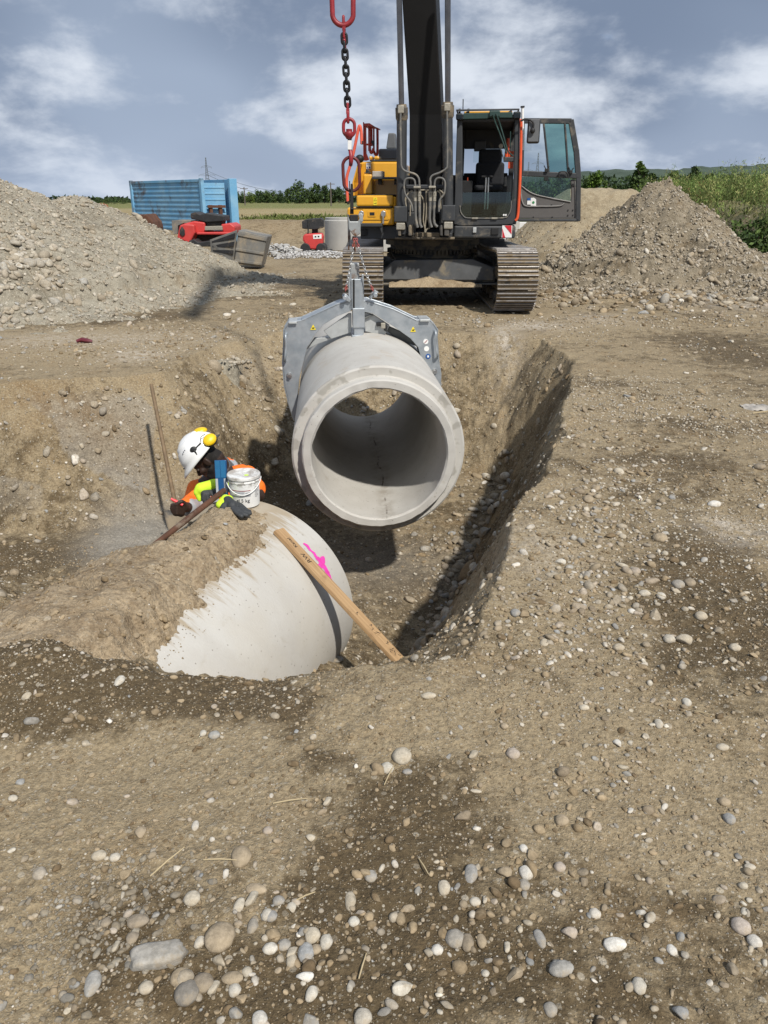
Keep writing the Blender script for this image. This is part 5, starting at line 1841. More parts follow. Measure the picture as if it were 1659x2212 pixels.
def grab():
    t = thing('pipe_grab', 'galvanised steel pipe grab clamped round the hanging concrete pipe', 'pipe grab', P3C)
    xf = GR.m.to_3x3().to_4x4()
    G0 = 1.40
    def mbg(): return MB(xf)
    L = [(668, 262), (560, 290), (270, 425), (168, 438), (130, 500), (128, 640), (120, 760), (135, 950), (165, 1070), (215, 1220), (238, 1215), (240, 1100), (255, 900), (290, 760), (320, 640), (380, 540), (450, 460), (560, 392), (668, 350)]
    Rr = [(765, 270), (800, 265), (1000, 330), (1190, 420), (1290, 415), (1320, 440), (1360, 500), (1355, 560), (1370, 760), (1385, 850), (1380, 970), (1330, 940), (1245, 800), (1200, 640), (1140, 570), (1000, 470), (840, 370), (765, 358)]
    def arm(pts):
        mb = mbg()
        plate(mb, c_grab, pts, G0, .018, GR)
        P = [GR.at(*c_grab(*p), G0) for p in pts]
        mb.prism([p + Vector((0, .22, 0)) for p in P], (0, .018, 0))
        # web between the two cheek plates along the outer edge
        n = len(pts)
        for i in range(0, n // 2 - 1):
            a, b = P[i], P[i + 1]
            d = (b - a).normalized(); ins = Vector((-d.z, 0, d.x)) * .012
            cen = sum(P, Vector()) / n
            if (cen - a).dot(ins) < 0: ins = -ins
            mb.prism([a + ins * .4, b + ins * .4, b + ins * 1.6, a + ins * 1.6], (0, .22, 0))
        return mb.build('arm', M['galv'], t, .004)
    la = arm(L); ra = arm(Rr)
    for armo, tri, bolt, hp, topbar in ((la, (368, 482), (180, 860), [(158, 528), (150, 545), (152, 640), (146, 735), (150, 750)], (175, 238, 440)), (ra, (1160, 498), (1328, 830), [(1325, 512), (1338, 520), (1342, 620), (1352, 705), (1345, 722)], (1215, 1292, 422))):
        mb = mbg()
        x, y = tri
        plate(mb, c_grab, [(x, y - 24), (x + 22, y + 18), (x - 22, y + 18)], G0 - .006, .005, GR)
        mb.cur = 1
        plate(mb, c_grab, [(x - 10, y + 2), (x + 12, y - 2), (x + 8, y + 9), (x - 6, y + 9)], G0 - .009, .003, GR)
        mb.build('warning_triangle', [M['label_yellow'], M['ink']], armo)
        mb = mbg()
        p = GR.at(*c_grab(*bolt), G0)
        mb.cyl(p, p + Vector((0, -.012, 0)), .026, 16); mb.cyl(p + Vector((0, -.012, 0)), p + Vector((0, -.035, 0)), .017, 6)
        mb.build('bolt', M['steel'], armo, 0, 40)
        mb = mbg()
        wire(mb, c_grab, [(hp[0][0], hp[0][1], .05)] + [(a, b, -.05) for a, b in hp[1:-1]] + [(hp[-1][0], hp[-1][1], .05)], G0, .011, 8, GR)
        mb.build('handle', M['galv'], armo, 0, 60)
        mb = mbg()
        rect(mb, c_grab, topbar[0], topbar[2] - 3, topbar[1], topbar[2] + 14, G0 - .03, .26, GR)
        mb.build('top_bar', M['galv_pale'], armo, .004)
    mb = mbg()
    for (cx, cy, mi) in ((1260, 593, 0), (1266, 650, 0), (1278, 710, 1)):
        p = GR.at(*c_grab(cx, cy), G0)
        mb.cur = mi; mb.cyl(p, p + Vector((0, -.004, 0)), .023, 18)
        mb.cur = (2, 3, 0)[(cx, cy, mi) == (1266, 650, 0) and 1 or ((cx == 1278) and 2 or 0)]
        if cx == 1260: mb.box(p + Vector((0, -.006, 0)), (.036, .003, .005), Matrix.Rotation(-.8, 3, 'Y'))
        if cx == 1278: mb.box(p + Vector((0, -.006, 0)), (.016, .003, .018))
    mb.build('safety_stickers', [M['white'], M['blue_label'], M['red'], M['ink']], ra)
    # pads at the foot of the arms
    mb = mbg()
    plate(mb, c_grab, [(160, 1068), (178, 1062), (200, 1115), (240, 1100), (242, 1220), (212, 1222)], G0 + .03, .16, GR)
    mb.build('clamping_pad', M['galv_pale'], t, .006)
    # inner cheek plates
    mb = mbg()
    plate(mb, c_grab, [(452, 512), (650, 372), (672, 372), (672, 520), (512, 572)], G0 + .05, .04, GR)
    plate(mb, c_grab, [(318, 655), (380, 565), (500, 560), (515, 572), (400, 615)], G0 + .08, .05, GR)
    plate(mb, c_grab, [(770, 360), (842, 378), (975, 465), (930, 552), (780, 512)], G0 + .05, .04, GR)
    mb.build('cheek_plate', M['galv_pale'], t, .004)
    mb = mbg()
    plate(mb, c_grab, [(940, 505), (962, 470), (1160, 560), (1190, 632), (1060, 585)], G0 + .12, .05, GR)
    dg = mat_plain('dark_galvanised', (.16, .165, .16), .5, .5, .3, 9)
    mb.build('brace', dg, t, .004)
    mb = mbg()
    plate(mb, c_grab, [(770, 405), (840, 372), (850, 385), (778, 420)], G0 + .02, .02, GR)
    mb.build('edge_bar', dg, t, .004)
    mb = mbg()
    rect(mb, c_grab, 870, 444, 920, 472, G0 + .015, .03, GR)
    plate(mb, c_grab, [(925, 460), (958, 470), (950, 520), (930, 505)], G0 + .01, .03, GR)
    mb.cur = 1
    rect(mb, c_grab, 905, 446, 940, 490, G0 + .0, .015, GR)
    mb.build('catch', [M['ink'], M['fitting']], t, .003)
    # mast
    mb = mbg()
    rect(mb, c_grab, 668, 98, 764, 340, G0 - .02, .14, GR)
    rect(mb, c_grab, 680, 330, 778, 485, G0 - .045, .19, GR)
    rect(mb, c_grab, 690, 480, 770, 555, G0 - .03, .16, GR)
    rect(mb, c_grab, 674, 545, 795, 562, G0 - .06, .24, GR)
    rect(mb, c_grab, 645, 40, 682, 345, G0 + .0, .02, GR)
    rect(mb, c_grab, 752, 60, 772, 340, G0 + .0, .02, GR)
    mast = mb.build('mast', M['galv'], t, .006)
    mb = mbg()
    for k in range(9):
        p = GR.at(*c_grab(690, 115 + k * 25), G0 - .022)
        mb.box(p, (.016, .006, .028))
    mb.build('adjustment_holes', M['ink'], mast)
    mb = mbg()
    rect(mb, c_left, 200, 2010, 255, 2260, G0 - .01, .10, GR)
    rect(mb, c_grab, 664, -25, 735, 100, G0 - .0, .10, GR)
    plate(mb, c_left, [(120, 1640), (160, 1760), (290, 1760), (325, 1700), (335, 1830), (330, 1960), (262, 2010), (215, 1990), (140, 1890)], G0 - .05, .03, GR)
    plate(mb, c_left, [(118, 1640), (150, 1650), (170, 1800), (150, 2230), (128, 2230)], G0 + .03, .03, GR)
    plate(mb, c_left, [(290, 1640), (345, 1620), (375, 1650), (375, 1760), (330, 1780)], G0 - .02, .03, GR)
    mb.build('mast_head', mat_plain('worn_galvanised', (.40, .42, .42), .5, .5, .25, 9, 0, (.17, .09, .05), .5), t, .006)
    mb = mbg()
    rect(mb, c_left, 160, 1650, 292, 1792, G0 - .02, .10, GR)
    plate(mb, c_left, [(172, 1140), (190, 1135), (208, 1150), (212, 1240), (222, 1640), (160, 1640)], G0 + .02, .05, GR)
    rect(mb, c_left, 168, 1545, 260, 1565, G0 - .03, .14, GR)
    rect(mb, c_left, 145, 1090, 165, 1350, G0 + .04, .02, GR)
    mb.build('suspension_lug', M['ink'], t, .012)
    mb = MB(); p = top_pt(295, 1517); oval(mb, p, 182 * MPP, 318 * MPP, 15 * MPP, R(4), -.04)
    mb.v = [tuple(Vector(v) - t.location) for v in mb.v]
    mb.build('suspension_ring', M['brown_red'], t, 0, 60)
    # the two thin safety chains down to the lugs
    for (x0, y0, x1, y1, l) in ((766, 515, 746, 628, (618, 240)), (769, 515, 806, 628, (858, 218))):
        mb = mbg(); mb.cur = 0
        a = GR.at(x0, y0, G0 - .07); b = GR.at(x1, y1, G0 - .09)
        n = 22
        for k in range(n):
            p = a.lerp(b, (k + .5) / n) + Vector((0, 0, -.03 * math.sin(math.pi * k / n)))
            mb.cur = 1 if (k < 3 or k > n - 4) else 0
            d = math.atan2((b - a).x, -(b - a).z)
            oval(mb, p, .028, (b - a).length / n * 1.55, .0048, R(90 if k % 2 else 15), -d, 14)
        mb.build('safety_chain', [M['steel'], mat_plain('red_shackle', (.30, .07, .06), .5)], t, 0, 60)
        mb = mbg()
        p = GR.at(*c_grab(*l), G0)
        s_ = 1 if l[0] < 700 else -1
        plate(mb, c_grab, [(l[0] - 22, l[1] - 10), (l[0], l[1] - 28), (l[0] + 22, l[1] - 14), (l[0] + s_ * 50, l[1] + 22), (l[0] + s_ * 40, l[1] + 42), (l[0] - 10, l[1] + 22)], G0 - .03, .03, GR)
        mb.cyl(p + Vector((0, -.07, 0)), p + Vector((0, .03, 0)), .019, 14)
        mb.build('chain_lug', M['galv'], t, .004)


grab()
# ================================================================== the worker
def remeshed(mb, voxel, smooth=3, factor=.5):
    """melt overlapping pieces into one continuous skin"""
    me = bpy.data.meshes.new('tmp')
    me.from_pydata(mb.v, [], mb.f)
    bm = bmesh.new(); bm.from_mesh(me); bmesh.ops.recalc_face_normals(bm, faces=bm.faces); bm.to_mesh(me); bm.free()
    o = bpy.data.objects.new('tmp', me); COL.objects.link(o)
    md = o.modifiers.new('r', 'REMESH'); md.mode = 'VOXEL'; md.voxel_size = voxel
    if smooth:
        s = o.modifiers.new('s', 'SMOOTH'); s.iterations = smooth; s.factor = factor
    bpy.context.view_layer.update()
    ev = o.evaluated_get(bpy.context.evaluated_depsgraph_get())
    m2 = ev.to_mesh()
    n = len(m2.vertices)
    V = np.empty(n * 3); m2.vertices.foreach_get('co', V)
    Fq = [tuple(p.vertices) for p in m2.polygons]
    ev.to_mesh_clear()
    bpy.data.objects.remove(o); bpy.data.meshes.remove(me)
    return V.reshape(-1, 3), Fq


def from_vf(name, V, Fq, mats, parent=None, midx=None):
    me = bpy.data.meshes.new(name)
    me.from_pydata([tuple(v) for v in V], [], Fq)
    for m_ in (mats if isinstance(mats, (list, tuple)) else [mats]):
        me.materials.append(m_)
    if midx is not None:
        me.polygons.foreach_set('material_index', np.asarray(midx, np.int32))
    me.shade_smooth()
    o = bpy.data.objects.new(name, me)
    return link(o, parent)


M['skin'] = mat_plain('dark_skin', (.040, .021, .014), .58, 0, .25, 22, .0006)
M['skin_beard'] = mat_plain('short_beard', (.008, .006, .005), .85, 0, .2, 60, .002)
M['hiviz'] = mat_plain('orange_hi_vis', (.95, .18, .012), .75, 0, .12, 9, .002)
M['reflective'] = mat_plain('reflective_tape', (.48, .50, .52), .45, .2, .12, 14)
M['trouser'] = mat_plain('work_trousers', (.85, .16, .015), .8, 0, .2, 8, .002)
M['boot'] = mat_plain('boot_leather', (.03, .024, .02), .6, 0, .3, 10)
M['helmet'] = mat_plain('helmet_white', (.78, .78, .77), .3, 0, .05, 8, coat=.2)
M['muff'] = mat_plain('ear_muff_yellow', (.80, .52, .01), .4, 0, .1, 10)
M['black_plastic'] = mat_plain('black_plastic', (.018, .019, .02), .5)
M['neon'] = mat_plain('neon_glove', (.58, .82, .035), .8, 0, .12, 30, .001)
M['grip'] = mat_plain('grey_glove_grip', (.042, .045, .048), .7, 0, .3, 40, .0015)
M['collar'] = mat_plain('grey_collar', (.10, .105, .11), .8, 0, .2, 12)

c_man = crop(301.7, 795.5, .19842)


def W(cx, cy, Y):
    return aty(*c_man(cx, cy), Y)


def worker():
    base = Vector((-1.16, 5.10, float(ground_h(np.array([-1.16]), np.array([5.10]))[0])))
    gz = base.z
    f = Vector((-.66, -.10, -.74)).normalized()
    u = Vector((-.74, -.03, .67)); u = (u - f * u.dot(f)).normalized()
    l = u.cross(f).normalized()
    Hc = W(705, 1028, 4.66) + Vector((0, .07, 0))
    RM = Matrix((f, l, u)).transposed()

    def H(a, b, c):
        return Hc + f * a + l * b + u * c
    neck = W(872, 1065, 4.92)
    SL = W(1150, 1180, 4.88); SR = W(640, 1330, 4.92)
    EL = W(1295, 1385, 4.74); WL = W(900, 1275, 4.50)
    ER = W(575, 1500, 4.80); WR = W(478, 1520, 4.52)
    chest = (SL + SR) / 2 + Vector((.02, .06, -.16)); belly = Vector((-1.12, 5.02, gz + 1.02)); pelvis = Vector((-1.15, 5.12, gz + .84))
    hipL = pelvis + Vector((.14, 0, -.04)); hipR = pelvis + Vector((-.13, .04, -.04))
    kL = Vector((-.98, 4.98, gz + .45)); kR = Vector((-1.36, 5.06, gz + .45))
    fL = Vector((-.94, 5.10, gz + .08)); fR = Vector((-1.40, 5.22, gz + .08))

    b = MB()
    # skull, face and neck
    b.ball(H(-.005, 0, .03), (.094, .074, .088), 24, 16, RM)
    b.ball(H(.030, 0, -.030), (.060, .056, .070), 20, 14, RM)
    b.cap(H(.060, .020, -.082), H(.060, -.020, -.082), .030, .030)
    b.cap(H(.02, .045, -.055), H(.058, .018, -.088), .024, .024); b.cap(H(.02, -.045, -.055), H(.058, -.018, -.088), .024, .024)
    b.cap(H(.078, .03, .020), H(.078, -.03, .020), .016, .016)
    b.cap(H(.088, 0, .010), H(.112, 0, -.026), .009, .013); b.ball(H(.104, .012, -.028), .011); b.ball(H(.104, -.012, -.028), .011)
    b.cap(H(.088, .020, -.050), H(.088, -.020, -.050), .009, .009); b.cap(H(.084, .018, -.061), H(.084, -.018, -.061), .010, .010)
    b.ball(H(.062, .040, -.022), (.026, .020, .022), 12, 8, RM); b.ball(H(.062, -.040, -.022), (.026, .020, .022), 12, 8, RM)
    for s_ in (1, -1):
        b.ball(H(-.010, s_ * .078, -.008), (.021, .011, .033), 14, 10, RM)
        b.ball(H(-.020, s_ * .084, -.004), (.010, .010, .028), 12, 8, RM)
        b.ball(H(-.006, s_ * .074, -.034), (.009, .006, .010), 10, 6, RM)
    b.cap(H(-.045, 0, -.035), neck, .056, .062, 16)
    b.cap(neck, chest, .075, .12)
    for s_, e_, w_ in ((SL, EL, WL), (SR, ER, WR)):
        b.cap(neck + Vector((0, 0, -.04)), s_, .05, .06); b.cap(s_, e_, .056, .044); b.cap(e_, w_, .043, .030); b.cap(chest, s_, .11, .06)
    b.cap(chest, belly, .125, .12); b.cap(belly, pelvis, .125, .135)
    for h_, k_, t_ in ((hipL, kL, fL), (hipR, kR, fR)):
        b.cap(pelvis, h_, .11, .095); b.cap(h_, k_, .088, .058); b.cap(k_, t_, .058, .042); b.cap(t_, t_ + Vector((-.10, -.13, -.03)), .042, .03)
    # right hand, bare, closed round the marker
    def fingers(bb, root, side, tip_pts, r0, r1):
        for P in tip_pts:
            bb.tube(P, [r0] * (len(P) - 1) + [r1], 10)
            for q in P: bb.ball(q, r0 * .98, 10, 6)
            bb.ball(P[-1], r1, 10, 6)
    palm = W(452, 1520, 4.44)
    b.cap(WR, palm + Vector((.01, .02, 0)), .028, .034); b.cap(W(470, 1480, 4.44), W(450, 1580, 4.44), .026, .024); b.cap(W(440, 1490, 4.44), W(430, 1575, 4.44), .022, .02)
    fin = []
    for k, (cy, x0) in enumerate(((1490, 352), (1523, 345), (1556, 356), (1586, 378))):
        fin.append([W(455, cy - 4, 4.42), W(405, cy - 8, 4.385), W(x0, cy, 4.395), W(x0 + 14, cy + 6, 4.43), W(x0 + 55, cy + 10, 4.435)])
    fingers(b, None, 0, fin, .0125, .009)
    fingers(b, None, 0, [[W(485, 1475, 4.43), W(462, 1448, 4.40), W(425, 1462, 4.385), W(398, 1480, 4.385)]], .0125, .010)
    # left hand inside its glove
    b.cap(WL, W(700, 1330, 4.40), .030, .030)
    V, Fq = remeshed(b, .0065, 2, .45)
    cen = np.array([np.mean([V[i] for i in p], 0) for p in Fq])
    rel = cen - np.array(Hc)
    a_, l_, u_ = rel @ np.array(f), rel @ np.array(l), rel @ np.array(u)
    near = np.linalg.norm(rel, axis=1) < .16
    hair = near & (a_ < -.022) & (u_ > -.045) & (np.abs(l_) < .076)
    beard = hair | near & (a_ > -.01) & (u_ < -.045 + .35 * np.clip(.03 - a_, -.1, .1)) & ~((a_ > .072) & (u_ > -.068))
    person = from_vf('person', V - np.array(base), Fq, [M['skin'], M['skin_beard']], None, beard.astype(int))
    person.location = base
    tag(person, 'person in white hard hat and orange hi-vis shirt bending over the buried pipe', 'person')

    def add(mb, name, mat, parent=person, bev=0, sm=60):
        mb.v = [tuple(Vector(v) - base) for v in mb.v]
        return mb.build(name, mat, parent, bev, sm)

    def addvf(name, V, Fq, mats, midx=None, parent=person):
        return from_vf(name, V - np.array(base), Fq, mats, parent, midx)
    mb = MB()
    for s_ in (1, -1):
        mb.ball(H(.076, s_ * .030, .003), .0125, 12, 8)
    mb.v = mb.v
    add(mb, 'eyes', mat_plain('eye', (.30, .27, .24), .2))
    # shirt
    s = MB()
    a_dir = (SL - SR).normalized()
    s.cap(SR + Vector((.02, .02, .0)), SL + Vector((-.03, .02, .0)), .078, .074, 16)
    s.cap(neck + Vector((.0, .03, -.06)), chest, .088, .15, 16)
    s.cap(SR + Vector((.03, .03, -.02)), belly + Vector((-.07, 0, -.1)), .100, .11, 16); s.cap(SL + Vector((-.06, .03, -.02)), belly + Vector((.07, .06, -.1)), .085, .10, 16)
    s.cap(chest, belly, .145, .15, 16); s.cap(belly, pelvis, .15, .155, 16)
    s.cap(SL, SL.lerp(EL, .70), .074, .070, 16); s.cap(SR, SR.lerp(ER, .98), .080, .078, 16); s.cap(ER, ER.lerp(WR, .42), .074, .062, 16)
    V, Fq = remeshed(s, .010, 4, .5)
    q = np.array(V)
    nz = fbm(q[:, 0] * 11, q[:, 1] * 11, q[:, 2] * 9, 3, 501) * .020 + .012 * np.abs(fbm(q[:, 0] * 22, q[:, 1] * 22, q[:, 2] * 14, 2, 502))
    dirs = q - np.array(chest); dirs /= np.linalg.norm(dirs, axis=1)[:, None]
    q = q + dirs * nz[:, None]
    cen = np.array([np.mean(q[list(p)], 0) for p in Fq])
    k = (cen - np.array(SR)) @ np.array(a_dir)
    L = (SL - SR).length
    tape = ((k > .045) & (k < .085) & (cen[:, 2] > SR.z - .09) | (k > L - .11) & (k < L - .07)) & (cen[:, 2] > gz + .6)
    tape |= (cen[:, 2] > gz + .90) & (cen[:, 2] < gz + .95) & (np.abs(cen[:, 0] + 1.12) < .2)
    dn = np.linalg.norm(cen - np.array(neck + Vector((0, .02, -.03))), axis=1)
    addvf('shirt', q, Fq, [M['hiviz'], M['reflective'], M['collar']], np.where(dn < .10, 2, np.where(tape, 1, 0)))
    mb = MB()
    mb.lathe([(.066, -.02), (.075, -.025), (.080, .0), (.074, .035), (.066, .04), (.062, .02)], 24, neck + Vector((.0, .0, -.005)), frame_from(H(-.045, 0, -.035) - neck))
    add(mb, 'collar', M['collar'])
    t = MB()
    t.cap(belly, pelvis, .145, .155, 16)
    for h_, k_, f_ in ((hipL, kL, fL), (hipR, kR, fR)):
        t.cap(pelvis, h_, .13, .115, 16); t.cap(h_, k_, .108, .080, 16); t.cap(k_, f_ + Vector((0, 0, .06)), .080, .068, 16)
    V, Fq = remeshed(t, .012, 4, .5)
    addvf('trousers', V, Fq, M['trouser'])
    for f_ in (fL, fR):
        t = MB()
        t.cap(f_ + Vector((0, 0, .10)), f_ + Vector((0, 0, -.02)), .058, .058); t.cap(f_ + Vector((.01, .02, -.03)), f_ + Vector((-.11, -.14, -.035)), .05, .042)
        V, Fq = remeshed(t, .01, 2, .5)
        addvf('boot', V, Fq, M['boot'])
    # glove on the left hand
    g = MB()
    g.cap(W(905, 1275, 4.49), W(800, 1275, 4.43), .040, .040, 14); g.cap(W(810, 1270, 4.43), W(665, 1310, 4.37), .036, .036, 14); g.cap(W(800, 1300, 4.42), W(640, 1345, 4.37), .032, .030, 14)
    g.cap(W(650, 1300, 4.365), W(625, 1350, 4.36), .026, .024); g.cap(W(625, 1350, 4.36), W(655, 1425, 4.355), .023, .017); g.cap(W(650, 1340, 4.385), W(690, 1420, 4.38), .020, .016)
    V, Fq = remeshed(g, .006, 3, .5)
    gl = addvf('work_glove', V, Fq, M['neon'])
    g = MB()
    g.cap(W(835, 1350, 4.39), W(700, 1360, 4.345), .020, .020)
    for P in ([W(690, 1400, 4.335), W(705, 1450, 4.33), W(740, 1480, 4.335)], [W(700, 1360, 4.335), W(690, 1420, 4.325), W(715, 1470, 4.325)], [W(730, 1370, 4.335), W(745, 1430, 4.33), W(765, 1455, 4.335)], [W(770, 1350, 4.345), W(800, 1385, 4.34), W(830, 1390, 4.345)]):
        g.tube(P, [.013, .0125, .010], 10); [g.ball(p_, .0125, 10, 6) for p_ in P]
    g.cap(W(820, 1330, 4.36), W(845, 1395, 4.36), .014, .012)
    V, Fq = remeshed(g, .005, 2, .5)
    addvf('palm_grip', V, Fq, M['grip'], None, gl)
    # helmet
    n, m = 56, 22
    vs, fs = [], []
    C0 = H(-.008, 0, .048)
    for i in range(m + 1):
        ph = (math.pi / 2) * i / m * 1.04
        for j in range(n):
            th = 2 * math.pi * j / n
            rf, rl, ru = .140, .122, .150
            ca = math.cos(th)
            x, y, z = math.sin(ph) * ca, math.sin(ph) * math.sin(th), math.cos(ph)
            rdg = .0035 * (math.exp(-((ph - .62) / .05) ** 2) - math.exp(-((ph - .74) / .04) ** 2)) + .003 * math.exp(-((ph - 1.25) / .08) ** 2)
            ex = 1 + rdg / .13
            ext = sstep(1.40, 1.62, np.array(ph)) * (.010 + .048 * max(0, ca) ** 2.2)
            rr = Vector((x * rf * ex + float(ext) * ca, y * rl * ex + float(ext) * math.sin(th) * .6, z * ru * ex - float(ext) * .25 * max(0, ca)))
            vs.append(C0 + RM @ rr)
    for i in range(m):
        for j in range(n):
            j2 = (j + 1) % n
            fs.append((i * n + j, (i + 1) * n + j, (i + 1) * n + j2, i * n + j2))
    mb = MB(); mb.add(vs, fs)
    he = add(mb, 'helmet', M['helmet'], person, 0, 50)
    sd = he.modifiers.new('shell', 'SOLIDIFY'); sd.thickness = .004; sd.offset = 1
    def K(a, b_, c): return C0 + RM @ Vector((a, b_, c))
    for (a, b_, c, tilt) in ((-.132, .092, .022, 0), (-.105, -.030, .095, 1)):
        mb = MB()
        rt = frame_from(l * .8 - f * .45 + u * .35 if not tilt else u * .8 - f * .6, f)
        mb.ball(K(a, b_, c), (.038, .046, .024), 20, 12, rt)
        mu = add(mb, 'ear_muff', M['muff'], he)
        mb = MB()
        mb.ball(K(a, b_, c) - rt @ Vector((0, 0, .018)), (.042, .050, .020), 20, 10, rt)
        add(mb, 'ear_cushion', M['black_plastic'], mu)
    mb = MB()
    mb.ball(K(-.02, .112, .055), (.026, .010, .026), 16, 10, RM)
    mb.cap(K(-.02, .114, .055), K(-.075, .100, .050), .008, .007); mb.cap(K(-.02, .115, .05), K(-.01, .118, .015), .009, .007)
    mb.tube([K(-.07, .104, .05), K(-.115, .10, .075), K(-.14, .085, .065)], .0022, 6)
    add(mb, 'muff_bracket', M['black_plastic'], he)
    mb = MB()
    for (a, c) in ((.03, .085), (.042, .080), (.022, .098), (.035, .098), (.048, .093)):
        mb.ball(K(a, .097, c), .0035, 8, 6)
    add(mb, 'vent_holes', M['black_plastic'], he)
    mb = MB()
    mb.tube([K(-.150, .035, -.002), K(-.172, .03, -.008), K(-.172, -.0, -.010), K(-.150, -.01, -.002)], .005, 6)
    add(mb, 'rear_strap', M['black_plastic'], he)
    mb = MB()
    mb.tube([K(.135, .052, .026), K(.143, .035, .027), K(.1475, .015, .0275)], .004, 6)
    add(mb, 'front_print', M['grip'], he)
    # the marker in the bare hand
    mb = MB()
    a = W(340, 1420, 4.40); e = W(470, 1488, 4.40)
    mb.tube([a, a.lerp(e, .25), a.lerp(e, .26), e], [.008, .008, .0095, .0095], 12)
    o = mb.build('marker_pen', mat_plain('red_marker', (.85, .06, .07), .4, 0, .05), None, 0, 50)
    tag(o, 'red marker pen held in the bare right hand of the worker', 'marker pen')


worker()

# ================================================================== things lying round the pipe


def text_shape(txt, size, extrude=.0006):
    cu = bpy.data.curves.new('t', 'FONT')
    cu.body = txt; cu.size = size; cu.extrude = extrude; cu.resolution_u = 3
    o = bpy.data.objects.new('t', cu); COL.objects.link(o)
    bpy.context.view_layer.update()
    ev = o.evaluated_get(bpy.context.evaluated_depsgraph_get())
    me = ev.to_mesh()
    V = [v.co.copy() for v in me.vertices]; Fq = [tuple(p.vertices) for p in me.polygons]
    ev.to_mesh_clear(); bpy.data.objects.remove(o); bpy.data.curves.remove(cu)
    return V, Fq


def mat_bucket():
    m = mat_plain('bucket_plastic', (.72, .72, .70), .38, 0, .05, 8)
    t = NT(m.node_tree)
    b = t.n['Principled BSDF']
    src = b.inputs['Base Color'].links[0].from_socket
    tc = t.new('ShaderNodeTexCoord').outputs['Object']
    sp = t.new('ShaderNodeSeparateXYZ'); t.l.new(tc, sp.inputs[0])
    sm = t.math('MULTIPLY', t.ramp(t.noise(tc, 22, 4, .6), .45, .50), t.ramp(t.math('ABSOLUTE', t.math('SUBTRACT', sp.outputs[2], .160)), .040, .012))
    t.l.new(t.mix(t.math('MULTIPLY', sm, .8), src, (.30, .285, .255)), b.inputs['Base Color'])
    return m


def bucket():
    p = pipe_point(.085, .9, PIPE_R) + Vector((0, 0, .004))
    t = thing('bucket', 'white five kilo plastic bucket with smeared lid on top of the buried pipe', 'bucket', p)
    mb = MB()
    mb.lathe([(0.001, 0), (.080, 0), (.083, .004), (.089, .150), (.0925, .151), (.0925, .158), (.0895, .160), (.0905, .185), (.088, .185), (.08, .01), (.001, .01)], 56)
    bd = mb.build('pail', mat_bucket(), t, 0, 30)
    mb = MB()
    mb.lathe([(.001, .181), (.080, .181), (.083, .188), (.094, .190), (.0965, .186), (.0965, .172), (.0935, .172), (.0935, .170), (.0915, .186), (.001, .179)], 56)
    m = mat_plain('lid_plastic', (.74, .74, .72), .4, 0, .04, 8, 0, (.33, .30, .27), .62)
    mb.build('lid', m, t, 0, 30)
    mb = MB()
    mb.ball((.018, -.01, .1815), (.014, .012, .0015), 12, 4)
    mb.build('paint_spot', M['neon'], t)
    def wrap(V, r, th0, z0):
        out = []
        for v in V:
            th = th0 + v.x / r
            out.append(Vector((math.sin(th) * (r + .0012 + v.z), -math.cos(th) * (r + .0012 + v.z), z0 + v.y)))
        return out
    view = math.atan2(0 - p.x, p.y)            # the printed side looks at the camera
    V, Fq = text_shape('el 5 kg', .029)
    xs = [v.x for v in V]
    x1 = max(xs)
    V = [Vector((v.x - x1 + .016, v.y, v.z)) for v in V]
    mb = MB(); mb.add(wrap(V, .0845, view + .10, .040), Fq)
    mb.build('lettering', M['ink'], t)
    mb = MB()
    for (x0, x1_, z0, z1, mi) in ((-.085, .035, .108, .112, 0), (-.06, .0, .085, .104, 1), (.004, .034, .074, .100, 1), (-.03, -.002, .072, .080, 1)):
        mb.cur = mi
        n = 14
        vs = []
        for k in range(n + 1):
            x = x0 + (x1_ - x0) * k / n
            for z in (z0, z1):
                r_ = .083 + .006 * z / .15
                th = view - .02 + x / r_
                vs.append((math.sin(th) * (r_ + .0012), -math.cos(th) * (r_ + .0012), z))
        mb.add(vs, [(2 * k, 2 * k + 2, 2 * k + 3, 2 * k + 1) for k in range(n)])
    mb.build('label_print', [M['red'], mat_plain('print_grey', (.38, .39, .41), .5)], t)
    mb = MB()
    for k in range(9):
        w_ = .036 * (.55 + .45 * ((k * 37) % 10) / 9)
        vs = []
        for q in range(5):
            for z in (.062 + k * .0075, .0645 + k * .0075):
                r_ = .083 + .006 * z / .15
                th = view + .70 + w_ * q / 4 / r_
                vs.append((math.sin(th) * (r_ + .0012), -math.cos(th) * (r_ + .0012), z))
        mb.add(vs, [(2 * q, 2 * q + 2, 2 * q + 3, 2 * q + 1) for q in range(4)])
    mb.build('small_print', mat_plain('fine_print', (.25, .25, .26), .5), t)
    mb = MB()
    pts = []
    for k in range(25):
        a = -1.55 + 3.1 * k / 24
        pts.append(Vector((math.sin(view + a) * .0985, -math.cos(view + a) * .0985, .152 - .062 * math.cos(a) ** 1.5 * (1 if abs(a) < 1.5 else 0) + .012 * math.sin(a))))
    mb.tube(pts, .0028, 8)
    mb.build('bail', M['white'], t, 0, 60)


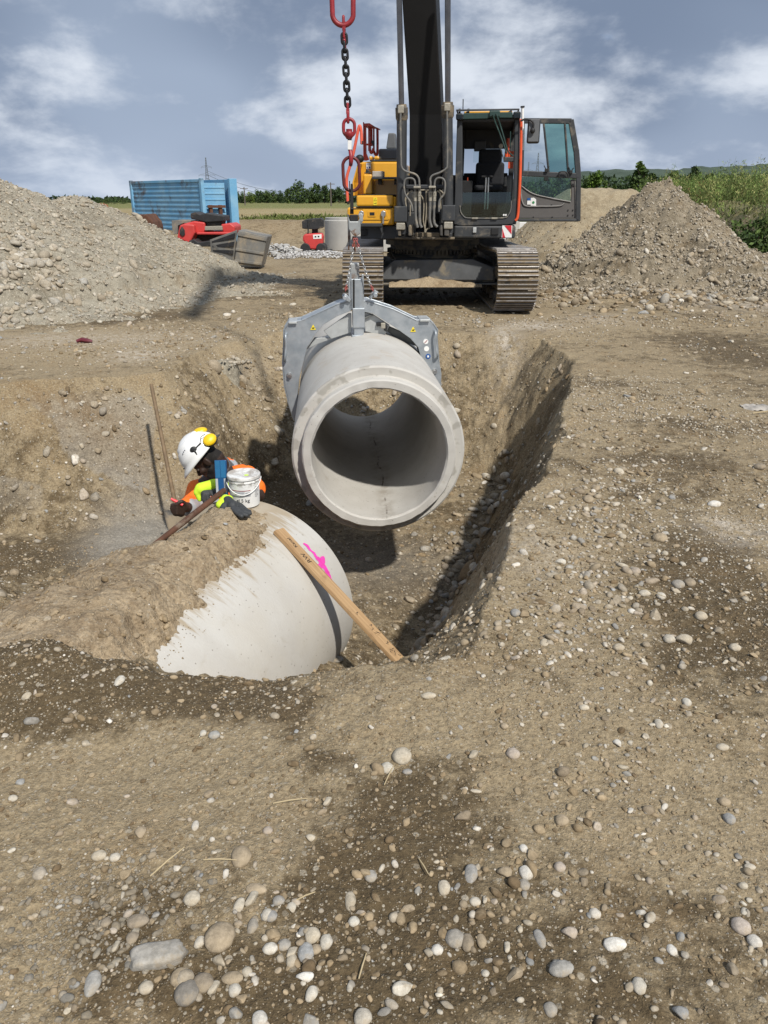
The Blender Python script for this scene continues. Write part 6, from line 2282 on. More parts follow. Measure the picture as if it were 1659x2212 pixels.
def blue_case():
    a = W(902, 1398, 4.24); b = W(880, 1000, 4.30)
    h = (b - a).length
    z = (b - a).normalized()
    x = Vector((1, -.12, 0)); x = (x - z * x.dot(z)).normalized(); y = z.cross(x)
    rt = Matrix((x, y, z)).transposed()
    t = thing('plastic_case', 'narrow blue plastic case standing upright beside the white bucket', 'plastic case', a)
    xf = rt.to_4x4()
    w = .069
    m1 = mat_plain('deep_blue_plastic', (.010, .075, .20), .3, 0, .15, 8); m2 = mat_plain('pale_blue_plastic', (.02, .13, .27), .25, 0, .2, 12)
    mb = MB(xf); mb.bb((-w / 2, -.012, 0), (w / 2, .012, h)); mb.build('case_body', m1, t, .003)
    mb = MB(xf); mb.bb((-w / 2 + .003, -.0145, h * .52), (-.0015, -.0115, h * .985)); mb.bb((.0015, -.0145, h * .52), (w / 2 - .003, -.0115, h * .985)); mb.build('front_panel', m2, t, .001)
    for s_ in (-1, 1):
        mb = MB(xf); mb.bb((s_ * .025 - .007, -.0150, h * .12), (s_ * .025 + .007, -.0115, h * .50)); mb.build('grey_strip', mat_plain('grey_strip', (.42, .45, .47), .5), t, .001)


def iron_bar():
    a = pipe_point(.80, -13, PIPE_R + .03); b = W(925, 1325, 4.14)
    mb = MB()
    d = (b - a)
    mb.tube([a - d * .22, a, a + d * .45, b - d * .02, b], [.011, .0145, .0165, .0165, .014], 14)
    o = mb.build('iron_bar', mat_plain('rust', (.115, .05, .027), .85, .1, .45, 12, .002, (.19, .15, .11), .35), None, .002, 50)
    tag(o, 'rusty round iron bar lying slanted on the soil over the buried pipe', 'iron bar')


def shovel():
    top = W(125, 175, 6.75); bot = W(378, 1440, 6.0)
    d = (bot - top).normalized()
    mb = MB()
    e = bot + d * .12
    mb.tube([top - d * .0, top + d * .03, top.lerp(e, .5), e], [.013, .0165, .0165, .018], 12)
    t = thing('shovel', 'shovel with a long wooden handle leaning in the trench behind the worker', 'shovel', e)
    mb.v = [tuple(Vector(v) - e) for v in mb.v]
    mb.build('handle', mat_plain('worn_wood_handle', (.20, .135, .075), .7, 0, .35, 14, .001), t, 0, 60)
    mb = MB(Matrix.Identity(4))
    n = 9
    vs, fs = [], []
    x = Vector((.95, -.25, 0)).normalized(); y = d.cross(x)
    for i in range(8):
        s_ = i / 7
        w = .10 * (1 - .25 * s_ ** 3) if i < 7 else .03
        for k in range(n):
            q = (k / (n - 1) - .5) * 2
            vs.append(d * (s_ * .27 - .02) + x * (q * w) + y * (.03 * q * q + .02 * math.sin(s_ * 3)))
    for i in range(7):
        for k in range(n - 1):
            fs.append((i * n + k, i * n + k + 1, (i + 1) * n + k + 1, (i + 1) * n + k))
    mb.add(vs, fs)
    o = mb.build('blade', M['dusty_iron'], t, 0, 60)
    sd = o.modifiers.new('s', 'SOLIDIFY'); sd.thickness = .003


def spare_glove():
    def S(cx, cy, lift=.0):
        dx, dy = c_man(cx, cy)
        r = ray(dx, dy)
        # meet the soil lying on the pipe
        best = None
        for k in range(3000):
            p = EYE + r * (3.6 + k * .0006)
            q = p - P2C; q = q - P2A * q.dot(P2A)
            if q.length <= PIPE_R + .055 + lift:
                return p
        return EYE + r * 4.5
    g = MB()
    g.cap(S(870, 1485, .02), S(935, 1420, .025), .022, .026); g.cap(S(900, 1470, .02), S(975, 1425, .02), .02, .024)
    g.cap(S(1010, 1490, .015), S(1030, 1510, .01), .012, .010)
    V, Fq = remeshed(g, .005, 3, .5)
    o = from_vf('work_glove', V, Fq, M['neon'])
    tag(o, 'empty neon and grey work glove lying on the soil in front of the bucket', 'glove')
    g = MB()
    g.cap(S(960, 1450, .022), S(1010, 1500, .018), .032, .030); g.cap(S(920, 1500, .015), S(965, 1480, .018), .02, .022); g.cap(S(900, 1520, .01), S(915, 1538, .006), .016, .013)
    for P in ([S(1030, 1480, .02), S(1080, 1500, .02), S(1140, 1560, .012), S(1200, 1580, .008)], [S(1020, 1510, .02), S(1080, 1550, .015), S(1130, 1590, .008), S(1165, 1600, .006)], [S(1010, 1530, .016), S(1050, 1570, .012), S(1090, 1600, .008), S(1110, 1612, .006)], [S(1040, 1470, .018), S(1100, 1490, .018), S(1160, 1545, .01), S(1195, 1560, .008)]):
        g.tube(P, [.0145, .0135, .013, .010], 10); [g.ball(p_, .0135, 10, 6) for p_ in P]
    V, Fq = remeshed(g, .005, 2, .5)
    from_vf('palm_grip', V, Fq, M['grip'], o)


def mat_wood(name, col, dark):
    m = bpy.data.materials.new(name); m.use_nodes = True
    t = NT(m.node_tree); b = t.n['Principled BSDF']
    tc = t.new('ShaderNodeTexCoord').outputs['Object']
    mp = t.new('ShaderNodeMapping'); mp.inputs['Scale'].default_value = (34, 34, 1.6)
    t.l.new(tc, mp.inputs[0])
    g = t.noise(mp.outputs[0], 1.6, 6, .6, .6)
    c = t.mix(t.ramp(g, .35, .68), col, dark)
    c = t.mix(t.ramp(t.noise(tc, 9, 5, .6), .52, .72, 0, .6), c, tuple(v * .62 for v in dark))
    t.l.new(c, b.inputs['Base Color']); b.inputs['Roughness'].default_value = .72
    t.l.new(t.bump(g, .4, .001), b.inputs['Normal'])
    return m


def plank():
    a = aty(600, 1147, 3.955); e = atz(893, 1463, -.70)
    d = (e - a).normalized()
    x = P2A - d * P2A.dot(d); x.normalize()
    n = x.cross(d)
    if n.z < 0: n = -n
    # rest the board against the pipe
    mn = min(((lambda q: (q - P2A * q.dot(P2A)).length)(a + d * (k * .01) - P2C)) for k in range(120))
    sh = PIPE_R + .0135 - mn
    t = thing('wooden_plank', 'narrow wooden plank with pencilled marks leaning against the buried pipe', 'plank', a + n * sh)
    ln = (e - a).length + .02
    x = d.cross(n) * -1
    rt = Matrix((n.cross(d), n, d)).transposed()
    xf = rt.to_4x4()
    mb = MB(xf); mb.box((0, 0, ln / 2), (.078, .024, ln))
    o = mb.build('board', mat_wood('pine_plank', (.44, .29, .15), (.31, .185, .085)), t, .002)
    # wood grain runs along the board: give the mesh its own axes
    rot = rt.to_4x4()
    o.data.transform(rot.inverted()); o.matrix_local = rot
    def put(txt, size, along, off, turn, name):
        V, Fq = text_shape(txt, size, .0003)
        mb = MB(xf)
        # read from the lower end towards the upper end of the board
        vs = [(off - v.y, .0128 + v.z, along - v.x) for v in V]
        mb.add(vs, Fq)
        return mb.build(name, M['ink'], t)
    put('RW', .045, .27, .014, R(90), 'handwriting')
    put('Kanal', .034, .15, .012, R(90), 'handwriting')
    mb = MB(xf)
    rr = random.Random(3)
    for z0 in (.66, .76, .79, .82, .87, .93, .955):
        for k in range(3):
            xx = rr.uniform(-.025, .02); zz = z0 + rr.uniform(-.012, .012)
            mb.bar((xx, .0128, zz), (xx + rr.uniform(-.006, .022), .0128, zz + rr.uniform(-.014, .014)), .003, .0006, (0, 1, 0))
    mb.build('pencil_marks', M['ink'], t)


bucket(); blue_case(); iron_bar(); shovel(); spare_glove(); plank()


def scraps():
    def gp(dx, dy):
        p = atz(dx, dy, 0)
        for _ in range(3): p = atz(dx, dy, float(ground_h(np.array([p.x]), np.array([p.y]))[0]))
        return p
    mb = MB(); p = gp(182, 741)
    mb.tube([p + Vector((-.09, 0, .02)), p + Vector((-.03, .02, .035)), p + Vector((.04, -.01, .03)), p + Vector((.10, 0, .02))], [.02, .03, .028, .015], 6)
    tag(mb.build('plastic_scrap', mat_plain('dark_red_scrap', (.12, .012, .022), .5), None, 0, 40), 'dark red plastic scrap lying on the pale ground left of the trench', 'scrap')
    p = gp(1645, 884)
    S = np.linspace(-.16, .16, 26); T = np.linspace(-.07, .07, 12); X, Y = np.meshgrid(S, T); x, y = X.ravel(), Y.ravel()
    z = .012 + .03 * np.abs(fbm(x * 9, y * 13, None, 3, 601)) + .02 * fbm(x * 22, y * 22, None, 2, 602) - .25 * np.maximum(0, np.abs(y) - .04)
    i = np.arange(len(x)).reshape(12, 26)
    Fq = np.stack([i[:-1, :-1], i[:-1, 1:], i[1:, 1:], i[1:, :-1]], -1).reshape(-1, 4)
    o = np_mesh('crumpled_sheet', np.stack([x + p.x, y + p.y, z + p.z], -1), Fq, mat_plain('grey_white_sheet', (.40, .37, .33), .8, 0, .4, 20))
    tag(o, 'crumpled whitish sheet half buried at the right edge', 'sheet')
    o.modifiers.new('s', 'SOLIDIFY').thickness = .004
    # dry stalks here and there
    mb = MB()
    r_ = random.Random(5)
    for (dx, dy, L_, a) in ((590, 1740, .10, .1), (440, 1862, .09, -.1), (325, 1898, .11, .9), (1625, 895, .40, .25), (905, 1860, .06, -1.2), (1370, 1270, .16, -.9), (1500, 1540, .06, -.6), (775, 2120, .06, 1.3), (830, 1700, .08, 1.2), (640, 1950, .05, .4), (1395, 1040, .12, .9), (120, 1370, .5, .5), (270, 1330, .4, .7)):
        p = gp(dx, dy)
        q = Vector((math.cos(a), math.sin(a), .05)) * L_
        mb.tube([p + Vector((0, 0, .008)), p + q * .5 + Vector((0, .01 * L_, .012)), p + q + Vector((0, 0, .012))], [.0018, .0022, .0012] if L_ < .2 else [.005, .004, .003], 5)
    o = mb.build('straw', mat_plain('dry_straw', (.46, .37, .22), .8), None, 0, 60)
    tag(o, 'dry stalks and root fibres scattered on the ground', 'straw', None, 'stuff')


scraps()
# ================================================================== behind the trench
c_far = crop(0, 329.2, .463)
c_rgt = crop(1097.2, 329.2, .3386)

M['blue'] = mat_plain('faded_blue_paint', (.115, .32, .52), .7, 0, .22, 1.6, .004, (.11, .075, .055), .42, (.21, .40, .55))
M['rust'] = mat_plain('rusty_steel', (.13, .055, .03), .85, .1, .4, 5, .002, (.20, .14, .10), .3)
M['bucket_grey'] = mat_plain('scratched_bucket', (.20, .195, .18), .7, .2, .3, 3, .002, (.30, .255, .19), .55)
M['machine_red'] = mat_plain('machine_red', (.55, .05, .045), .5, 0, .15, 3, 0, (.30, .17, .12), .25)
M['dark_iron'] = mat_plain('dark_iron', (.03, .03, .032), .6, .2, .3, 6, 0, (.15, .12, .09), .35)
M['pale_concrete'] = mat_plain('pale_precast', (.45, .44, .41), .85, 0, .12, 2, .002)
M['white_concrete'] = mat_plain('whitish_concrete', (.62, .61, .59), .8, 0, .1, 2)
M['lattice'] = mat_plain('pylon_steel', (.16, .18, .20), .6, .3, .1, 1)
M['bark'] = mat_plain('bark', (.075, .055, .04), .9, 0, .3, 3)
M['pole_wood'] = mat_plain('pole_wood', (.13, .11, .095), .9, 0, .2, 2)
M['leaf'] = mat_vcol('leaves', .7, 0, 2.0)


def world_mb(fn):
    mb = MB(); fn(mb); return mb


def container():
    P = aty(*c_far(942, 127), 29.5)
    zt = P.z + .02
    o = Vector((P.x, 29.5, 0))
    t = thing('skip_container', 'faded blue steel skip container with rusty lower edge behind the gravel pile', 'container', o)
    ln = Vector((-3.75, 4.1, 0)); L = ln.length; ld = ln / L
    wd = Vector((ld.y, -ld.x, 0)); wd = Vector((.97, .25, 0)); Wd = 1.12
    def pt(a, b, z): return ld * a + wd * b + Vector((0, 0, z))
    b0, b1 = .15, zt
    mb = MB()
    mb.prism([pt(0, 0, b0), pt(L, 0, b0), pt(L, 0, b1), pt(0, 0, b1)], wd * .06)
    mb.prism([pt(0, Wd - .06, b0), pt(L, Wd - .06, b0), pt(L, Wd - .06, b1), pt(0, Wd - .06, b1)], wd * .06)
    mb.prism([pt(L - .06, .06, b0), pt(L - .06, Wd - .06, b0), pt(L - .06, Wd - .06, b1), pt(L - .06, .06, b1)], ld * .06)
    mb.prism([pt(0, .06, b0), pt(L, .06, b0), pt(L, Wd - .06, b0), pt(0, Wd - .06, b0)], Vector((0, 0, .06)))
    # pressed ribs on the long side
    n = 13
    for k in range(n):
        z = b0 + .12 + (b1 - b0 - .2) * k / (n - 1)
        mb.prism([pt(.12, 0, z - .03), pt(L - .1, 0, z - .03), pt(L - .1, 0, z + .03), pt(.12, 0, z + .03)], wd * -.02)
    mb.prism([pt(-.03, -.05, b1 - .09), pt(L + .03, -.05, b1 - .09), pt(L + .03, -.05, b1), pt(-.03, -.05, b1)], wd * .05)
    bo = mb.build('tub', M['blue'], t, .008)
    for a in (-.04, L - .1):
        mb = MB()
        mb.prism([pt(a, -.07, b0), pt(a + .14, -.07, b0), pt(a + .14, -.07, b1 + .03), pt(a, -.07, b1 + .03)], wd * .10)
        mb.build('corner_post', M['blue'], t, .01)
    mb = MB()
    mb.prism([pt(-.05, Wd - .2, b0), pt(-.05, Wd + .06, b0), pt(-.05, Wd + .06, b1 + .02), pt(-.05, Wd - .2, b1 + .02)], ld * .12)
    mb.build('corner_post', M['blue'], t, .01)
    mb = MB()
    mb.prism([pt(.30, .1, b0), pt(.30, Wd - .2, b0), pt(.30, Wd - .2, b1 - .12), pt(.30, .1, b1 - .12)], ld * .05)
    for k in range(9):
        z = b0 + .2 + (b1 - b0 - .5) * k / 8
        mb.prism([pt(.28, .14, z), pt(.28, Wd - .22, z), pt(.28, Wd - .22, z + .06), pt(.28, .14, z + .06)], ld * .03)
    mb.build('tailgate', M['blue'], t, .006)
    mb = MB()
    zz = b0 + (b1 - b0) * .55
    for bb in (.28, Wd - .5):
        mb.prism([pt(.16, bb, b0), pt(.16, bb + .10, b0), pt(.16, bb + .10, zz + .1), pt(.16, bb, zz + .1)], ld * .10)
    for z in (b0 + .05, b0 + .5, zz):
        mb.prism([pt(.12, .2, z), pt(.12, Wd - .3, z), pt(.12, Wd - .3, z + .09), pt(.12, .2, z + .09)], ld * .06)
    mb.build('hook_frame', M['rust'], t, .006)
    mb = MB()
    mb.prism([pt(0, .05, 0), pt(L, .05, 0), pt(L, .2, 0), pt(0, .2, 0)], Vector((0, 0, .15))); mb.prism([pt(0, Wd - .2, 0), pt(L, Wd - .2, 0), pt(L, Wd - .05, 0), pt(0, Wd - .05, 0)], Vector((0, 0, .15)))
    mb.build('skid', M['rust'], t, .006)


def on_plane(c, cx, cy, Y):
    return aty(*c(cx, cy), Y)


def fplate(mb, c, pts, Y, depth):
    return mb.prism([on_plane(c, x, y, Y) for x, y in pts], (0, depth, 0))


def shift(mb, o):
    mb.v = [tuple(Vector(v) - o) for v in mb.v]
    return mb


def left_machinery():
    # red machine attachment with a black quick hitch on top
    o = Vector((on_plane(c_far, 960, 430, 21.5).x, 21.5, 0))
    t = thing('hopper', 'red steel hopper attachment with black hitch on top beside the grey digging bucket', 'hopper', o)
    mb = MB()
    fplate(mb, c_far, [(825, 400), (838, 340), (860, 333), (905, 338), (910, 375), (885, 425)], 21.4, 1.2)
    fplate(mb, c_far, [(850, 335), (905, 320), (955, 326), (960, 372), (915, 378)], 21.6, 1.0)
    fplate(mb, c_far, [(1030, 335), (1075, 330), (1095, 345), (1095, 372), (1040, 372)], 21.6, 1.0)
    fplate(mb, c_far, [(915, 372), (1095, 370), (1085, 385), (915, 385)], 21.5, 1.1)
    mb.build('hopper_shell', M['machine_red'], t, .04)
    t.children[-1].data.transform(Matrix.Translation(-o))
    def fin(mb, name, mat, bev=.01, par=t):
        shift(mb, o); return mb.build(name, mat, par, bev)
    mb = MB(); fplate(mb, c_far, [(915, 385), (1085, 385), (1060, 440), (925, 440)], 21.9, .6); fin(mb, 'hopper_inside', M['dark_iron'])
    mb = MB(); fplate(mb, c_far, [(955, 345), (1035, 343), (1038, 362), (955, 364)], 21.5, .9); fin(mb, 'mount_plate', M['fitting'])
    mb = MB()
    fplate(mb, c_far, [(888, 285), (910, 278), (935, 290), (960, 283), (1000, 290), (1045, 296), (1048, 320), (960, 326), (930, 318), (890, 310)], 21.6, .8)
    fplate(mb, c_far, [(955, 318), (1035, 318), (1032, 342), (965, 342)], 21.7, .6); fin(mb, 'quick_hitch', M['dark_iron'], .02)
    mb = MB(); fplate(mb, c_far, [(838, 362), (848, 345), (860, 362), (862, 385), (850, 392), (838, 380)], 21.36, .06); fin(mb, 'hose_socket', M['dark_iron'], .01)
    mb = MB(); fplate(mb, c_far, [(800, 318), (830, 315), (900, 318), (905, 332), (855, 330), (830, 342), (828, 380), (805, 385)], 21.9, .6); fin(mb, 'back_plate', M['bucket_grey'], .01)
    mb = MB(); fplate(mb, c_far, [(880, 412), (905, 405), (925, 420), (980, 412), (990, 440), (890, 440)], 21.0, .5); fin(mb, 'coupler', M['dark_iron'], .02)
    for x in (838, 1080):
        mb = MB(); a = on_plane(c_far, x + 10, 400, 21.8); mb.bb((a.x - .06, 21.7, 0), (a.x + .06, 21.9, a.z)); fin(mb, 'stand', M['dark_iron'], .005)
    # grey digging bucket
    o2 = Vector((on_plane(c_far, 1110, 520, 19.6).x, 19.6, 0))
    t2 = thing('digging_bucket', 'scratched grey excavator bucket lying on the ground beside the red hopper', 'bucket', o2)
    def fin2(mb, name, mat, bev=.012): shift(mb, o2); return mb.build(name, mat, t2, bev)
    Y = 19.6
    A = lambda x, y, d=0: on_plane(c_far, x, y, Y + d)
    mb = MB()
    # left cheek turned to the left, the broad shell turned to the camera
    tl, tr, br, bl = A(1110, 362), A(1248, 392), A(1218, 535), A(1092, 520)
    fl, fb = A(978, 408, .35), A(985, 470, .35)
    tb = .06
    mb.add([tl, tr, br, bl, tl + Vector((0, .9, 0)), tr + Vector((0, .9, 0)), br + Vector((0, .7, 0)), bl + Vector((0, .7, 0))], [(0, 1, 2, 3), (5, 4, 7, 6), (1, 5, 6, 2), (3, 2, 6, 7), (0, 3, 7, 4), (0, 4, 5, 1)])
    fin2(mb, 'bucket_shell', M['bucket_grey'], .03)
    mb = MB()
    mb.prism([tl + Vector((-.02, .0, 0)), bl + Vector((-.02, 0, 0)), fb, fl], (0, .08, 0)); fin2(mb, 'side_cheek', M['bucket_grey'])
    mb = MB()
    for y0, y1 in ((.06, .16), (.52, .60), (.86, .94)):
        mb.prism([tl.lerp(bl, y0) + Vector((0, -.03, 0)), tr.lerp(br, y0) + Vector((0, -.03, 0)), tr.lerp(br, y1) + Vector((0, -.03, 0)), tl.lerp(bl, y1) + Vector((0, -.03, 0))], (0, .028, 0))
    fin2(mb, 'wear_strip', M['bucket_grey'], .008)
    mb = MB()
    for y0, y1 in ((.10, .28), (.42, .60), (.74, .9)):
        mb.prism([fl.lerp(fb, y0) + Vector((.05, -.03, 0)), tl.lerp(bl, y0 * .8) + Vector((-.05, -.03, 0)), tl.lerp(bl, y1 * .8) + Vector((-.05, -.03, 0)), fl.lerp(fb, y1) + Vector((.05, -.03, 0))], (0, .028, 0))
    fin2(mb, 'cheek_plate', M['dark_iron'], .008)
    # rusty tipping bucket half hidden by the gravel pile
    o3 = Vector((on_plane(c_far, 655, 330, 26).x, 26, 0))
    mb = MB()
    fplate(mb, c_far, [(590, 315), (615, 292), (665, 290), (660, 340), (640, 420), (600, 420)], 26.0, 1.0)
    fplate(mb, c_far, [(665, 296), (680, 286), (712, 325), (720, 352), (715, 420), (655, 420), (650, 335)], 25.8, 1.1)
    shift(mb, o3); ob = mb.build('tipping_bucket', M['rust'], None, .03); ob.location = o3
    tag(ob, 'rusty brown tipping bucket half hidden behind the gravel pile', 'bucket')
    # orange rack far left
    o4 = Vector((on_plane(c_far, 450, 260, 36).x, 36, 0))
    mb = MB()
    fplate(mb, c_far, [(420, 238), (470, 242), (485, 262), (484, 330), (420, 330)], 36, .8)
    for x in (420, 442, 465, 480):
        fplate(mb, c_far, [(x, 236), (x + 5, 236), (x + 5, 330), (x, 330)], 35.95, .06)
    fplate(mb, c_far, [(418, 250), (486, 256), (486, 262), (418, 256)], 35.9, .06)
    shift(mb, o4); ob = mb.build('steel_rack', mat_plain('orange_rust', (.35, .10, .03), .8, 0, .4, 4), None, .01); ob.location = o4
    tag(ob, 'orange rusted steel rack far behind the gravel pile', 'rack')
    # small red compactor with a dark toolbox on its mast
    o5 = Vector((on_plane(c_far, 1460, 465, 25.8).x, 25.8, 0))
    t5 = thing('compactor', 'small red trench compactor with dark box on top left of the concrete ring', 'compactor', o5)
    def fin5(mb, name, mat, bev=.015): shift(mb, o5); return mb.build(name, mat, t5, bev)
    Y = 25.8
    mb = MB(); fplate(mb, c_far, [(1412, 392), (1422, 380), (1500, 376), (1508, 392), (1506, 428), (1480, 455), (1440, 452), (1424, 430), (1412, 410)], Y, .55); fin5(mb, 'engine_cover', M['machine_red'], .05)
    mb = MB(); fplate(mb, c_far, [(1408, 322), (1428, 312), (1500, 306), (1508, 316), (1508, 352), (1470, 360), (1410, 356)], Y + .05, .5); fin5(mb, 'tool_box', M['dark_iron'], .02)
    mb = MB(); fplate(mb, c_far, [(1455, 356), (1482, 356), (1482, 380), (1455, 382)], Y + .2, .2); fplate(mb, c_far, [(1435, 312), (1442, 312), (1440, 380), (1434, 380)], Y + .02, .05); fin5(mb, 'mast', M['dark_iron'])
    mb = MB(); fplate(mb, c_far, [(1460, 384), (1500, 382), (1500, 402), (1462, 404)], Y - .01, .02); mb.cur = 1; fplate(mb, c_far, [(1468, 390), (1476, 390), (1476, 397), (1468, 397)], Y - .015, .01); fplate(mb, c_far, [(1482, 389), (1490, 389), (1490, 396), (1482, 396)], Y - .015, .01); fin5(mb, 'label', [M['white'], M['ink']], 0)
    for x in (1425, 1498):
        mb = MB(); p = on_plane(c_far, x, 448, Y); r = abs(p.z) * .95 if p.z > .1 else .25
        mb.cyl((p.x, Y - .05, p.z * 1.0), (p.x, Y + .6, p.z * 1.0), max(.16, r), 20); fin5(mb, 'drum', M['dark_iron'], .02)
    mb = MB(); fplate(mb, c_far, [(1415, 462), (1545, 455), (1548, 464), (1420, 472)], Y - .1, .6); fin5(mb, 'sole_plate', M['dark_iron'])
    # precast concrete ring
    p0 = on_plane(c_far, 1508, 370, 27.5); p1 = on_plane(c_far, 1768, 370, 27.5)
    r = .92; cx = p0.x + r
    o6 = Vector((cx, 28.2, 0))
    mb = MB(); mb.lathe([(r - .12, 0), (r, 0), (r, .93), (r - .03, .95), (r - .03, 1.02), (r - .12, 1.02)], 64)
    ob = mb.build('concrete_ring', M['pale_concrete'], None, 0, 30); ob.location = o6
    tag(ob, 'pale precast concrete shaft ring standing beside the red compactor', 'concrete ring')
    mb = MB(); mb.bb((-.9, -.5, 0), (.9, .5, .62)); ob = mb.build('concrete_block', M['pale_concrete'], None, .03)
    ob.location = on_plane(c_one, 300, 960, 27.0); ob.location.z = 0
    tag(ob, 'pale concrete block on the ground behind the left track', 'concrete block')
    # white foundation wall seen under the cab door
    a = on_plane(c_rgt, 60, 445, 33.0); b = on_plane(c_rgt, 200, 500, 33.0)
    mb = MB(); mb.bb((-1.9, -.2, 0), (1.9, .3, a.z)); ob = mb.build('foundation_wall', M['white_concrete'], None, .02); ob.location = ((a.x + b.x) / 2 - .4, 33, 0)
    tag(ob, 'whitish concrete foundation wall beyond the earth heap under the cab door', 'wall')
    mb = MB()
    for k, (x, w, h) in enumerate(((-.5, .5, .5), (.1, .5, .35), (-.45, .4, .85))):
        mb.bb((x, -.6, 0 if k < 2 else .5), (x + w, -.22, h if k < 2 else .8))
    ob = mb.build('kerb_stack', M['pale_concrete'], None, .015); ob.location = ((a.x + b.x) / 2 - .5, 32.4, 0)
    tag(ob, 'short stack of pale kerb stones in front of the foundation wall', 'kerb stones')
    # grey loader bucket between the heaps at the right
    o7 = on_plane(c_rgt, 815, 330, 27.0)
    t7 = thing('loader_bucket', 'raised grey loader bucket with red arm seen between the two soil heaps', 'loader bucket', (o7.x, 27, 0))
    oo = Vector((o7.x, 27, 0))
    mb = MB(); fplate(mb, c_rgt, [(735, 308), (850, 265), (872, 268), (876, 292), (800, 352), (765, 338)], 27, .9); shift(mb, oo); mb.build('bucket_shell', M['bucket_grey'], t7, .05)
    mb = MB(); fplate(mb, c_rgt, [(770, 325), (862, 290), (866, 300), (785, 340)], 26.94, .05); shift(mb, oo); mb.build('wear_strip', M['fitting'], t7, .01)
    mb = MB(); fplate(mb, c_rgt, [(815, 355), (835, 335), (842, 345), (835, 400), (835, 520), (812, 520), (812, 380)], 27.2, .3); shift(mb, oo); mb.build('arm', M['machine_red'], t7, .02)


def rubble(name, label, x0, x1, y0, y1, n, seed, lo, hi, tint, hh):
    r_ = np.random.default_rng(seed)
    x = r_.uniform(x0, x1, n); y = r_.uniform(y0, y1, n)
    u = (x - x0) / (x1 - x0); v = (y - y0) / (y1 - y0)
    h = hh * np.sqrt(np.clip(4 * u * (1 - u), 0, 1)) * np.sqrt(np.clip(4 * v * (1 - v), 0, 1)) * r_.uniform(.3, 1, n)
    P = np.stack([x, y, ground_h(x, y) + h], -1)
    C = np.array(tint) * r_.uniform(.7, 1.15, (n, 1))
    o = stone_field(name, P, radii(n, lo, hi, 1.8, r_), np.tile([0., 0, 1], (n, 1)), C, r_=r_, flat=(.4, .8))
    tag(o, label, 'rubble')


def pylon(name, label, dx, dy_top, Y, base_z, grp=None):
    p = aty(dx, dy_top, Y); H_ = p.z - base_z
    o = thing(name, label, 'pylon', (p.x, Y, base_z), 0, grp)
    mb = MB()
    w = lambda z: H_ * (.085 * (1 - z) ** 1.5 + .008)
    r = H_ * .0028
    lv = [0, .12, .24, .36, .46, .55, .63, .70, .77, .84, .90, .95, 1.0]
    for i in range(len(lv) - 1):
        a, b = lv[i], lv[i + 1]
        for sx, sy in ((1, 1), (1, -1), (-1, 1), (-1, -1)):
            mb.bar((sx * w(a), sy * w(a), a * H_), (sx * w(b), sy * w(b), b * H_), r * 2, r * 2)
        for sy in (1, -1):
            mb.bar((w(a), sy * w(a), a * H_), (-w(b), sy * w(b), b * H_), r, r); mb.bar((-w(a), sy * w(a), a * H_), (w(b), sy * w(b), b * H_), r, r)
        for sx in (1, -1):
            mb.bar((sx * w(a), w(a), a * H_), (sx * w(b), -w(b), b * H_), r, r)
    mb.build('mast', M['lattice'], o)
    for z, L in ((.60, .20), (.78, .13)):
        mb = MB()
        for s_ in (1, -1):
            mb.bar((0, 0, (z + .05) * H_), (s_ * L * H_, 0, z * H_), r * 1.6, r * 1.6); mb.bar((0, 0, z * H_), (s_ * L * H_, 0, z * H_), r * 1.6, r * 1.6)
            for q in (.35, .7):
                mb.bar((s_ * L * H_ * q, 0, z * H_), (s_ * L * H_ * (q + .12), 0, (z + .05 * (1 - q)) * H_), r, r)
            mb.bar((s_ * L * H_, 0, z * H_), (s_ * L * H_, 0, (z - .035) * H_), r * 1.4, r * 1.4)
        mb.build('crossarm', M['lattice'], o)
    return o


def power_lines():
    mb = MB()
    A = aty(446, 385, 520); B = aty(760, 440, 330)
    for dz in (0, 2.2, 4.5):
        n = 16
        mb.tube([A.lerp(B, k / n) + Vector((0, 0, dz - 5 * math.sin(math.pi * k / n))) for k in range(n + 1)], .10, 4)
    o = mb.build('power_line', M['lattice'])
    tag(o, 'three thin power lines sagging from the far pylon above the field', 'power line')


def utility_pole(dx, dy_top, Y, label):
    p = aty(dx, dy_top, Y)
    t = thing('utility_pole', label, 'utility pole', (p.x, Y, 0))
    mb = MB(); mb.tube([(0, 0, 0), (0, 0, p.z)], [.16, .11], 8); mb.build('post', M['pole_wood'], t)
    mb = MB(); mb.box((0, 0, p.z - .35), (1.9, .14, .14)); mb.build('crossbar', M['pole_wood'], t)


def leaf_mesh(centres, sizes, cols, r_, upright=0.0, k=4):
    """small bent leaf faces, each a pair of triangles with its own colour"""
    n = len(centres)
    a = r_.normal(size=(n, 3)); a[:, 2] = a[:, 2] * (1 - upright) + upright * 2.2
    a /= np.linalg.norm(a, axis=1)[:, None]
    b = np.cross(a, r_.normal(size=(n, 3))); b /= np.linalg.norm(b, axis=1)[:, None] + 1e-9
    s = sizes[:, None]
    asp = .5 if upright < .5 else .22
    V = np.stack([centres - a * s, centres + b * s * asp, centres + a * s, centres - b * s * asp], 1).reshape(-1, 3)
    F = (np.arange(n)[:, None] * 4 + np.arange(4)[None]).reshape(-1, 4)
    C = np.repeat(np.concatenate([cols, np.ones((n, 1))], 1), 4, 0)
    return V, F, C


GREENS = np.array([(.032, .052, .016), (.045, .070, .020), (.060, .085, .024), (.026, .042, .016)])


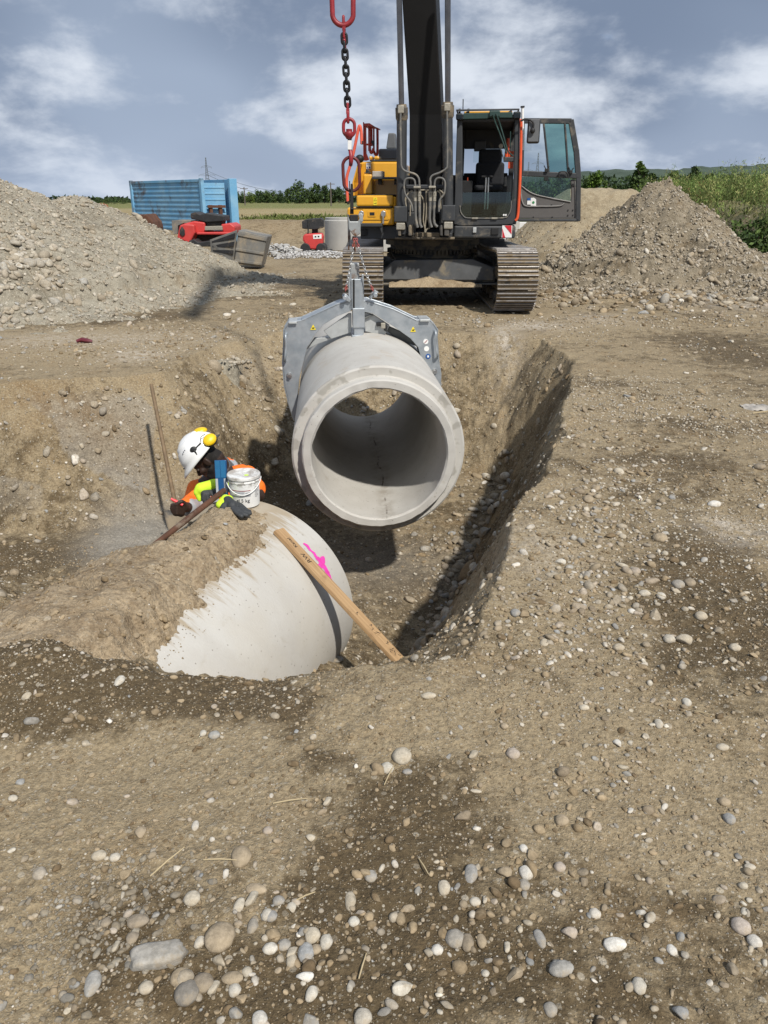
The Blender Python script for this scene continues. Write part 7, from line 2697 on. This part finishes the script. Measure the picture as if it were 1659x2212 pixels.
def tree(name, label, x, Y, h, w, seed, base_z=0.0, n=1500, tint=(1, 1, 1), grp=None, bare=.12, leaf=.05, sparse=0.0):
    r_ = np.random.default_rng(seed)
    t = thing(name, label, 'tree', (x, Y, base_z), 0, grp)
    mb = MB()
    lean = r_.uniform(-.03, .03)
    pts = [(0, 0, -.02 * h), (lean * h * .4, 0, h * .3), (lean * h, 0, h * .8)]
    mb.tube(pts, [h * .028, h * .02, h * .006], 7)
    L = []
    for k in range(7):
        a = r_.uniform(0, 6.28); z = h * r_.uniform(.25, .7); q = w * .38 * r_.uniform(.6, 1)
        e = (math.cos(a) * q, math.sin(a) * q, z + h * r_.uniform(.08, .2))
        mb.tube([(lean * z, 0, z), e], [h * .010, h * .003], 5); L.append(e)
    mb.build('trunk', M['bark'], t)
    # foliage gathered in uneven clumps on and between the limbs
    m = int(16 + 10 * (1 - sparse))
    cc = []
    for k in range(m):
        z = bare + (1 - bare) * r_.beta(1.6, 1.5)
        prof = math.sin(math.pi * min(1, max(.05, (z - bare) / (1 - bare) * .86 + .12))) ** .7
        a = r_.uniform(0, 6.28); q = w * .5 * prof * math.sqrt(r_.uniform(.1, 1)) * .85
        cc.append((math.cos(a) * q, math.sin(a) * q, z * h * .94, w * r_.uniform(.13, .24)))
    cc = np.array(cc)
    pick = r_.integers(0, m, n)
    d = r_.normal(size=(n, 3)); d /= np.linalg.norm(d, axis=1)[:, None]
    P = cc[pick, :3] + d * (cc[pick, 3] * r_.uniform(.25, 1.05, n) ** .6)[:, None]
    P[:, 2] = np.maximum(P[:, 2], h * bare * .6)
    tone = r_.uniform(.7, 1.4, m)[pick][:, None] * r_.uniform(.75, 1.25, (n, 1))
    cols = GREENS[r_.integers(0, 4, m)][pick] * tone * np.array(tint)
    V, F, C = leaf_mesh(P, h * leaf * r_.uniform(.5, 1.2, n), cols, r_)
    np_mesh('crown', V, F, M['leaf'], t, False, None, None, C)


def trees():
    k = 0
    kinds = dict(dark='dark green', mid='mid green', light='yellowish green')
    # beyond the field on the left
    L = [(505, 412, 26, 'mid', 300), (523, 418, 24, 'dark', 310), (540, 419, 22, 'light', 300), (556, 413, 26, 'dark', 320), (575, 416, 24, 'dark', 320), (590, 415, 26, 'mid', 330), (605, 418, 22, 'dark', 310), (622, 412, 26, 'mid', 300), (645, 399, 46, 'dark', 290), (667, 405, 30, 'mid', 300),
         (683, 401, 28, 'dark', 300), (700, 404, 26, 'dark', 310), (716, 410, 24, 'mid', 310), (732, 409, 26, 'dark', 310), (746, 412, 24, 'dark', 305), (210, 431, 22, 'dark', 240), (158, 427, 10, 'mid', 240), (240, 432, 28, 'dark', 260), (264, 432, 24, 'mid', 270), (228, 434, 20, 'mid', 260)]
    for dx, dy, wd, kd, Y in L:
        p = aty(dx, dy, Y); h = p.z + .5
        w = wd * KX / 768 * Y * .95
        tint = dict(dark=(1.15, 1.25, 1.3), mid=(1.6, 1.6, 1.5), light=(2.6, 2.4, 1.3))[kd]  # lighter, bluish greens put the distance haze into the leaf colour
        big = 'tall broad' if dy < 402 else ('low' if dy > 415 else 'mid-sized')
        side = 'left of the blue container' if dx < 275 else 'beyond the tan field'
        tree('field_tree', f'{big} {kinds[kd]} tree on the skyline {side}', p.x, Y, h, w, 700 + k, 0, 1100, tint, 'trees on the skyline', .06, .07)
        k += 1
    # behind the heaps on the right
    Rr = [(1290, 376, 44, 'light', 95), (1268, 388, 26, 'mid', 110), (1310, 394, 30, 'mid', 100), (1340, 398, 26, 'dark', 120), (1386, 355, 40, 'mid', 92), (1358, 384, 30, 'dark', 115), (1408, 380, 30, 'dark', 120), (1432, 382, 24, 'dark', 130), (1455, 366, 34, 'mid', 105), (1502, 364, 40, 'mid', 100), (1478, 384, 26, 'dark', 125), (1533, 378, 24, 'dark', 120),
          (1646, 376, 34, 'dark', 90), (1600, 392, 26, 'dark', 120), (1256, 402, 24, 'dark', 130), (1325, 404, 24, 'light', 90), (1205, 398, 40, 'mid', 110), (1180, 402, 36, 'dark', 110), (1150, 404, 30, 'mid', 115), (1230, 400, 26, 'dark', 100)]
    for dx, dy, wd, kd, Y in Rr:
        p = aty(dx, dy, Y); h = p.z + .4
        w = wd * KX / 768 * Y * .95
        tint = dict(dark=(1.1, 1.2, 1.1), mid=(1.4, 1.5, 1.2), light=(2.1, 2.2, 1.1))[kd]
        big = 'tall loose' if dy < 368 else ('low bushy' if dy > 390 else 'mid-sized')
        where = 'seen through the open cab door' if dx < 1240 else ('behind the flat topped heap' if dx < 1345 else ('behind the pointed heap' if dx < 1480 else 'above the weedy bank'))
        tree('field_tree', f'{big} {kinds[kd]} tree {where}', p.x, Y, h, w, 800 + k, 0, 1400, tint, 'trees behind the heaps', .05, .05, .3)
        k += 1
    # the far wood as one mass
    r_ = np.random.default_rng(55)
    n = 15000
    x = np.concatenate([r_.uniform(-260, 12, n // 2), r_.uniform(40, 360, n // 2)]); y = np.where(x < 20, 345 + r_.uniform(0, 25, n), 330 + r_.uniform(0, 30, n))
    hh = np.where(x < 20, 1.8 + 2.4 * fbm(x * .06, y * 0, None, 3, 91), 9 + 4 * fbm(x * .04, y * 0, None, 3, 92) + 5 * sstep(60, 200, x))
    z = hh * r_.uniform(0, 1, n) ** .7
    cols = GREENS[r_.integers(0, 4, n)] * r_.uniform(.6, 1.2, (n, 1)) * np.array([.85, 1.0, 1.1])
    V, F, C = leaf_mesh(np.stack([x, y, np.maximum(z, .1)], -1), r_.uniform(.5, 1.3, n), cols, r_)
    o = np_mesh('treeline', V, F, M['leaf'], None, False, None, None, C)
    tag(o, 'dark far wood along the horizon', 'wood', None, 'stuff')
    # wooded hills at the far right
    xs = np.linspace(60, 900, 160); T = np.linspace(0, 1, 14); X, U_ = np.meshgrid(xs, T); x, uu = X.ravel(), U_.ravel()
    top = (26 + 14 * sstep(120, 500, x) + 5 * fbm(x * .012, x * 0, None, 4, 93) + 2.0 * fbm(x * .09, x * 0, None, 3, 94)) * sstep(60, 170, x)
    z = top * np.sin(uu * math.pi / 2) + 1.5 * fbm(x * .1, uu * 9, None, 3, 95) * uu
    y = 780 + 160 * uu
    i = np.arange(len(x)).reshape(14, 160)
    Fq = np.stack([i[:-1, :-1], i[:-1, 1:], i[1:, 1:], i[1:, :-1]], -1).reshape(-1, 4)
    hm = mat_plain('wooded_hill', (.030, .050, .030), .9, 0, .5, .05, 0, None, 0, (.050, .075, .050))
    o = np_mesh('hills', np.stack([x, y, z], -1), Fq, hm)
    tag(o, None, None, None, 'structure')


def weeds():
    r_ = np.random.default_rng(77)
    # tall weeds on the bank
    n = 5200
    x = r_.uniform(8.2, 26, n); y = r_.uniform(14.5, 46, n)
    bk = bank(x, y)
    k = (bk > .75) & (r_.uniform(0, 1, n) < .75 + .5 * fbm(x * .5, y * .5, None, 2, 96))
    x, y = x[k], y[k]
    z0 = ground_h(x, y)
    H_ = r_.uniform(.6, 1.2, len(x)) * (1 + .45 * fbm(x * .35, y * .35, None, 2, 97)) * np.where(r_.uniform(0, 1, len(x)) < .08, 1.35, 1)
    P, S, C = [], [], []
    for q in range(len(x)):
        m = 62
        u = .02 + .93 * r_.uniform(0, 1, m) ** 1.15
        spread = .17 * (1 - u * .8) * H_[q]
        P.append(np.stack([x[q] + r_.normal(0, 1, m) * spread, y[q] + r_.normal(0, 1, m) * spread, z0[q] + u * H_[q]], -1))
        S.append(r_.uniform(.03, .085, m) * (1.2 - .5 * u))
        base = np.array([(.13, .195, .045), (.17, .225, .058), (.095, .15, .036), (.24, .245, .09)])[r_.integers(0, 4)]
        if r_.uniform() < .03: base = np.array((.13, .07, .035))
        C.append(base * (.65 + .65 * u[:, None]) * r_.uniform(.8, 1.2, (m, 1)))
    P = np.concatenate(P); S = np.concatenate(S); C = np.concatenate(C)
    V, F, C = leaf_mesh(P, S, C, r_, .55)
    m = len(x) * 3
    sx = np.repeat(x, 3) + r_.normal(0, .05, m); sy = np.repeat(y, 3) + r_.normal(0, .05, m); sz = np.repeat(z0, 3); sh = np.repeat(H_, 3) * r_.uniform(.75, 1.0, m)
    lx = r_.normal(0, .07, m) * sh; wv = r_.uniform(0, 3.14, m); cw = np.cos(wv) * .007; sw_ = np.sin(wv) * .007
    SV = np.stack([np.stack([sx - cw, sy - sw_, sz], -1), np.stack([sx + cw, sy + sw_, sz], -1), np.stack([sx + lx + cw * .3, sy + sw_ * .3, sz + sh], -1), np.stack([sx + lx - cw * .3, sy - sw_ * .3, sz + sh], -1)], 1).reshape(-1, 3)
    SC = np.repeat(np.concatenate([np.array([.12, .15, .05]) * r_.uniform(.7, 1.3, (m, 1)), np.ones((m, 1))], 1), 4, 0)
    F = np.concatenate([F, (np.arange(m)[:, None] * 4 + np.arange(4)[None]) + len(V)]); V = np.concatenate([V, SV]); C = np.concatenate([C, SC])
    o = np_mesh('weeds', V, F, M['leaf'], None, False, None, None, C)
    tag(o, 'tall green weeds and grasses overgrowing the bank', 'weeds', None, 'stuff')
    # leafy bushes on the near slope of the bank
    spots = ((1592, 470, 19.5, .95, 'low broad leafy bush at the foot of the weedy bank'), (1640, 462, 17.6, 1.0, 'dark leafy bush at the right edge on the bank'), (1556, 492, 22, .7, 'small bush low on the bank slope beside the pointed heap'), (1618, 432, 20.5, .9, 'pale green bush high on the bank among the weeds'), (1530, 448, 25, .9, 'bush on the crest of the bank behind the pointed heap'))
    for i, (dx, dy, Y, h, lab) in enumerate(spots):
        p = aty(dx, dy, Y)
        z = float(ground_h(np.array([p.x]), np.array([Y]))[0])
        t = thing('bush', lab, 'bush', (p.x, Y, z - .03), 0, 'bushes on the weedy bank')
        mb = MB()
        for q in range(6):
            a = r_.uniform(0, 6.28); mb.tube([(0, 0, 0), (math.cos(a) * h * .35, math.sin(a) * h * .35, h * r_.uniform(.5, .9))], [.016, .005], 5)
        mb.build('stem', M['bark'], t)
        n = 1500
        d = r_.normal(size=(n, 3)); d /= np.linalg.norm(d, axis=1)[:, None]
        cl = np.stack([r_.normal(0, h * .38, 12), r_.normal(0, h * .30, 12), r_.uniform(.15, .8, 12) * h], -1)
        pk = r_.integers(0, 12, n)
        P = cl[pk] + d * (h * .28 * r_.uniform(.2, 1, n) ** .5)[:, None]
        P[:, 2] = np.maximum(P[:, 2], .02)
        C = np.array([(.04, .075, .02), (.06, .10, .025), (.08, .125, .03)])[r_.integers(0, 3, 12)][pk] * r_.uniform(.7, 1.3, (n, 1))
        V, F, C = leaf_mesh(P, r_.uniform(.03, .075, n), C, r_)
        np_mesh('foliage', V, F, M['leaf'], t, False, None, None, C)
    # grass and yellowing stalks along the near edge of the field
    n = 26000
    x = np.concatenate([r_.uniform(-40, 4, n // 2), r_.uniform(-9, 3.5, n // 2)]); y = np.concatenate([r_.uniform(41, 48, n // 2), r_.uniform(40, 46, n // 2)])
    g = fbm(x * .25, y * .25, None, 3, 98)
    h = .55 + .35 * g
    z = ground_h(x, y) + r_.uniform(.05, 1, n) * h
    C = np.where((g > .05)[:, None], np.array([.115, .14, .035]), np.array([.25, .235, .08])) * r_.uniform(.7, 1.3, (n, 1))
    V, F, C = leaf_mesh(np.stack([x, y, z], -1), r_.uniform(.10, .24, n), C, r_, .6)
    o = np_mesh('tall_grass', V, F, M['leaf'], None, False, None, None, C)
    tag(o, 'green and yellowing tall grass along the near edge of the field', 'grass', None, 'stuff')


container()
left_machinery()
rubble('rubble', 'grey broken concrete and crushed stone beside the red compactor', -5.2, -2.6, 24.0, 27.0, 900, 901, .03, .12, (.48, .48, .47), .32)
rubble('rubble', 'light grey crushed stone spread in front of the concrete ring', -3.2, -.6, 23.2, 25.4, 1500, 902, .02, .07, (.52, .52, .52), .12)
rubble('rubble', 'brown stones and clods piled behind the left track', -.9, .6, 17.4, 19.0, 300, 903, .03, .10, (.36, .28, .20), .25)
pylon('pylon', 'far lattice pylon above the blue container', 444, 340, 520, 0, 'pylons on the horizon')
pylon('pylon', 'tall far lattice pylon seen through the cab door glass', 1163.5, 330, 460, 0, 'pylons on the horizon')
pylon('pylon', 'shorter far lattice pylon at the hinge side of the cab door glass', 1142.5, 350, 520, 0, 'pylons on the horizon')
power_lines()
utility_pole(527, 404, 210, 'thin utility pole standing right of the blue container beyond the field')
utility_pole(714, 394, 190, 'thin utility pole standing left of the chain beyond the field')
trees()
weeds()
